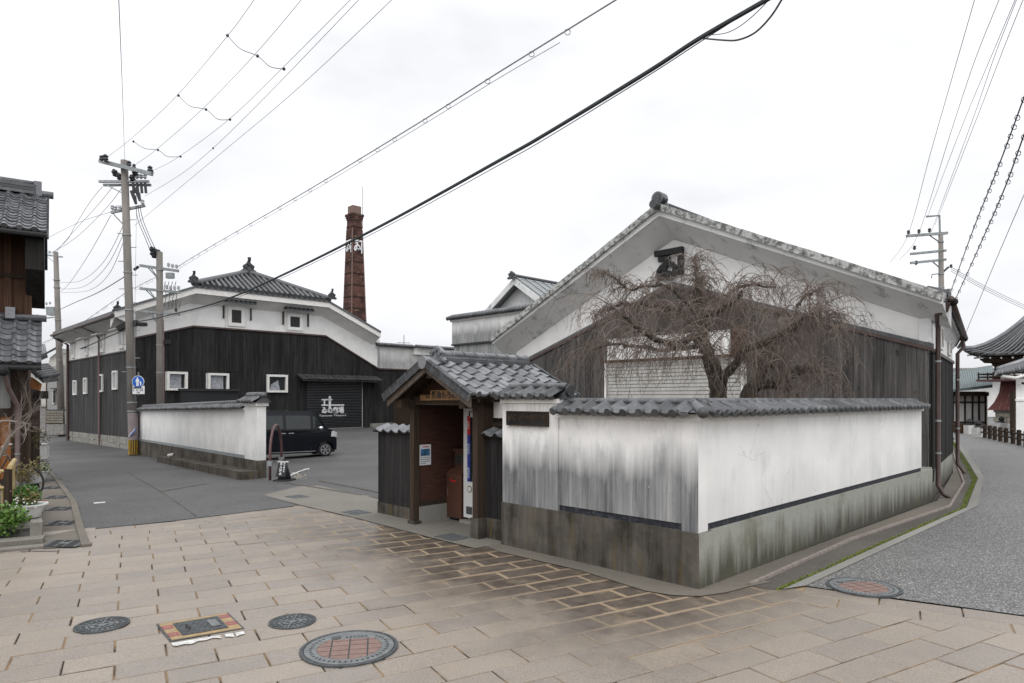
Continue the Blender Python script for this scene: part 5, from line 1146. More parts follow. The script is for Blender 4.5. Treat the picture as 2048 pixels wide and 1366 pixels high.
# second, shorter pole
Y2 = 31.5; bp2 = at(321, 840, Y2); bp2.z = -.3; tp2 = at(319, 504, Y2); c2 = lambda px, py, y=Y2: at(px, py, y)
p2 = pole('shorter concrete pole with three crossarms behind the white lane wall', tp2, bp2, .14, .17)
arm(p2, c2(280, 531), c2(357, 542), .12); arm(p2, c2(280, 577), c2(360, 585), .12); arm(p2, c2(281, 622), c2(360, 629), .1)
for x0, y0 in ((294, 533), (292, 580), (296, 624)): strut(p2, c2(x0, y0), c2(314, y0+22)); strut(p2, c2(x0+6, y0), c2(316, y0+24))
for px, py in ((337, 534), (345, 536), (353, 537), (333, 578), (341, 580), (349, 580), (357, 580), (352, 624)): insul(p2, c2(px, py), .9, 'insulator_pale' if py < 600 else 'insulator')
MB().obox(c2(331, 556), V((.34, 0, 0)), V((0, .2, 0)), Z3*.26).build('switch_box', 'steel_grey', p2)
for px, py in ((302, 500), (312, 505), (303, 508)): insul(p2, c2(px, py-6), 1.7, d=(.5, 0, -.8))
for px in (331, 338, 345, 352): MB().tube([c2(px, 563), c2(px-3, 575), c2(px+2, 590), c2(px-2, 610), c2(px+6, 618), c2(px+10, 600)], .014, 4).build('lead', 'wire_dark', p2)
for py in (540, 582, 627, 690, 745): q = bp2.lerp(tp2, (bp2.z-c2(320, py).z)/(bp2.z-tp2.z)); MB().tube([q-Z3*.03, q+Z3*.03], .172, 12).build('band', 'steel_grey', p2)
MB().obox(c2(323, 692), V((.35, -.1, .1)), V((0, .3, 0)), V((0, 0, .22))).build('floodlight', 'rubber', p2)
MB().tube([c2(326, 640), c2(327, 700), c2(327, 815)], .04, 6).build('conduit', 'downpipe_mauve', p2)
# lane pole with the junction sign
bp3 = gp(124, 873); Y3 = bp3.y; tp3 = at(111.5, 504, Y3)
p3 = pole('leaning concrete pole with a grey transformer box at the far end of the lane', tp3, bp3, .17, .26)
c3 = lambda px, py: at(px, py, Y3)
arm(p3, c3(83, 509), c3(125, 514), .1); arm(p3, c3(83, 637), c3(114, 634), .09); strut(p3, c3(93, 512), c3(109, 525))
MB().obox(c3(92.5, 630), V((.66, 0, 0)), V((0, .5, 0)), V((-.05, 0, .65))).build('transformer', 'steel_grey', p3)
for px, py in ((86, 506), (99, 507), (93, 610), (100, 609), (88, 618), (75, 634), (80, 640)): insul(p3, c3(px, py), 1.0, 'insulator_pale')
for py in (560, 575, 640, 680, 720): q = bp3.lerp(tp3, (bp3.z-c3(120, py).z)/(bp3.z-tp3.z)); MB().tube([q-Z3*.04, q+Z3*.04], .24, 10).build('band', 'steel_grey', p3)
js = thing('junction_sign', 'tall pale sign with vertical black lettering at the foot of the lane pole', 'sign', gp(123, 874))
y3 = Y3-.35; jn = V((.1, -1, 0)).normalized(); j0, j1, j2, j3 = at(118.3, 822, y3), at(127.6, 820, y3), at(131.5, 868, y3), at(121, 868, y3)
MB().prism([j0, j1, j2, j3], V((0, .04, 0))).build('board', 'siding_grey', js)
text('交\n差\n点', .27, at(123.6, 832, y3)+jn*.01, jn, 'glyph_black', js, .004, .006, rot=.08, line=1.05); 
for k in range(3): text('●●●'[:3] if k == 0 else '▬▬', .07, at(126, 859+k*2.2, y3)+jn*.01, jn, 'glyph_black', js, .003)
# right pole behind the big gable
Y4 = 24.0; tp4 = at(1881.5, 468, Y4); bp4 = at(1886, 900, Y4); bp4.z = 0; c4 = lambda px, py, y=Y4: at(px, py, y)
p4 = pole('concrete pole with stepped crossarms rising behind the right end of the big gable', tp4, bp4, .075, .13)
arm(p4, c4(1813, 472), c4(1895, 466), .09); arm(p4, c4(1821, 508), c4(1892, 501), .08); arm(p4, c4(1821, 526), c4(1892, 519), .08); arm(p4, c4(1830, 502), c4(1830, 530), .05)
MB().tube([c4(1880, 470), c4(1879, 431), c4(1853, 433)], .04, 6).build('top_bracket', 'steel_grey', p4); MB().tube([c4(1881, 547), c4(1864, 549), c4(1863, 556)], .02, 5).build('hook', 'steel_grey', p4)
strut(p4, c4(1858, 470), c4(1880, 485)); strut(p4, c4(1866, 524), c4(1881, 537))
for px, py in ((1817, 469), (1838, 467), (1859, 465), (1829, 500), (1832, 530)): insul(p4, c4(px, py), .7, 'insulator')
arm(p4, c4(1887, 543), c4(1897, 534), .06, 'insulator'); insul(p4, c4(1902, 536), .6, 'insulator')
for py in (484, 501, 519, 548, 575): q = bp4.lerp(tp4, (bp4.z-c4(1880, py).z)/(bp4.z-tp4.z)); MB().tube([q-Z3*.02, q+Z3*.02], .1, 10).build('band', 'steel_grey', p4)
# ---------------------------------------------------------------- overhead wires
def wire(label, pts, Ya, Yb, r=.007, m='wire_grey', loops=None, beads=(), grp='overhead wires', n=7, nm='overhead_wire'):
    P = span(pts, Ya, Yb, n); o = thing(nm, label, 'wire', P[0], grp); MB().tube(P, r, 5).build('strand', m, o)
    if loops:
        mb = MB(); k, rad = loops; m_ = len(P)
        for i in range(k):
            q = P[0].lerp(P[-1], (i+.5)/k); j = min(range(m_), key=lambda t: abs((P[t]-P[0]).length-(q-P[0]).length)); f = P[j]
            mb.tube([f+V((math.cos(t)*rad, 0, math.sin(t)*rad-rad*.8)) for t in [x*.75 for x in range(9)]], r*.6, 4)
        mb.build('hanger', m, o, kind='stuff')
    for i in beads: MB().ball(P[int(i*(len(P)-1))], r*2.2+.02, 6, 5).build('clamp', 'insulator', o)
    return o
wire('left outer high wire from the tall pole up over the street', [(213, 315), (265, 275), (355, 190), (455, 72), (508, 0), (560, -75)], Y1, 14)
wire('middle high wire from the tall pole up over the street', [(268, 331), (315, 297), (410, 213), (515, 103), (602, 0), (660, -75)], Y1, 14)
wire('right high wire from the end of the top crossarm', [(309, 340), (360, 312), (460, 237), (565, 136), (700, 0), (770, -75)], Y1, 14)
wire('high wire with a clamp that leaves below the second crossarm', [(290, 392), (383, 333), (500, 225), (717, 0), (785, -75)], Y1, 14, beads=(.38,))
wire('lowest of the thin wires from the tall pole to the top edge', [(268, 452), (450, 300), (600, 173), (783, 0), (855, -75)], Y1, 14)
wire('vertical-looking wire straight up from the tall pole top', [(249.5, 325), (244, 160), (237.5, 0), (234, -90)], Y1, 9)
for k, P in enumerate(([(455, 71), (480, 97), (515, 112), (540, 133), (568, 138)], [(357, 191), (380, 212), (412, 219), (435, 238), (460, 239)], [(267, 283), (290, 297), (316, 300), (335, 313), (361, 313)])):
    wire(('highest', 'middle', 'lowest')[k]+' slack jumper hanging between the three high wires', P, (18.5, 22, 26)[k], (18.3, 21.8, 25.8)[k], .012, grp='slack jumpers', beads=(.0, .5, 1), nm='jumper_wire')
wire('cable with hanging hooks rising from the shorter pole to the top', [(354, 534), (430, 488), (620, 378), (850, 238), (1000, 143), (1228, 2), (1330, -62)], Y2, 8.5, .012, loops=(26, .045))
wire('thin slack line below the hooked cable', [(354, 540), (430, 494), (620, 385), (850, 247), (1000, 155), (1120, 85)], Y2, 11, .006)
wire('thick black cable crossing the whole sky above the gate', [(270, 644), (330, 632), (480, 588), (740, 463), (1000, 320), (1100, 263), (1300, 141), (1400, 76), (1532, 0), (1640, -66)], Y1, 6.6, .027, 'wire_dark')
wire('thin messenger wire just beneath the thick black cable', [(330, 636), (480, 593), (740, 470), (1000, 329), (1100, 272), (1300, 149), (1400, 84), (1500, 20)], Y1-.5, 7.7, .007, 'wire_dark')
wire('slack loop hanging off the thick cable near the top edge', [(1400, 76), (1440, 80), (1475, 80), (1510, 65), (1540, 35), (1563, 0), (1590, -50)], 8.6, 6.9, .011, 'wire_dark')
wire('thin slack tie under the thick cable near the top edge', [(1420, 70), (1455, 65), (1490, 45), (1530, 8), (1545, -15)], 8.5, 7.4, .006)
for k, P in enumerate(([(1780, 525), (1817, 467), (1860, 310), (1900, 170), (1949, 0), (1970, -75)], [(1798, 520), (1838, 465), (1900, 270), (1950, 120), (1998, 0), (2025, -65)], [(1862, 465), (1945, 240), (1990, 110), (2033, 0), (2060, -70)], [(1870, 450), (1960, 220), (2010, 90), (2046, 0)], [(1855, 433), (1925, 250), (1990, 95), (2030, 0), (2055, -60)])):
    wire(('leftmost', 'second', 'third', 'rightmost', 'top bracket')[k]+' wire from the right-hand pole up to the corner of the sky', P, Y4, 10, .006, grp='wires from the right pole')
for k, P in enumerate(([(1899, 590), (1950, 450), (2000, 325), (2048, 195), (2090, 80)], [(1908, 605), (1960, 490), (2010, 375), (2048, 270), (2100, 130)])):
    wire(('left', 'right')[k]+' spiral-hung cable at the right edge of the sky', P, 30, 12, .016, 'wire_dark', loops=(34, .06), grp='spiral hung cables')
wire('thin wire slanting up past the temple roof', [(1932, 665), (1990, 525), (2048, 390), (2100, 270)], 18, 9, .006)
for k in range(3): wire(('upper', 'middle', 'lower')[k]+' service wire from the right pole toward the temple', [(1902, 534+4*k), (1970, 572+4*k), (2048, 610+4*k), (2110, 640+4*k)], Y4, 32, .009, grp='service wires')
for k, (P, la) in enumerate([([(205, 373), (180, 404), (150, 452), (134, 480), (98, 512)], 'upper wire from the lower crossarm to the lane pole'), ([(226, 373), (194, 412), (148, 462), (110, 506)], 'middle wire from the lower crossarm to the lane pole'), ([(245, 374), (217, 411), (166, 463), (127, 492), (84, 514)], 'lower wire from the lower crossarm to the lane pole'),
        ([(222, 424), (170, 440), (130, 458), (84, 482)], 'slack wire from the low bracket going left behind the house'), ([(222, 430), (180, 505), (140, 565), (118, 585)], 'nearly straight drop wire from the low bracket to the lane pole'), ([(246, 452), (210, 520), (165, 560), (118, 565)], 'sagging drop wire highest on the lane pole'),
        ([(248, 466), (215, 530), (170, 572), (120, 578)], 'sagging drop wire second on the lane pole'), ([(250, 476), (220, 545), (180, 580), (122, 585)], 'sagging drop wire lowest on the lane pole'), ([(256, 549), (200, 583), (150, 605), (122, 618)], 'pair cable from the tall pole to the transformer')]):
    wire(la, P, Y1, Y3, .012 if k < 8 else .025, grp='wires to the lane pole')
wire('ringed cable running from the tall pole down the lane', [(268, 575), (230, 600), (190, 628), (150, 655), (110, 675), (70, 692)], Y1, 46, .012, loops=(24, .07), grp='wires to the lane pole')
wire('ringed cable between the tall pole and the shorter pole', [(318, 552), (300, 560), (280, 570), (268, 578)], Y2, Y1, .012, loops=(5, .07))
wire('cable sagging from the tall pole along the white side wall', [(262, 655), (220, 672), (180, 690), (140, 705), (127, 708)], Y1, Y3, .03, 'wire_dark')
for k in range(3): wire(('left', 'middle', 'right')[k]+' drop lead from the tall pole to the shorter pole', [(272+4*k, 412), (276+5*k, 440), (290+5*k, 475), (300+6*k, 500)], Y1, Y2, .014, 'wire_dark', grp='drop leads')
wire('long thin guy lead hanging down beside the tall pole', [(273, 425), (271, 540), (270, 650), (270, 800)], Y1-.2, Y1-.2, .007)
# ---------------------------------------------------------------- white lane wall with pier
lw0, lw1 = gp(517, 957), gp(280, 910)     # right end, left end
lw = thing('lane_wall', 'low white plastered wall with tiled coping and dark mossy foot beside the lane', 'wall', lw0.lerp(lw1, .5))
dL = V((lw1.x-lw0.x, lw1.y-lw0.y, 0)); LL = dL.length; dL.normalize(); nL = V((dL.y, -dL.x, 0)); nL = nL if nL.y < 0 else -nL
PL_ = lambda s, z: V((lw0.x, lw0.y, 0))+dL*s+Z3*z
zb_ = lambda s: lw0.z+(lw1.z-lw0.z)*s/LL; zt_ = lambda s: 1.68-.27*s/LL; zw = lambda s: .33-.24*s/LL
def lstrip(s0, s1, f0, f1, d0, d1, nm, m):
    q = [PL_(s0, f0(s0)), PL_(s1, f0(s1)), PL_(s1, f1(s1)), PL_(s0, f1(s0))]; return MB().box8([p+nL*d0 for p in q], [p+nL*d1 for p in q]).build(nm, m, lw)
lstrip(1.02, LL, zw, zt_, -.16, 0, 'plaster_panel', 'plaster_lane'); lstrip(0, 1.02, zw, lambda s: 1.8, -.2, .04, 'end_pier', 'plaster_lane')
lstrip(0, LL, lambda s: zb_(s)-.3, zw, -.21, .05, 'base', 'base_gate'); lstrip(1.02, LL, zw, lambda s: zw(s)+.09, 0, .03, 'sill_band', 'steel_grey')
lstrip(-.1, LL*.62, lambda s: zb_(s)-.3, lambda s: zb_(s)+.22, .05, .5, 'kerb_block', 'base_gate')
lstrip(1.0, LL, lambda s: zt_(s), lambda s: zt_(s)+.08, -.2, .06, 'cornice', 'trim_white'); lstrip(-.06, 1.08, lambda s: 1.8, lambda s: 1.9, -.25, .09, 'pier_cornice', 'trim_white')
lt2 = tile_mesh(.26, .33, lip=.035, roll=.04, cap=.055, mat='tile_weathered'); Dl = (nL*.9-Z3*.42).normalized()
n = int((LL-1.05)/.26)
slope = (zt_(LL)-zt_(1))/(LL-1); Ul = (dL+Z3*slope).normalized()
tile_field(lw, PL_(1.05, zt_(1.05)+.22)-nL*.14, Ul, Dl, n, 1, .26, .33, lt2)
lstrip(1.02, LL, lambda s: zt_(s)+.08, lambda s: zt_(s)+.19, -.22, -.05, 'coping_bed', 'tile_dark')
MB().tube([PL_(1.0, zt_(1)+.24)-nL*.14, PL_(LL, zt_(LL)+.24)-nL*.14], .07, 8).build('ridge_roll', 'tile_weathered', lw, 1)
tile_field(lw, PL_(-.12, 2.08)-nL*.1, dL, (nL*.85-Z3*.5).normalized(), 5, 1, .26, .4, lt2)
MB().tube([PL_(-.16, 2.1)-nL*.1, PL_(1.13, 2.1)-nL*.1], .08, 10).build('ridge_roll', 'tile_weathered', lw, 1); MB().prism([PL_(-.14, 1.9)+nL*.1, PL_(-.14, 1.9)-nL*.3, PL_(-.14, 2.08)-nL*.1], dL*1.24).build('coping_bed', 'tile_dark', lw)
can = thing('drink_can', 'small white can lying on the dark kerb block below the lane wall', 'can', PL_(LL*.5, zb_(LL*.5)+.3)+nL*.5)
cp = PL_(LL*.52, zb_(LL*.52)+.3)+nL*.45; MB().tube([cp, cp+V((.2, 0, .04))], .065, 12).build('body', 'paint_white', can); MB().tube([cp+V((.2, 0, .04)), cp+V((.205, 0, .041))], .055, 12).build('lid', 'chrome', can)
sb = thing('storage_shed', 'plain black shed box standing behind the white lane wall', 'shed', at(405, 860, 26))
s0_, s1_ = at(362, 782, 27.5), at(452, 778, 27.5); MB().obox(V((s0_.x, 27.5, -.5)), V((s1_.x-s0_.x, 1.2, 0)), V((-.8, 1.6, 0)), Z3*(s0_.z+.5)).build('body', 'shutter_black', sb); MB().obox(V((s0_.x-.08, 27.4, s0_.z)), V((s1_.x-s0_.x+.2, 1.2, 0)), V((-.8, 1.8, 0)), Z3*.1).build('lid', 'rubber', sb)
# brown hoop barrier and black cone sign
hb = thing('hoop_barrier', 'dark red steel hoop barrier at the end of the lane wall', 'barrier', gp(540, 960))
h0, h1 = gp(540, 961), gp(563, 950); zt3 = at(551, 850, (h0.y+h1.y)/2).z; dh = h1-h0; dh.z = 0; zr = zt3-dh.length/2
pts = [h0-Z3*.05, V((h0.x, h0.y, zr))]+[V((h0.x, h0.y, zr))+dh*(.5-.5*math.cos(math.pi*k/10))+Z3*math.sin(math.pi*k/10)*dh.length/2 for k in range(1, 10)]+[V((h1.x, h1.y, zr)), h1-Z3*.05]
MB().tube(pts, .035, 10).build('hoop', 'paint_maroon', hb, 1)
for p in (h0, h1): MB().obox(V((p.x-.06, p.y-.06, .38+p.z)), V((.12, 0, 0)), V((0, .12, 0)), Z3*.13).build('lock_collar', 'steel_grey', hb)
kc = gp(569, 962); cs = thing('cone_sign', 'black cone with a black no-entry notice in white vertical lettering', 'sign', kc)
MB().box8([kc+V((x*.26, y*.26, 0)) for x, y in ((-1, -.6), (.6, -1), (1, .6), (-.6, 1))], [kc+V((x*.24, y*.24, .05)) for x, y in ((-1, -.6), (.6, -1), (1, .6), (-.6, 1))]).build('foot', 'rubber', cs)
MB().tube([kc+Z3*.05, kc+Z3*.52], [.17, .045], 14).build('cone', 'rubber', cs, 1); MB().tube([kc+Z3*.5, kc+Z3*.56], .05, 10).build('knob', 'rubber', cs)
fn = V((-.12, -1, 0)).normalized(); fr_ = Z3.cross(fn)
fb = kc+fn*.17+Z3*.13; MB().prism([fb-fr_*.15, fb+fr_*.12, fb+fr_*.12+Z3*.36-fn*.08, fb-fr_*.11+Z3*.36-fn*.08], fn*.015).build('board', 'shutter_black', cs)
MB().prism([fb-fr_*.13+Z3*.36-fn*.085, fb+fr_*.15+Z3*.36-fn*.085, fb+fr_*.15+Z3*.39-fn*.09, fb-fr_*.13+Z3*.39-fn*.09], fn*.03).build('top_strip', 'paint_white', cs)
up_ = (Z3*.36-fn*.08).normalized(); nn_ = fr_.cross(up_)
text('立\n入\n禁\n止', .075, fb+up_*.2-fr_*.03+nn_*.019, nn_, 'glyph_white', cs, .002, .002, up=up_, line=1.12); text('関\n係\n者\n以\n外', .045, fb+up_*.23+fr_*.055+nn_*.019, nn_, 'glyph_white', cs, .002, .001, up=up_, line=1.15)
hs_ = thing('hose', 'thin white hose lying curled on the car park asphalt beside the cone sign', 'hose', gp(590, 948))
MB().tube([gp(*p)+Z3*.03 for p in ((578, 956), (585, 951), (592, 949), (597, 946), (603, 944), (611, 941), (618, 940))], .022, 6).build('tube', 'sign_white', hs_); MB().tube([gp(585, 949)+Z3*.03, gp(596, 949)+Z3*.03], .028, 6).build('end', 'paint_white', hs_)
mb = MB()
for k in range(70):
    p = gp(random.gauss(597, 9), random.gauss(953, 3)); r = random.uniform(.01, .04); a = random.uniform(0, 6); mb.box8([p+V((math.cos(a+i*2.1)*r, math.sin(a+i*2.1)*r, 0)) for i in range(3)], [p+V((math.cos(a+i*2.1)*r*.6, math.sin(a+i*2.1)*r*.6, r*.6)) for i in range(3)])
tag(mb.build('pebbles', 'stone_pale', kind='stuff'), 'scatter of small pale pebbles by the hose', 'pebbles')
mb = MB()
for k in range(5):
    a, b = gp(205-0*k, 1004+k*0), gp(248, 1002); break
mb.prism([gp(187, 1006)+Z3*.0075, gp(210, 1004)+Z3*.0075, gp(211, 1006)+Z3*.0075, gp(188, 1008)+Z3*.0075], Z3*.001); struct(mb.build('lane_marking', 'paint_white'))
# ---------------------------------------------------------------- leaves and plants
def leaf_clump(mb, c, r, n, sz, flat=1.0):
    for _ in range(n):
        d = V((random.gauss(0, 1), random.gauss(0, 1), random.gauss(0, 1)*flat)); d = d.normalized()*r*random.random()**.4; p = c+d
        u = V((random.gauss(0, 1), random.gauss(0, 1), random.gauss(.3, .6))).normalized(); v = u.orthogonal().normalized(); v = v*math.cos(random.random()*6)+u.cross(v)*math.sin(random.random()*6); v = v.normalized()
        s = sz*random.uniform(.6, 1.3); mb.poly([p, p+u*s*.5+v*s*.38, p+u*s, p+u*s*.5-v*s*.38])
def plant(nm, label, c, r, n, sz, mat, cat='plant', pot=None, stem='twig', h=.3, group=None):
    t = thing(nm, label, cat, c, group); mb = MB(); leaf_clump(mb, c+Z3*h, r, n, sz, .7); mb.build('leaves', mat, t)
    sm = MB()
    for k in range(6): q = c+V((random.gauss(0, r*.4), random.gauss(0, r*.4), h*random.uniform(.8, 1.4))); sm.tube([c, c.lerp(q, .5)+V((random.gauss(0, .02), random.gauss(0, .02), 0)), q], [.012, .009, .005], 5)
    sm.build('stem', stem, t)
    return t
def pot(nm, label, c, r0, r1, h, m, soil=True, grp=None):
    t = thing(nm, label, 'plant pot', c, grp); MB().tube_prof([c, c+Z3*h*.9, c+Z3*h*.9, c+Z3*h, c+Z3*h, c+Z3*h*.85], [r0, r1*.95, r1*1.06, r1*1.06, r1*.95, r1*.9], 20, Z3).build('body', m, t, .6)
    MB().tube([c+Z3*h*.84, c+Z3*h*.86], r1*.9, 16).build('soil', 'earth', t); return t
# planter kerb at the house
pl = thing('planter_box', 'rough stone planter trough at the foot of the old house', 'planter', gp(40, 1080))
k0, k1 = gp(-120, 1096), gp(84, 1078); k2, k3 = gp(83, 1016), gp(-60, 1010)
def wall3(p, q, w_, h, nm, m, z=0):
    d = (q-p).normalized(); n_ = V((-d.y, d.x, 0))*w_; return MB().prism([p+Z3*z, q+Z3*z, q+n_+Z3*z, p+n_+Z3*z], Z3*h).build(nm, m, pl)
wall3(k0, k1, .14, .24, 'front_wall', 'stone_base'); wall3(k1, k2, .14, .22, 'side_wall', 'stone_base'); MB().prism([V((p.x, p.y, .0)) for p in (k0, k1, k2, k3)], Z3*.17).build('soil', 'earth', pl)
wall3(gp(-120, 1108), gp(86, 1089), .3, .08, 'step', 'concrete_apron'); wall3(gp(-120, 1116), gp(86, 1097), .2, .03, 'step', 'concrete_apron', .0)
c = gp(62, 1062); c = at(57, 1052, c.y-.15)
bwl = pot('wash_bowl', 'white plastic wash bowl used as a plant pot on the planter edge', V((c.x, c.y, .22)), .14, .235, .2, 'pot_white')
cw = V((c.x, c.y, .42))
plant('potted_plant', 'sparse reddish green plant growing in the white wash bowl', cw-Z3*.03, .15, 150, .05, 'leaf_dry', h=.1, group=None)
plant('leafy_plant', 'broad light green leafy plant spilling over the planter front', at(14, 1052, 9.25)-Z3*.12, .24, 900, .065, 'leaf_light', h=.2)
plant('leafy_plant', 'bright green low plant behind the white wash bowl', at(40, 1022, 9.9)-Z3*.1, .22, 800, .055, 'leaf', h=.15)
plant('leafy_plant', 'feathery dark green bush beside the bamboo fence', at(52, 992, 10.6)-Z3*.1, .2, 800, .045, 'leaf', h=.1)
plant('leafy_plant', 'tall thin grey green shrub between fence and downpipe', at(40, 965, 11.3), .2, 300, .045, 'leaf_dry', h=.15)
plant('leafy_plant', 'dry reddish plant in front of the white balcony frame', at(67, 945, 14.5), .28, 160, .06, 'leaf_dry', h=.1)
plant('leafy_plant', 'small yellow green plant above the white balcony frame', at(75, 882, 18.5), .3, 150, .06, 'leaf_dry', h=.05)
mb = MB()
for k in range(26):
    p = at(random.gauss(48, 14), random.gauss(1012, 8), 9.6); mb.ball(p, .014, 5, 4)
tag(mb.build('blossoms', 'paint_white', kind='stuff'), 'tiny white flowers among the green plants by the fence', 'flowers')
pp = at(64, 1005, 10.4); pot('flower_pot', 'round terracotta flower pot between the bushes', V((pp.x, pp.y, .15)), .13, .19, .22, 'pot_terracotta')
pp = gp(68, 965); pot('planter_pot', 'pale long white planter beside the gutter covers', V((pp.x, pp.y, pp.z)), .22, .34, .32, 'pot_white'); plant('potted_plant', 'low green sprig in the pale long planter', V((pp.x+.25, pp.y, pp.z+.3)), .16, 80, .07, 'leaf', h=.06)
# bamboo fence with dark post
bf = thing('bamboo_fence', 'yellow bamboo lattice fence with one dark timber post by the old house', 'fence', gp(10, 1060))
yb = 9.7; X0, X1 = at(-60, 900, yb).x, at(9, 900, yb).x; zt4, zm, zl = at(0, 942, yb).z, at(0, 975, yb).z, at(0, 1032, yb).z
for z in (zt4, zm, zl+.02): MB().tube([V((X0, yb-.3, z)), V((X1+.02, yb, z))], .026, 8).build('bamboo_rail', 'bamboo', bf)
for k in range(16): x = X1-.03-k*.045; y = yb-.3*(X1-x)/(X1-X0); MB().tube([V((x, y+.02, zl-.1)), V((x, y+.02, zm))], .016, 6).build('bamboo_cane', 'bamboo', bf)
for k in range(5):
    x = X1-.02-k*.13; y = yb-.04; MB().tube([V((x, y, zm)), V((x-.13, y, zt4))], .012, 5).build('bamboo_cross', 'bamboo', bf); MB().tube([V((x-.13, y, zm)), V((x, y, zt4))], .012, 5).build('bamboo_cross', 'bamboo', bf)
x = at(14, 950, yb).x; MB().obox(V((x-.03, yb-.03, .0)), V((.075, 0, 0)), V((0, .075, 0)), Z3*(at(14, 938, yb).z)).build('post', 'wood_dark', bf)
e0, e1 = at(19, 935, yb), at(29, 920, 11.3); MB().tube([e0, e1], .035, 8).build('bamboo_rail', 'bamboo', bf); MB().tube([e0-Z3*.35, e1-Z3*.35], .02, 8).build('bamboo_rail', 'bamboo', bf)
for k in range(9): q = e0.lerp(e1, (k+.5)/9); MB().tube([q, V((q.x, q.y, .2))], .017, 6).build('bamboo_cane', 'bamboo', bf)
# ---------------------------------------------------------------- old two-storey house on the left
FR_, A_, B_ = FR, A3, B3
rt_ = Matrix.Rotation(math.radians(-9.6), 3, 'Z'); pv = FR(17.3, -3.25); FR = lambda a, b, z=0: pv+rt_ @ (FR_(a, b, z)-pv); A3, B3 = rt_ @ A3, rt_ @ B3
AH = 17.3; hs2 = thing('old_house', 'old two-storey timber house with grey pantile roofs at the left edge', 'house', FR(18, -4.5)); PH = PG(AH); nH = -A3
bG, bV = -3.25, -2.85; zgH = g(*FR(AH, bG, 0).xy)
slab(MB(), PH, nH, -9, bG, -.7, 6.6, -3, 0).build('wall', 'wood_brown', hs2)
hz = lambda y: at(60, y, 16.6).z
planks(hs2, PH, -8.95, bG, .3, lambda s: 3.9, lambda s: hz(545), nH, 'wood_brown', gap=.01, th=.03)
slab(MB(), PH, nH, -9, bG-.8, hz(545), hz(500), 0, .04).build('plaster_band', 'render_cream', hs2)
slab(MB(), PH, nH, -9, bG, hz(553), hz(544), 0, .09).build('beam', 'wood_dark', hs2)
slab(MB(), PH, nH, -9, bG-.35, 1.7, 2.9, 0, .04).build('plaster_band', 'siding_grey', hs2)
planks(hs2, PH, -8.95, bG-.3, .24, lambda s: zgH+.2, lambda s: 1.55, nH, 'wood_orange', gap=.012, th=.035)
slab(MB(), PH, nH, -9, bG, 1.55, 1.75, 0, .1).build('beam', 'wood_dark', hs2)
slab(MB(), PH, nH, bG-.34, bG+.02, zgH, 2.8, -.2, .12).build('corner_post', 'wood_dark', hs2)
for k in range(3): slab(MB(), PH, nH, bG-.9+k*.42, bG-.75+k*.42, 3.8, 6.2, 0, .08).build('post', 'wood_brown', hs2)
def house_roof(ar, zr, ae, ze, b0, b1, nd, me):
    MB().box8([FR(ar, b0, zr-.1), FR(ar, b1, zr-.1), FR(ae, b1, ze-.1), FR(ae, b0, ze-.1)], [FR(ar, b0, zr), FR(ar, b1, zr), FR(ae, b1, ze), FR(ae, b0, ze)]).build('roof_board', 'plank_tar', hs2)
    D = (FR(ae, b0, ze)-FR(ar, b0, zr)); Lr = D.length; n_ = int((b1-b0)/.3); tile_field(hs2, FR(ar, b1-n_*.3, zr+.06), B3, D, n_, nd, .3, Lr/nd, me[0], me[1])
hm_ = (tile_mesh(.3, .2, lip=.025, roll=.06, mat='tile_silver', raise_=.03), tile_mesh(.3, .2, lip=.04, roll=.06, cap=.07, mat='tile_silver', raise_=.03))
zR, zE = at(80, 372, 18.2).z-.25, hz(470)
house_roof(18.9, zR, 16.35, zE, -7.2, bV, 13, hm_)
MB().box8([FR(18.9, -8, zR-.1), FR(18.9, bV, zR-.1), FR(21.5, bV, zE-.1), FR(21.5, -8, zE-.1)], [FR(18.9, -8, zR), FR(18.9, bV, zR), FR(21.5, bV, zE), FR(21.5, -8, zE)]).build('roof_slope', 'tile_dark', hs2)
for k in range(3): MB().ab(18.75, 19.05, -7.5, bV-.25, zR+.05+k*.09, zR+.13+k*.09).build('ridge_course', 'tile_weathered', hs2)
MB().tube([FR(18.9, -7.5, zR+.34), FR(18.9, bV-.25, zR+.34)], .1, 8).build('ridge_roll', 'tile_weathered', hs2, 1); MB().ab(18.75, 19.05, bV-.3, bV-.12, zR+.02, zR+.42).build('ridge_end', 'tile_silver', hs2); MB().tube([FR(18.85, bV-.4, zR+.1), FR(18.85, bV+.15, zR+.1)], .1, 10).build('verge_cap', 'tile_silver', hs2, 1)
for k in range(12):
    t = (k+.5)/12; a = 18.9+(16.35-18.9)*t; z = zR+(zE-zR)*t; MB().obox(FR(a+.1, bV, z-.16), A3*-.2, B3*.05, Z3*.22).build('verge_tile', 'tile_dark', hs2)
MB().prism([FR(18.9, bV-.05, zR-.1), FR(16.5, bV-.05, zE-.1), FR(16.5, bV-.05, zE-.9), FR(17.4, bV-.05, zE-1.6), FR(18.9, bV-.05, zE-1.6)], B3*-.38).build('gable_board', 'plank_tar', hs2)
MB().tube([FR(16.3, -7.4, zE-.06), FR(16.3, bV+.0, zE-.06)], .065, 8).build('gutter', 'rubber', hs2)
sb_ = -4.05
MB().box8([FR(16.22, sb_-.12, zE-.5), FR(16.22, sb_+.12, zE-.5), FR(16.42, sb_+.12, zE-.5), FR(16.42, sb_-.12, zE-.5)], [FR(16.15, sb_-.2, zE-.05), FR(16.15, sb_+.2, zE-.05), FR(16.5, sb_+.2, zE-.05), FR(16.5, sb_-.2, zE-.05)]).build('hopper', 'rubber', hs2)
zR2, zE2 = at(60, 642, 16.8).z, at(60, 728, 15.8).z
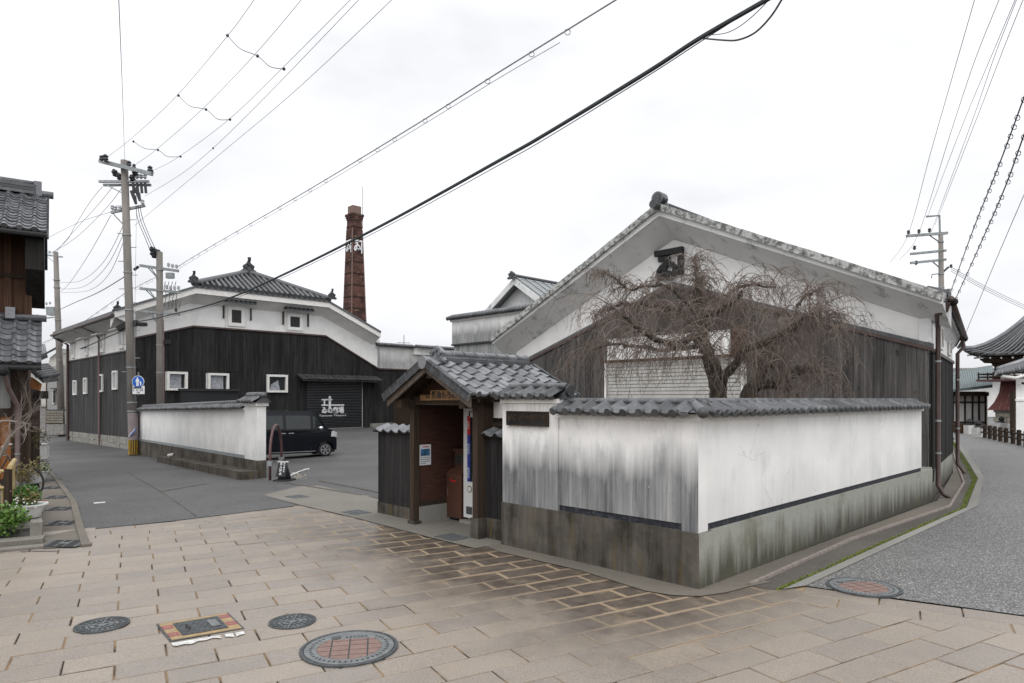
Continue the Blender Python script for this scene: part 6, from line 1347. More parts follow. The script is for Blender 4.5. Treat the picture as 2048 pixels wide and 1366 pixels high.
downpipe(hs2, [FR(16.3, sb_, zE-.4), FR(16.9, sb_, zE-.9), FR(17.1, sb_, zE-1.2), FR(17.1, sb_, zR2+.1), FR(16.6, sb_-.15, zR2-.15), FR(16.3, sb_-.35, zE2+.2)], .06, 'downpipe_mauve')
house_roof(17.25, zR2, 16.2, zE2, -7.2, bV-.1, 8, hm_)
MB().tube([FR(17.2, -7.2, zR2+.1), FR(17.2, bV, zR2+.1)], .09, 8).build('ridge_roll', 'tile_silver', hs2, 1); MB().ab(17.05, 17.25, -3.7, -3.5, zR2+.05, zR2+.33).build('ridge_end', 'tile_silver', hs2)
MB().tube([FR(16.1, -7.4, zE2-.08), FR(16.1, bV-.1, zE2-.08)], .06, 8).build('gutter', 'rubber', hs2)
downpipe(hs2, [FR(16.1, -3.7, zE2-.1), FR(16.4, -3.6, zE2-.6), FR(16.95, -3.45, zE2-1.0), FR(17.0, -3.45, 1.2), FR(17.0, -3.45, zgH)], .055, 'downpipe_mauve', br=[FR(17.0, -3.45, z) for z in (1.5, .6)])
MB().ball(FR(16.1, -3.7, zE2-.15), .14, 8, 6).build('hopper', 'rubber', hs2)
FR, A3, B3 = FR_, A_, B_
# small side gate roof behind the corner
sgp = thing('side_gate', 'little tiled gate roof with orange timber beyond the old house corner', 'gate', FR(20, -2.4))
q = [at(58, 742, 20.5), at(86, 766, 20.5)]
MB().box8([q[0], q[1], q[1]+V((-.6, 1.6, .1)), q[0]+V((-.6, 1.6, .1))], [p+Z3*.12 for p in (q[0], q[1], q[1]+V((-.6, 1.6, .1)), q[0]+V((-.6, 1.6, .1)))]).build('roof', 'tile_weathered', sgp)
for k in range(6): p = q[0].lerp(q[1], (k+.5)/6); MB().tube([p+Z3*.15-V((0, .05, 0)), p+Z3*.2+V((-.6, 1.6, .1))], .07, 6).build('roof_tile', 'tile_weathered', sgp, 1)
MB().prism([at(60, 754, 20.6), at(79, 768, 20.6), at(77, 781, 20.6), at(60, 776, 20.6)], V((0, .1, 0))).build('gable_board', 'wood_orange', sgp)
p = at(63, 780, 21); MB().obox(V((p.x-.3, 21, -.6)), V((.35, 0, 0)), V((0, .3, 0)), Z3*(p.z+.8)).build('post', 'wood_dark', sgp); p = at(70, 785, 21); MB().obox(V((p.x-.4, 21, p.z-.2)), V((.55, 0, 0)), V((0, .4, 0)), Z3*.25).build('bracket', 'plank_tar', sgp)
# white balcony rack standing by the wall
rk = thing('white_rack', 'white metal rack frame standing on the gutter by the old house', 'rack', gp(72, 922))
Yr = gp(72, 924).y; r0, r1 = at(60, 922, Yr), at(79, 922, Yr); zt5 = at(70, 888, Yr).z
for x in (r0.x, (r0.x+r1.x)/2, r1.x-.06):
    for y in (0, .5): MB().obox(V((x, Yr+y, r0.z)), V((.06, 0, 0)), V((0, .05, 0)), Z3*(zt5-r0.z)).build('upright', 'paint_white', rk)
for z in (r0.z+.05, zt5-.06): MB().obox(V((r0.x, Yr, z)), V((r1.x-r0.x, 0, 0)), V((0, .55, 0)), Z3*.05).build('shelf', 'paint_white', rk)
MB().obox(V((r1.x-.06, Yr, r0.z)), V((.03, 0, 0)), V((0, .5, 0)), Z3*(zt5-r0.z)).build('side_panel', 'paint_white', rk)
# bicycle half hidden by the plants
bc = thing('bicycle', 'dark bicycle mostly hidden behind the plants by the downpipe', 'bicycle', gp(45, 985))
wc = at(46, 968, 12.3)
def wheel(c, r): 
    ring_pts = [c+V((math.cos(t)*r*.8, math.cos(t)*r*.5, math.sin(t)*r)) for t in [x*math.pi/12 for x in range(25)]]; o = MB().tube(ring_pts, .02, 5).build('wheel', 'rubber', bc)
    for k in range(8): t = k*math.pi/8; d = V((math.cos(t)*r*.8, math.cos(t)*r*.5, math.sin(t)*r)); MB().tube([c-d, c+d], .004, 3).build('spoke', 'steel_grey', o)
wheel(wc, .33); wheel(wc+V((-.85, -.5, 0)), .33); MB().tube([wc, wc+V((-.2, -.12, .55)), wc+V((-.55, -.3, .45)), wc+V((-.85, -.5, 0)), wc+V((-.4, -.25, -.05)), wc+V((-.2, -.12, .5))], .016, 6).build('frame', 'pane_dark', bc); MB().tube([wc+V((-.3, -.12, .7)), wc+V((-.12, -.12, .75))], .015, 6).build('handlebar', 'chrome', bc)
# bare garden shrub at the left edge
def shrub_branch(mb, p, d, L_, r, depth):
    pts = [p]; rs = [r]
    for k in range(5):
        d = (d+V((random.gauss(0, .28), random.gauss(0, .15), random.gauss(.05, .2)))).normalized(); pts.append(pts[-1]+d*L_/5); rs.append(r*(1-.16*(k+1)))
    mb.tube(pts, rs, 5)
    if depth:
        for k in (1, 2, 3, 4, 5, 5): shrub_branch(mb, pts[k], (d+V((random.gauss(0, .7), random.gauss(0, .3), random.gauss(.2, .5)))).normalized(), L_*random.uniform(.4, .65), rs[k]*.6, depth-1)
gsr = thing('garden_shrub', 'bare pale-branched garden shrub in front of the orange timber wall', 'shrub', gp(-20, 1040)); mb = MB()
for p0, d0, L_ in ((at(-6, 925, 8.6), V((.45, .05, .8)), .95), (at(-12, 850, 8.6), V((.6, 0, .6)), .6), (at(-14, 925, 8.7), V((.3, .1, .35)), .5)): shrub_branch(mb, p0, d0.normalized(), L_, .02, 3)
mb.tube([V((at(-12, 925, 8.6).x, 8.6, .15)), at(-10, 925, 8.6), at(-12, 850, 8.6)], .025, 6); mb.build('branches', 'twig_pale', gsr)
# ---------------------------------------------------------------- buildings at the far end of the lane
yc = 62; fa = thing('cream_house', 'cream rendered house with tiled roof at the far end of the lane', 'house', at(95, 860, yc))
def fbox(t, x0, x1, y0, y1, Y, m, nm='wall', dep=6, sk=0): return MB().box8([at(x0, y1, Y), at(x1, y1, Y), at(x1, y1, Y)+V((sk, dep, 0)), at(x0, y1, Y)+V((sk, dep, 0))], [at(x0, y0, Y), at(x1, y0, Y), at(x1, y0, Y)+V((sk, dep, 0)), at(x0, y0, Y)+V((sk, dep, 0))]).build(nm, m, t)
fbox(fa, 56, 93, 728, 870, yc, 'render_cream'); MB().box8([at(50, 735, yc-1), at(96, 715, yc-1), at(96, 715, yc+6), at(50, 735, yc+6)], [at(50, 718, yc-1), at(93, 705, yc-1), at(90, 688, yc+6), at(50, 688, yc+6)]).build('roof', 'tile_dark', fa)
for k in range(9): MB().tube([at(52+5*k, 727-2.2*k, yc-1.1), at(52+4.4*k, 690, yc+5.5)], .1, 5).build('roof_tile', 'tile_weathered', fa)
for x0, x1, y0, y1 in ((69, 73, 734, 756), (68, 74, 796, 815), (77, 82, 797, 815)): f = fbox(fa, x0, x1, y0, y1, yc-.05, 'trim_white', 'window', .2); fbox(fa, x0+.6, x1-.6, y0+1, y1-1, yc-.08, 'pane_dark', 'pane', .1); 
for o in list(fa.children):
    if o.name.startswith('pane'): pass
fg = thing('garden_gate', 'dark panelled gate with pale stone post at the lane end', 'gate', at(70, 862, 58)); fbox(fg, 56, 79, 815, 857, 58, 'wood_dark', 'panel', .2); fbox(fg, 80, 91, 814, 861, 57.5, 'block_grey', 'post', .8); fbox(fg, 79.5, 91.5, 812, 814, 57.4, 'stone_base', 'cap', 1)
fs = thing('white_gable_house', 'white gabled storehouse with grey metal siding beside the lane pole', 'house', at(105, 865, 54))
MB().prism([at(92, 866, 54), at(92, 748, 54), at(100, 715, 54), at(124, 697, 54), at(126, 866, 54)], V((1.5, 5, 0))).build('wall', 'render_cream', fs)
MB().prism([at(94.5, 822, 53.6), at(94.5, 752, 53.6), at(104, 733, 53.6), at(124, 730, 53.6), at(124, 822, 53.6)], V((0, .3, 0))).build('siding', 'siding_grey', fs)
fbox(fs, 105, 110, 779, 808, 53.5, 'trim_white', 'window', .2); fbox(fs, 106, 109, 781, 806, 53.4, 'pane_dark', 'pane', .1); fbox(fs, 100, 110, 776, 778, 53.2, 'tile_dark', 'window_hood', .5)
fbox(fs, 91.5, 93.5, 745, 866, 53.7, 'downpipe_brown', 'downpipe', .2); MB().box8([at(86, 712, 53.5), at(126, 692, 53.5), at(126, 692, 60), at(86, 712, 60)], [at(86, 708, 53.5), at(126, 686, 53.5), at(126, 686, 60), at(86, 708, 60)]).build('eave', 'tile_dark', fs)
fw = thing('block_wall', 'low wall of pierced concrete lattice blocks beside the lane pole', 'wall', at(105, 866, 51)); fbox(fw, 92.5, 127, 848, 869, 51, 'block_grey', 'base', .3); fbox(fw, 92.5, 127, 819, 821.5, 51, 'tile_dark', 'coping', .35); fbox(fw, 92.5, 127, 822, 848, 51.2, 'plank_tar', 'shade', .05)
for i in range(9):
    for j in range(5):
        p = at(94.5+i*3.7, 824+j*5, 50.95); mb = MB(); s = .085; 
        for a in (0, 1): mb.tube([p+V((-s, 0, -s if a else s)), p+V((s, 0, s if a else -s))], .025, 4)
        mb.build('lattice_block', 'stone_pale', fw)
# ---------------------------------------------------------------- black kei van in the car park
vn = thing('parked_van', 'black boxy kei van parked behind the white pier of the lane wall', 'van', gp(600, 915))
fwp = gp(651, 913); vd = V((.83, .557, 0)).normalized(); vs = V((vd.y, -vd.x, 0))      # heading, right-hand side
SCV = 1.0; vb = 1.02
def PV_(x, y, z): return V((fwp.x, fwp.y, fwp.z))+vd*x*SCV-vs*y*SCV+Z3*z*SCV            # x fore-aft from the front axle, y inward from the near side
prof = [(-2.85, .32), (-2.9, .75), (-2.86, 1.1), (-2.78, 1.62), (-2.68, 1.74), (-2.3, 1.79), (-.6, 1.79), (-.34, 1.74), (.05, 1.14), (.12, 1.08), (.36, .99), (.43, .9), (.45, .55), (.44, .28)]
def yoff(z): return 0 if z < 1.05 else (z-1.05)*.17
def wheel_cut(x0): return [(x0+.33*math.cos(t), .27+.33*math.sin(t)) for t in [math.pi*k/8 for k in range(9)]]
low = [(.44, .24)]+[p for p in wheel_cut(0)]+[(-.36, .2), (-2.1, .2)]+[(x, z) for x, z in wheel_cut(-2.52)][0:9]+[(-2.85, .25)]
outline = prof+[p for p in low if True]
wd = 1.475
from mathutils.geometry import tessellate_polygon
mb = MB(); n = len(outline)
for side in (0, 1):
    for x, z in outline: mb.v.append(PV_(x, yoff(z) if side == 0 else wd-yoff(z), z))
for t in tessellate_polygon([[V((x, z, 0)) for x, z in outline]]):
    mb.f.append(tuple(t)); mb.f.append(tuple(n+i for i in t))
for i in range(n): mb.f.append((i, (i+1) % n, n+(i+1) % n, n+i))
mb.build('body', 'car_black', vn)
def vp(nm, pts, m, d=.006, par=None): return MB().prism([PV_(x, yoff(z)-d, z) for x, z in pts], -vs*-.004).build(nm, m, par or vn)
for pts in ([(-2.45, 1.12), (-1.62, 1.12), (-1.62, 1.62), (-2.4, 1.62)], [(-1.5, 1.1), (-.58, 1.1), (-.58, 1.6), (-1.5, 1.62)], [(-.48, 1.1), (-.06, 1.1), (-.36, 1.56), (-.48, 1.58)]): vp('side_window', pts, 'glass_dark')
for x in (-1.56, -.56): vp('door_seam', [(x, .3), (x+.012, .3), (x+.012, 1.72), (x, 1.72)], 'rubber', .002)
vp('sill_trim', [(-2.1, .22), (-.4, .22), (-.4, .245), (-2.1, .245)], 'chrome', .008); vp('belt_trim', [(-2.6, 1.05), (-.05, 1.05), (-.05, 1.075), (-2.6, 1.075)], 'rubber', .004)
for x in (-1.72, -1.42): 
    h = MB().obox(PV_(x, -.03, .93), vd*.2, -vs*.03, Z3*.035).build('door_handle', 'chrome', vn)
MB().ball(PV_(-.22, -.12, 1.12), .1, 8, 6, (1, 1, .8)).build('mirror', 'chrome', vn, 1); MB().obox(PV_(-.3, -.1, 1.05), vd*.16, -vs*.1, Z3*.06).build('mirror_arm', 'car_black', vn)
MB().prism([PV_(.22, -.012, .78), PV_(.42, -.012, .76), PV_(.41, -.012, .95), PV_(.32, -.012, 1.0), PV_(.24, -.012, .98)], -vs*.08).build('headlight', 'lamp_lens', vn); MB().obox(PV_(.38, .0, .74), vd*.08, -vs*.35, Z3*.2).build('headlight', 'lamp_lens', vn)
MB().prism([PV_(.0, .12, 1.12), PV_(.0, wd-.12, 1.12), PV_(-.33, wd-.2, 1.7), PV_(-.33, .2, 1.7)], vd*.025).build('windscreen', 'glass_dark', vn)
MB().obox(PV_(.42, .1, .3), vd*.05, -vs*1.2, Z3*.3).build('bumper', 'car_black', vn); MB().obox(PV_(.45, .35, .62), vd*.02, -vs*.75, Z3*.12).build('grille', 'chrome', vn)
MB().obox(PV_(-2.4, .2, 1.785), vd*1.8, -vs*1.05, Z3*.02).build('roof_panel', 'car_black', vn)
for x0 in (0, -2.52):
    for y0 in (.02, wd-.2):
        c = PV_(x0, y0, .27); w_ = MB().tube_prof([c-vs*0, c-vs*.03, c-vs*.15, c-vs*.18], [.235, .27, .27, .235], 24, -vs).build('wheel', 'rubber', vn, .6)
        if y0 < 1:
            MB().tube_prof([c+vs*.006, c-vs*.02], [.175, .19], 24, -vs).build('rim_well', 'rubber', w_); mb = ring(V((0, 0, 0)), .165, .19, 0, .02, 24); mb.v = [c+vd*p.x+Z3*p.y+vs*(p.z+.0) for p in mb.v]; mb.build('rim', 'alloy', w_)
            sp = MB()
            for k in range(6):
                for q in (-.1, .1):
                    t = 2*math.pi*k/6+q; d = vd*math.cos(t)+Z3*math.sin(t); e = vd*-math.sin(t)+Z3*math.cos(t); sp.obox(c+vs*.006+d*.03-e*.012, d*.14, e*.024, vs*.012)
            sp.build('spokes', 'alloy', w_); MB().tube([c+vs*.0, c+vs*.022], .03, 10).build('hub', 'alloy', w_)
MB().obox(PV_(-2.7, .1, .16), vd*3.1, -vs*1.25, Z3*.14).build('underbody', 'rubber', vn)
# ---------------------------------------------------------------- weeping cherry behind the wall
random.seed(21)
TY = 10.6; T = lambda px, py, dy=0: at(px, py, TY+dy)
tb = T(1438, 800); tr = thing('weeping_tree', 'bare weeping cherry tree with gnarled dark trunk behind the corner wall', 'tree', V((tb.x, tb.y, 0)))
limbs = [
 ([(1440, 860, 0), (1438, 800, 0), (1432, 760, -.05), (1420, 720, -.1), (1410, 690, -.1), (1404, 655, -.05), (1400, 620, .1), (1396, 590, .25), (1400, 562, .4)], .175, .035),
 ([(1440, 780, 0), (1452, 752, -.15), (1478, 720, -.3), (1492, 700, -.35), (1530, 684, -.5), (1575, 660, -.6), (1610, 636, -.65), (1626, 628, -.7)], .09, .03),
 ([(1408, 690, -.1), (1388, 672, -.35), (1360, 690, -.6), (1335, 688, -.8), (1300, 672, -.95), (1270, 650, -1.0), (1245, 630, -1.0)], .08, .022),
 ([(1402, 640, 0), (1418, 632, -.2), (1448, 616, -.45), (1470, 600, -.6), (1486, 580, -.7)], .055, .022),
 ([(1406, 660, 0), (1380, 640, .3), (1350, 618, .5), (1310, 612, .7), (1270, 606, .8), (1225, 616, .8), (1190, 632, .8)], .06, .02),
 ([(1396, 600, .1), (1394, 570, .1), (1392, 545, .2), (1388, 520, .2)], .04, .015),
 ([(1404, 640, 0), (1430, 610, .5), (1460, 585, .7), (1500, 570, .9), (1550, 575, 1.0)], .05, .015),
 ([(1506, 870, .5), (1497, 795, .5), (1512, 772, .5), (1530, 768, .4), (1560, 765, .3), (1590, 748, .1), (1615, 738, 0), (1638, 740, -.1)], .165, .03),
 ([(1512, 772, .5), (1514, 740, .5), (1520, 712, .55), (1545, 690, .6), (1580, 668, .7), (1612, 640, .7), (1640, 615, .7)], .1, .022),
 ([(1512, 770, .5), (1528, 745, .6), (1530, 728, .6), (1545, 730, .5), (1556, 718, .4)], .06, .03),
 ([(1408, 690, 0), (1330, 700, .6), (1270, 690, .9), (1220, 690, 1.1), (1180, 700, 1.2)], .045, .012),
 ([(1625, 628, -.7), (1645, 636, -.8), (1662, 645, -.85)], .028, .012), ([(1580, 655, .7), (1605, 600, .9), (1625, 585, 1.0), (1640, 578, 1.0)], .035, .01),
 ([(1400, 640, 0), (1350, 580, .2), (1300, 570, .2), (1260, 580, .2), (1235, 560, .1), (1200, 545, .1)], .038, .01)]
p0x = lambda q: q[-1][0]
tm = MB(); tw = MB(); starts = []
for pts, r0, r1 in limbs:
    P = [T(*p) for p in smooth_px(pts, 4)]; m_ = len(P)
    P = [p+V((random.gauss(0, .012), random.gauss(0, .012), random.gauss(0, .012))) for p in P]
    tm.tube(P, [(r0+(r1-r0)*(k/(m_-1))**.8)*random.uniform(.88, 1.14) for k in range(m_)], 9)
    for k in range(3, m_):
        for _ in range(1 if r0 > .1 and k < m_*.4 else (5 if p0x(pts) < 1480 else 4)): starts.append((P[k]+V((0, 0, random.uniform(-.01, .01))), (P[k]-P[k-1]).normalized(), k/m_))
    for k in range(3): j = random.randrange(2, m_-1); tm.ball(P[j]+V((random.gauss(0, .03), random.gauss(0, .03), random.gauss(0, .03))), r0*random.uniform(.5, .8)*(1-.5*j/m_), 7, 5)
tm.build('trunk', 'bark', tr, 1)
def twig(p, d, L_, r, droop, depth, floor=.9):
    n_ = 7 if depth else 5; pts = [p]
    for k in range(n_):
        d = (d+V((random.gauss(0, .11), random.gauss(0, .11), -droop*(k+1)/n_+random.gauss(0, .07)))).normalized(); pts.append(pts[-1]+d*L_/n_)
    if depth < 2: tw.tube(pts, [r*(1-.75*k/n_) for k in range(n_+1)], 3, False)
    else: tw.tube(pts, [r*(1-.6*k/n_) for k in range(n_+1)], 4, False)
    if depth:
        for k in range(1, n_+1):
            for _ in range(random.choice((0, 1, 1, 2)) if depth == 2 else random.choice((0, 0, 0, 1))):
                e = (d*.5+V((random.gauss(0, .6), random.gauss(0, .6), random.gauss(.0, .45)))).normalized(); twig(pts[k], e, L_*random.uniform(.35, .7), max(.0032, r*.6), random.uniform(.35, .75), depth-1)
for p, d, t in starts:
    if random.random() < .42+.38*(t < .25): continue
    az = random.uniform(0, 6.28); e = (V((math.cos(az), math.sin(az)*.8, random.uniform(.1, 1.1)))*.8+d*.5).normalized()
    twig(p, e, random.uniform(.55, 1.2)*(.42 if p.z > 3.4 and p.x < 3.4 else 1)*(.68 if p.x > 4.1 else 1), random.uniform(.005, .0095), random.uniform(.4, .62), 2)
tw.build('twigs', 'twig', tr)
print('twig faces', len(tw.f))
# ---------------------------------------------------------------- temple precinct at the right edge
YT = 44; ta = lambda x, y, Y=YT: at(x, y, Y)
wt = thing('temple_hall', 'low white-walled temple building with dark timber grid and green-grey roof', 'building', gp(1935, 862))
yw = 46; fbox(wt, 1880, 1975, 785, 870, yw, 'plaster_clean', 'wall', 5)
for x in (1897, 1907, 1917, 1931, 1946, 1959, 1972): fbox(wt, x-1, x+1, 785, 862, yw-.12, 'wood_dark', 'post', .1)
for y0, y1 in ((803, 806), (843, 846), (783, 788)): fbox(wt, 1880, 1972, y0, y1, yw-.15, 'wood_dark', 'beam', .1)
MB().box8([ta(1885, 786, 44.6), ta(1985, 775, 44.6), ta(1985, 738, 50), ta(1895, 752, 50)], [ta(1885, 783, 44.6), ta(1985, 770, 44.6), ta(1985, 733, 50), ta(1895, 748, 50)]).build('roof', 'roof_green', wt)
for k in range(26): MB().tube([ta(1886+k*3.9, 782.5-k*.48, 44.6), ta(1896+k*3.5, 747.5-k*.58, 49.9)], .06, 5).build('roof_seam', 'roof_green', wt)
MB().box8([ta(1893, 752, 50), ta(1986, 737, 50), ta(1986, 737, 51), ta(1893, 752, 51)], [ta(1893, 744, 50), ta(1986, 730, 50), ta(1986, 730, 51), ta(1893, 744, 51)]).build('ridge', 'siding_grey', wt)
fbox(wt, 1885, 1978, 784, 792, 45.2, 'wood_dark', 'eave_beam', .4)
rh = thing('far_hall_roof', 'long dark tiled roof of a farther temple hall on the horizon', 'building', ta(1940, 862, 70)); MB().box8([ta(1880, 760, 70), ta(2060, 745, 70), ta(2060, 738, 78), ta(1880, 738, 78)], [ta(1880, 756, 70), ta(2060, 741, 70), ta(2060, 736, 78), ta(1880, 737, 78)]).build('roof', 'tile_dark', rh)
for k in range(38): MB().tube([ta(1882+4.6*k, 756-.4*k, 69.9), ta(1882+4.6*k, 737.5, 78)], .13, 5).build('roof_tile', 'tile_dark', rh)
fbox(rh, 1885, 2060, 756, 866, 72, 'plaster_clean', 'wall', 5)
# bell tower
bt = thing('bell_tower', 'temple bell tower with big upswept tiled roof, red skirt and stone foot', 'tower', gp(2010, 868))
yt = 42; cxp = 2104
tc_ = at(cxp, 862, yt); px2m = yt/F
def tz(y): return H-(y-HY)*px2m
hwE, hwR = 106*px2m, 26*px2m
cz = V((tc_.x, yt, 0)); ang = math.radians(22); ux, uy = V((math.cos(ang), math.sin(ang), 0)), V((-math.sin(ang), math.cos(ang), 0))
ze_, zr_ = tz(712), tz(632); NS = 8
def ringpt(s, t, zofs=0):                 # s 0..4 round the square, t 0 eave..1 top
    k = int(s) % 4; f = s-int(s); cr = [(-1, -1), (1, -1), (1, 1), (-1, 1)]; a, b = cr[k], cr[(k+1) % 4]
    hw_ = hwE+(hwR-hwE)*t; lift = (abs(f-.5)*2)**3*.45*(1-t)**2
    z = ze_+(zr_-ze_)*(t**1.55)+lift; return cz+ux*(a[0]+(b[0]-a[0])*f)*hw_+uy*(a[1]+(b[1]-a[1])*f)*hw_+Z3*(z+zofs)
mb = MB(); M_ = 48
for j in range(NS+1):
    for i in range(M_): mb.v.append(ringpt(4*i/M_, j/NS))
for j in range(NS):
    for i in range(M_): a, b = j*M_+i, j*M_+(i+1) % M_; mb.f.append((a, b, b+M_, a+M_))
mb.f.append(tuple(NS*M_+i for i in range(M_))); mb.f.append(tuple(range(M_-1, -1, -1))); mb.build('roof', 'tile_dark', bt)
for i in range(72): s = 4*(i+.5)/72; MB().tube([ringpt(s, j/6, .06) for j in range(7)], .085, 5).build('roof_tile', 'tile_weathered', bt, 1)
for k in range(4): MB().tube([ringpt(k+.0001, j/6, .16) for j in range(7)], [.16]*7, 7).build('hip_ridge', 'tile_silver', bt, 1); MB().tube([ringpt(k+.0001, .0, .2), ringpt(k+.0001, 0, .2)+(ringpt(k+.0001, 0)-cz).normalized()*.0+Z3*.25], .13, 7).build('ridge_end', 'tile_dark', bt)
top = cz+Z3*(zr_); MB().obox(top-ux*hwR-uy*.4, ux*2*hwR, uy*.8, Z3*.9).build('ridge_course', 'tile_weathered', bt); MB().tube([top-ux*hwR*1.1+Z3*1.0, top+ux*hwR*1.1+Z3*1.0], .22, 8).build('ridge_roll', 'tile_silver', bt)
for i in range(40): s = 4*(i+.5)/40; p = ringpt(s, .02, -.16); q_ = ringpt(s, .5, 0); q_.z = p.z+.2; MB().tube([p, q_], .06, 4).build('rafter', 'wood_dark', bt); MB().tube([p, p+(p-q_).normalized()*.03], .065, 4).build('rafter_end', 'paint_white', bt)
hp_ = 64*px2m
for i in (-1, 1):
    for j in (-1, 1): p = cz+ux*i*hp_+uy*j*hp_; MB().tube([p+Z3*tz(760), p+Z3*(ze_+.3)], .17, 10).build('post', 'wood_dark', bt)
def sqr(hw_, z): return [cz+ux*i*hw_+uy*j*hw_+Z3*z for i, j in ((-1, -1), (1, -1), (1, 1), (-1, 1))]
MB().box8(sqr(hp_*1.25, tz(724)), sqr(hp_*1.35, tz(714))).build('bracket_frame', 'wood_dark', bt); MB().box8(sqr(hp_*1.08, tz(731)), sqr(hp_*1.12, tz(724))).build('tie_beam', 'wood_dark', bt)
MB().box8(sqr(hp_*1.4, tz(762)), sqr(hp_*1.4, tz(758))).build('balcony_floor', 'paint_maroon', bt)
for z0, z1 in ((tz(747), tz(745)), (tz(753), tz(751.5))):
    for i in range(4): a, b = sqr(hp_*1.36, z0)[i], sqr(hp_*1.36, z0)[(i+1) % 4]; MB().tube([a, b], .05, 5).build('rail', 'wood_dark', bt)
for i in range(4):
    a, b = sqr(hp_*1.36, tz(759))[i], sqr(hp_*1.36, tz(759))[(i+1) % 4]
    for k in range(6): p = a.lerp(b, k/6); MB().tube([p, p+Z3*.5], .05, 5).build('baluster', 'wood_dark', bt)
mb = MB(); lv = [(60*px2m, tz(762)), (62*px2m, tz(785)), (68*px2m, tz(805)), (76*px2m, tz(820)), (77*px2m, tz(821))]
for h_, z in lv: mb.v += sqr(h_, z)
for k in range(len(lv)-1):
    for i in range(4): a, b = 4*k+i, 4*k+(i+1) % 4; mb.f.append((a, b, b+4, a+4))
mb.build('skirt', 'skirt_red', bt)
hb_ = 69*px2m; rowz = [tz(868), tz(855), tz(845), tz(835), tz(826), tz(820)]
MB().box8(sqr(hb_-.08, rowz[0]), sqr(hb_-.08, rowz[-1])).build('core', 'block_grey', bt)
for r in range(5):
    for f_ in (0, 3):
        a, b = sqr(hb_, 0)[f_], sqr(hb_, 0)[(f_+1) % 4]; nn_ = V(((b-a).y, -(b-a).x, 0)).normalized(); m_ = 5
        for k in range(m_): 
            p, q_ = a.lerp(b, (k+(.5 if r % 2 else 0)*.6+.02)/(m_+.4)), a.lerp(b, (k+(.5 if r % 2 else 0)*.6+.97)/(m_+.4)); MB().box8([p+Z3*(rowz[r]+.02), q_+Z3*(rowz[r]+.02), q_+Z3*(rowz[r+1]-.01), p+Z3*(rowz[r+1]-.01)], [v-nn_*.12 for v in (p+Z3*(rowz[r]+.02), q_+Z3*(rowz[r]+.02), q_+Z3*(rowz[r+1]-.01), p+Z3*(rowz[r+1]-.01))]).build('stone', 'stone_pale', bt)
bl = thing('hanging_bell', 'small dark bell hanging from the upswept eave corner', 'bell', ringpt(3.9999, 0)); p = ringpt(0.0001, 0, -.3); bl.location = p; MB().tube([p, p-Z3*.12, p-Z3*.4], [.03, .09, .14], 8).build('body', 'iron', bl); MB().tube([p, p+Z3*.3], .012, 4).build('chain', 'iron', bl)
# white gatehouse at the frame edge
gh = thing('temple_gatehouse', 'white plastered gatehouse with curved tiled roof at the right frame edge', 'building', gp(2060, 872)); yg = 36
fbox(gh, 2032, 2110, 757, 876, yg, 'plaster_clean', 'wall', 4, 3.8); fbox(gh, 2031, 2110, 798, 802, yg-.06, 'trim_white', 'string_course', .2); fbox(gh, 2028, 2032, 782, 870, yg-.02, 'wood_dark', 'corner_post', .3)
MB().prism([at(1996, 748, yg-.6), at(2020, 745, yg-.6), at(2048, 736, yg-.6), at(2110, 712, yg-.6), at(2110, 690, yg+2), at(2048, 722, yg+2), at(1998, 737, yg+2)], V((0, .3, -.12))).build('roof', 'tile_dark', gh)
for k in range(20): t = k/19; x = 1998+t*112; ye = 748-(t**1.6)*36; MB().tube([at(x, ye-1, yg-.65), at(x, ye-8-t*14, yg+2)], .075, 6).build('roof_tile', 'tile_weathered', gh, 1)
MB().tube([at(1996, 739, yg+2), at(2048, 722, yg+2), at(2110, 688, yg+2)], .17, 8).build('ridge', 'tile_silver', gh, 1); MB().tube([at(2002, 752, yg-.5), at(2030, 756, yg-.5), at(2048, 751, yg-.5), at(2110, 730, yg-.5)], .1, 6).build('eave_board', 'trim_white', gh, 1); MB().tube([at(2044, 766, yg-.3), at(2052, 768, yg-.3)], .06, 6).build('wall_lamp', 'rubber', gh)
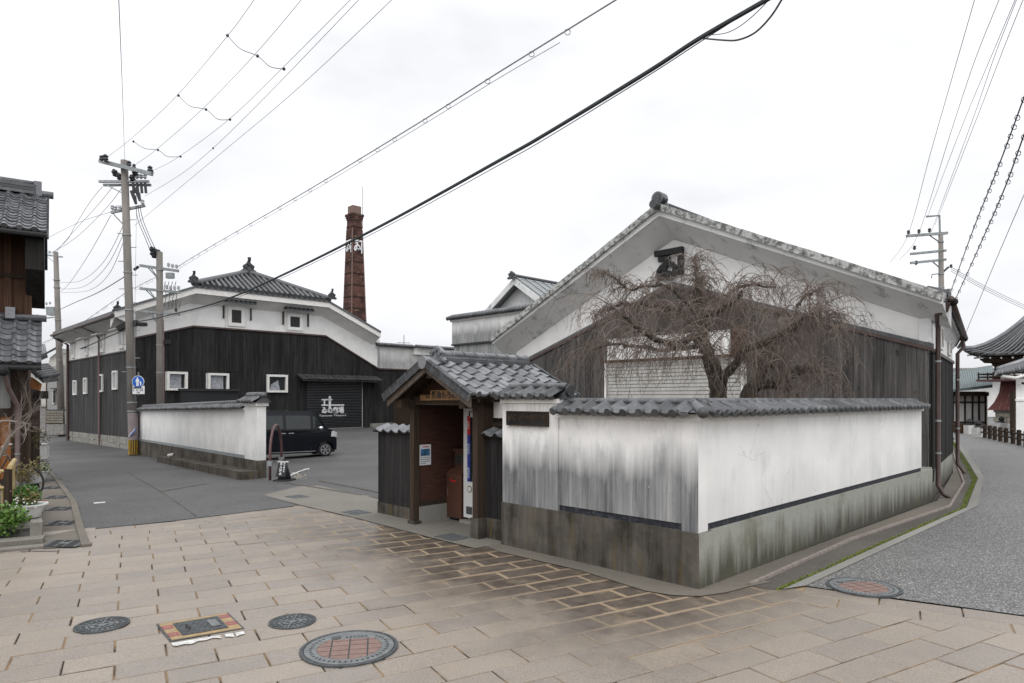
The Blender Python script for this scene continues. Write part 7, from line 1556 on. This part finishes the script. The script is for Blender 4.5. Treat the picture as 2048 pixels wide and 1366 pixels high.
# bridge railing
br = thing('bridge_railing', 'dark brown timber bridge railing running along the right side of the road', 'railing', gp(2000, 880))
rp = [gp(*q) for q in ((1960, 873.6), (1969.6, 876), (1979.6, 878), (1989.5, 880.6), (2000.6, 883), (2012, 885.3), (2026, 888), (2038, 891), (2052, 894.5), (2068, 898.5))]
hr = .6
for p in rp: MB().obox(p-V((.06, .06, 0)), V((.12, 0, 0)), V((0, .12, 0)), Z3*hr).build('post', 'wood_dark', br); MB().tube_prof([p+Z3*hr, p+Z3*(hr+.05), p+Z3*(hr+.08)], [.09, .085, .02], 8, Z3).build('post_cap', 'wood_dark', br)
for z in (.27, .5): MB().tube([p+Z3*z for p in rp], .045, 6).build('rail', 'wood_dark', br)
b2_ = thing('bridge_railing', 'far timber railing between white stone posts in front of the temple hall', 'railing', gp(1920, 866))
rp = [gp(1897, 864), gp(1904, 864.5), gp(1914, 866), gp(1925, 867), gp(1937, 868)]
for p in rp: MB().obox(p-V((.1, .1, 0)), V((.2, 0, 0)), V((0, .2, 0)), Z3*.55).build('post', 'wood_brown', b2_)
for z in (.25, .48): MB().tube([p+Z3*z for p in rp], .05, 6).build('rail', 'wood_brown', b2_)
for (px, py, la, z) in ((1939, 868.5, 'white stone bridge post with dark cap, left of the opening', .5), (1956, 874, 'white stone bridge post with dark cap at the start of the long railing', .5), (2003, 866, 'white stone post with onion cap before the bell tower', .6), (2027, 868, 'white stone post with onion cap beside the gatehouse corner', .6)):
    p = gp(px, py); t = thing('stone_post', la, 'post', p, 'white capped bridge posts'); MB().obox(p-V((.2, .2, 0)), V((.4, 0, 0)), V((0, .4, 0)), Z3*z).build('shaft', 'paint_white', t); MB().tube_prof([p+Z3*(z+h_) for h_ in (0, .06, .12, .2, .3, .38)], [.2, .17, .1, .17, .12, .02], 10, Z3).build('cap', 'rubber', t)
bk = thing('river_wall', 'low stone embankment wall under the far railing', 'wall', gp(1925, 866)); 
a_, b_ = gp(1893, 862), gp(1958, 868)
for k in range(12):
    p, q_ = a_.lerp(b_, k/12), a_.lerp(b_, (k+.94)/12); MB().prism([p, q_, q_+Z3*.3, p+Z3*.3], V((0, .3, 0))).build('stone', 'stone_pale', bk)
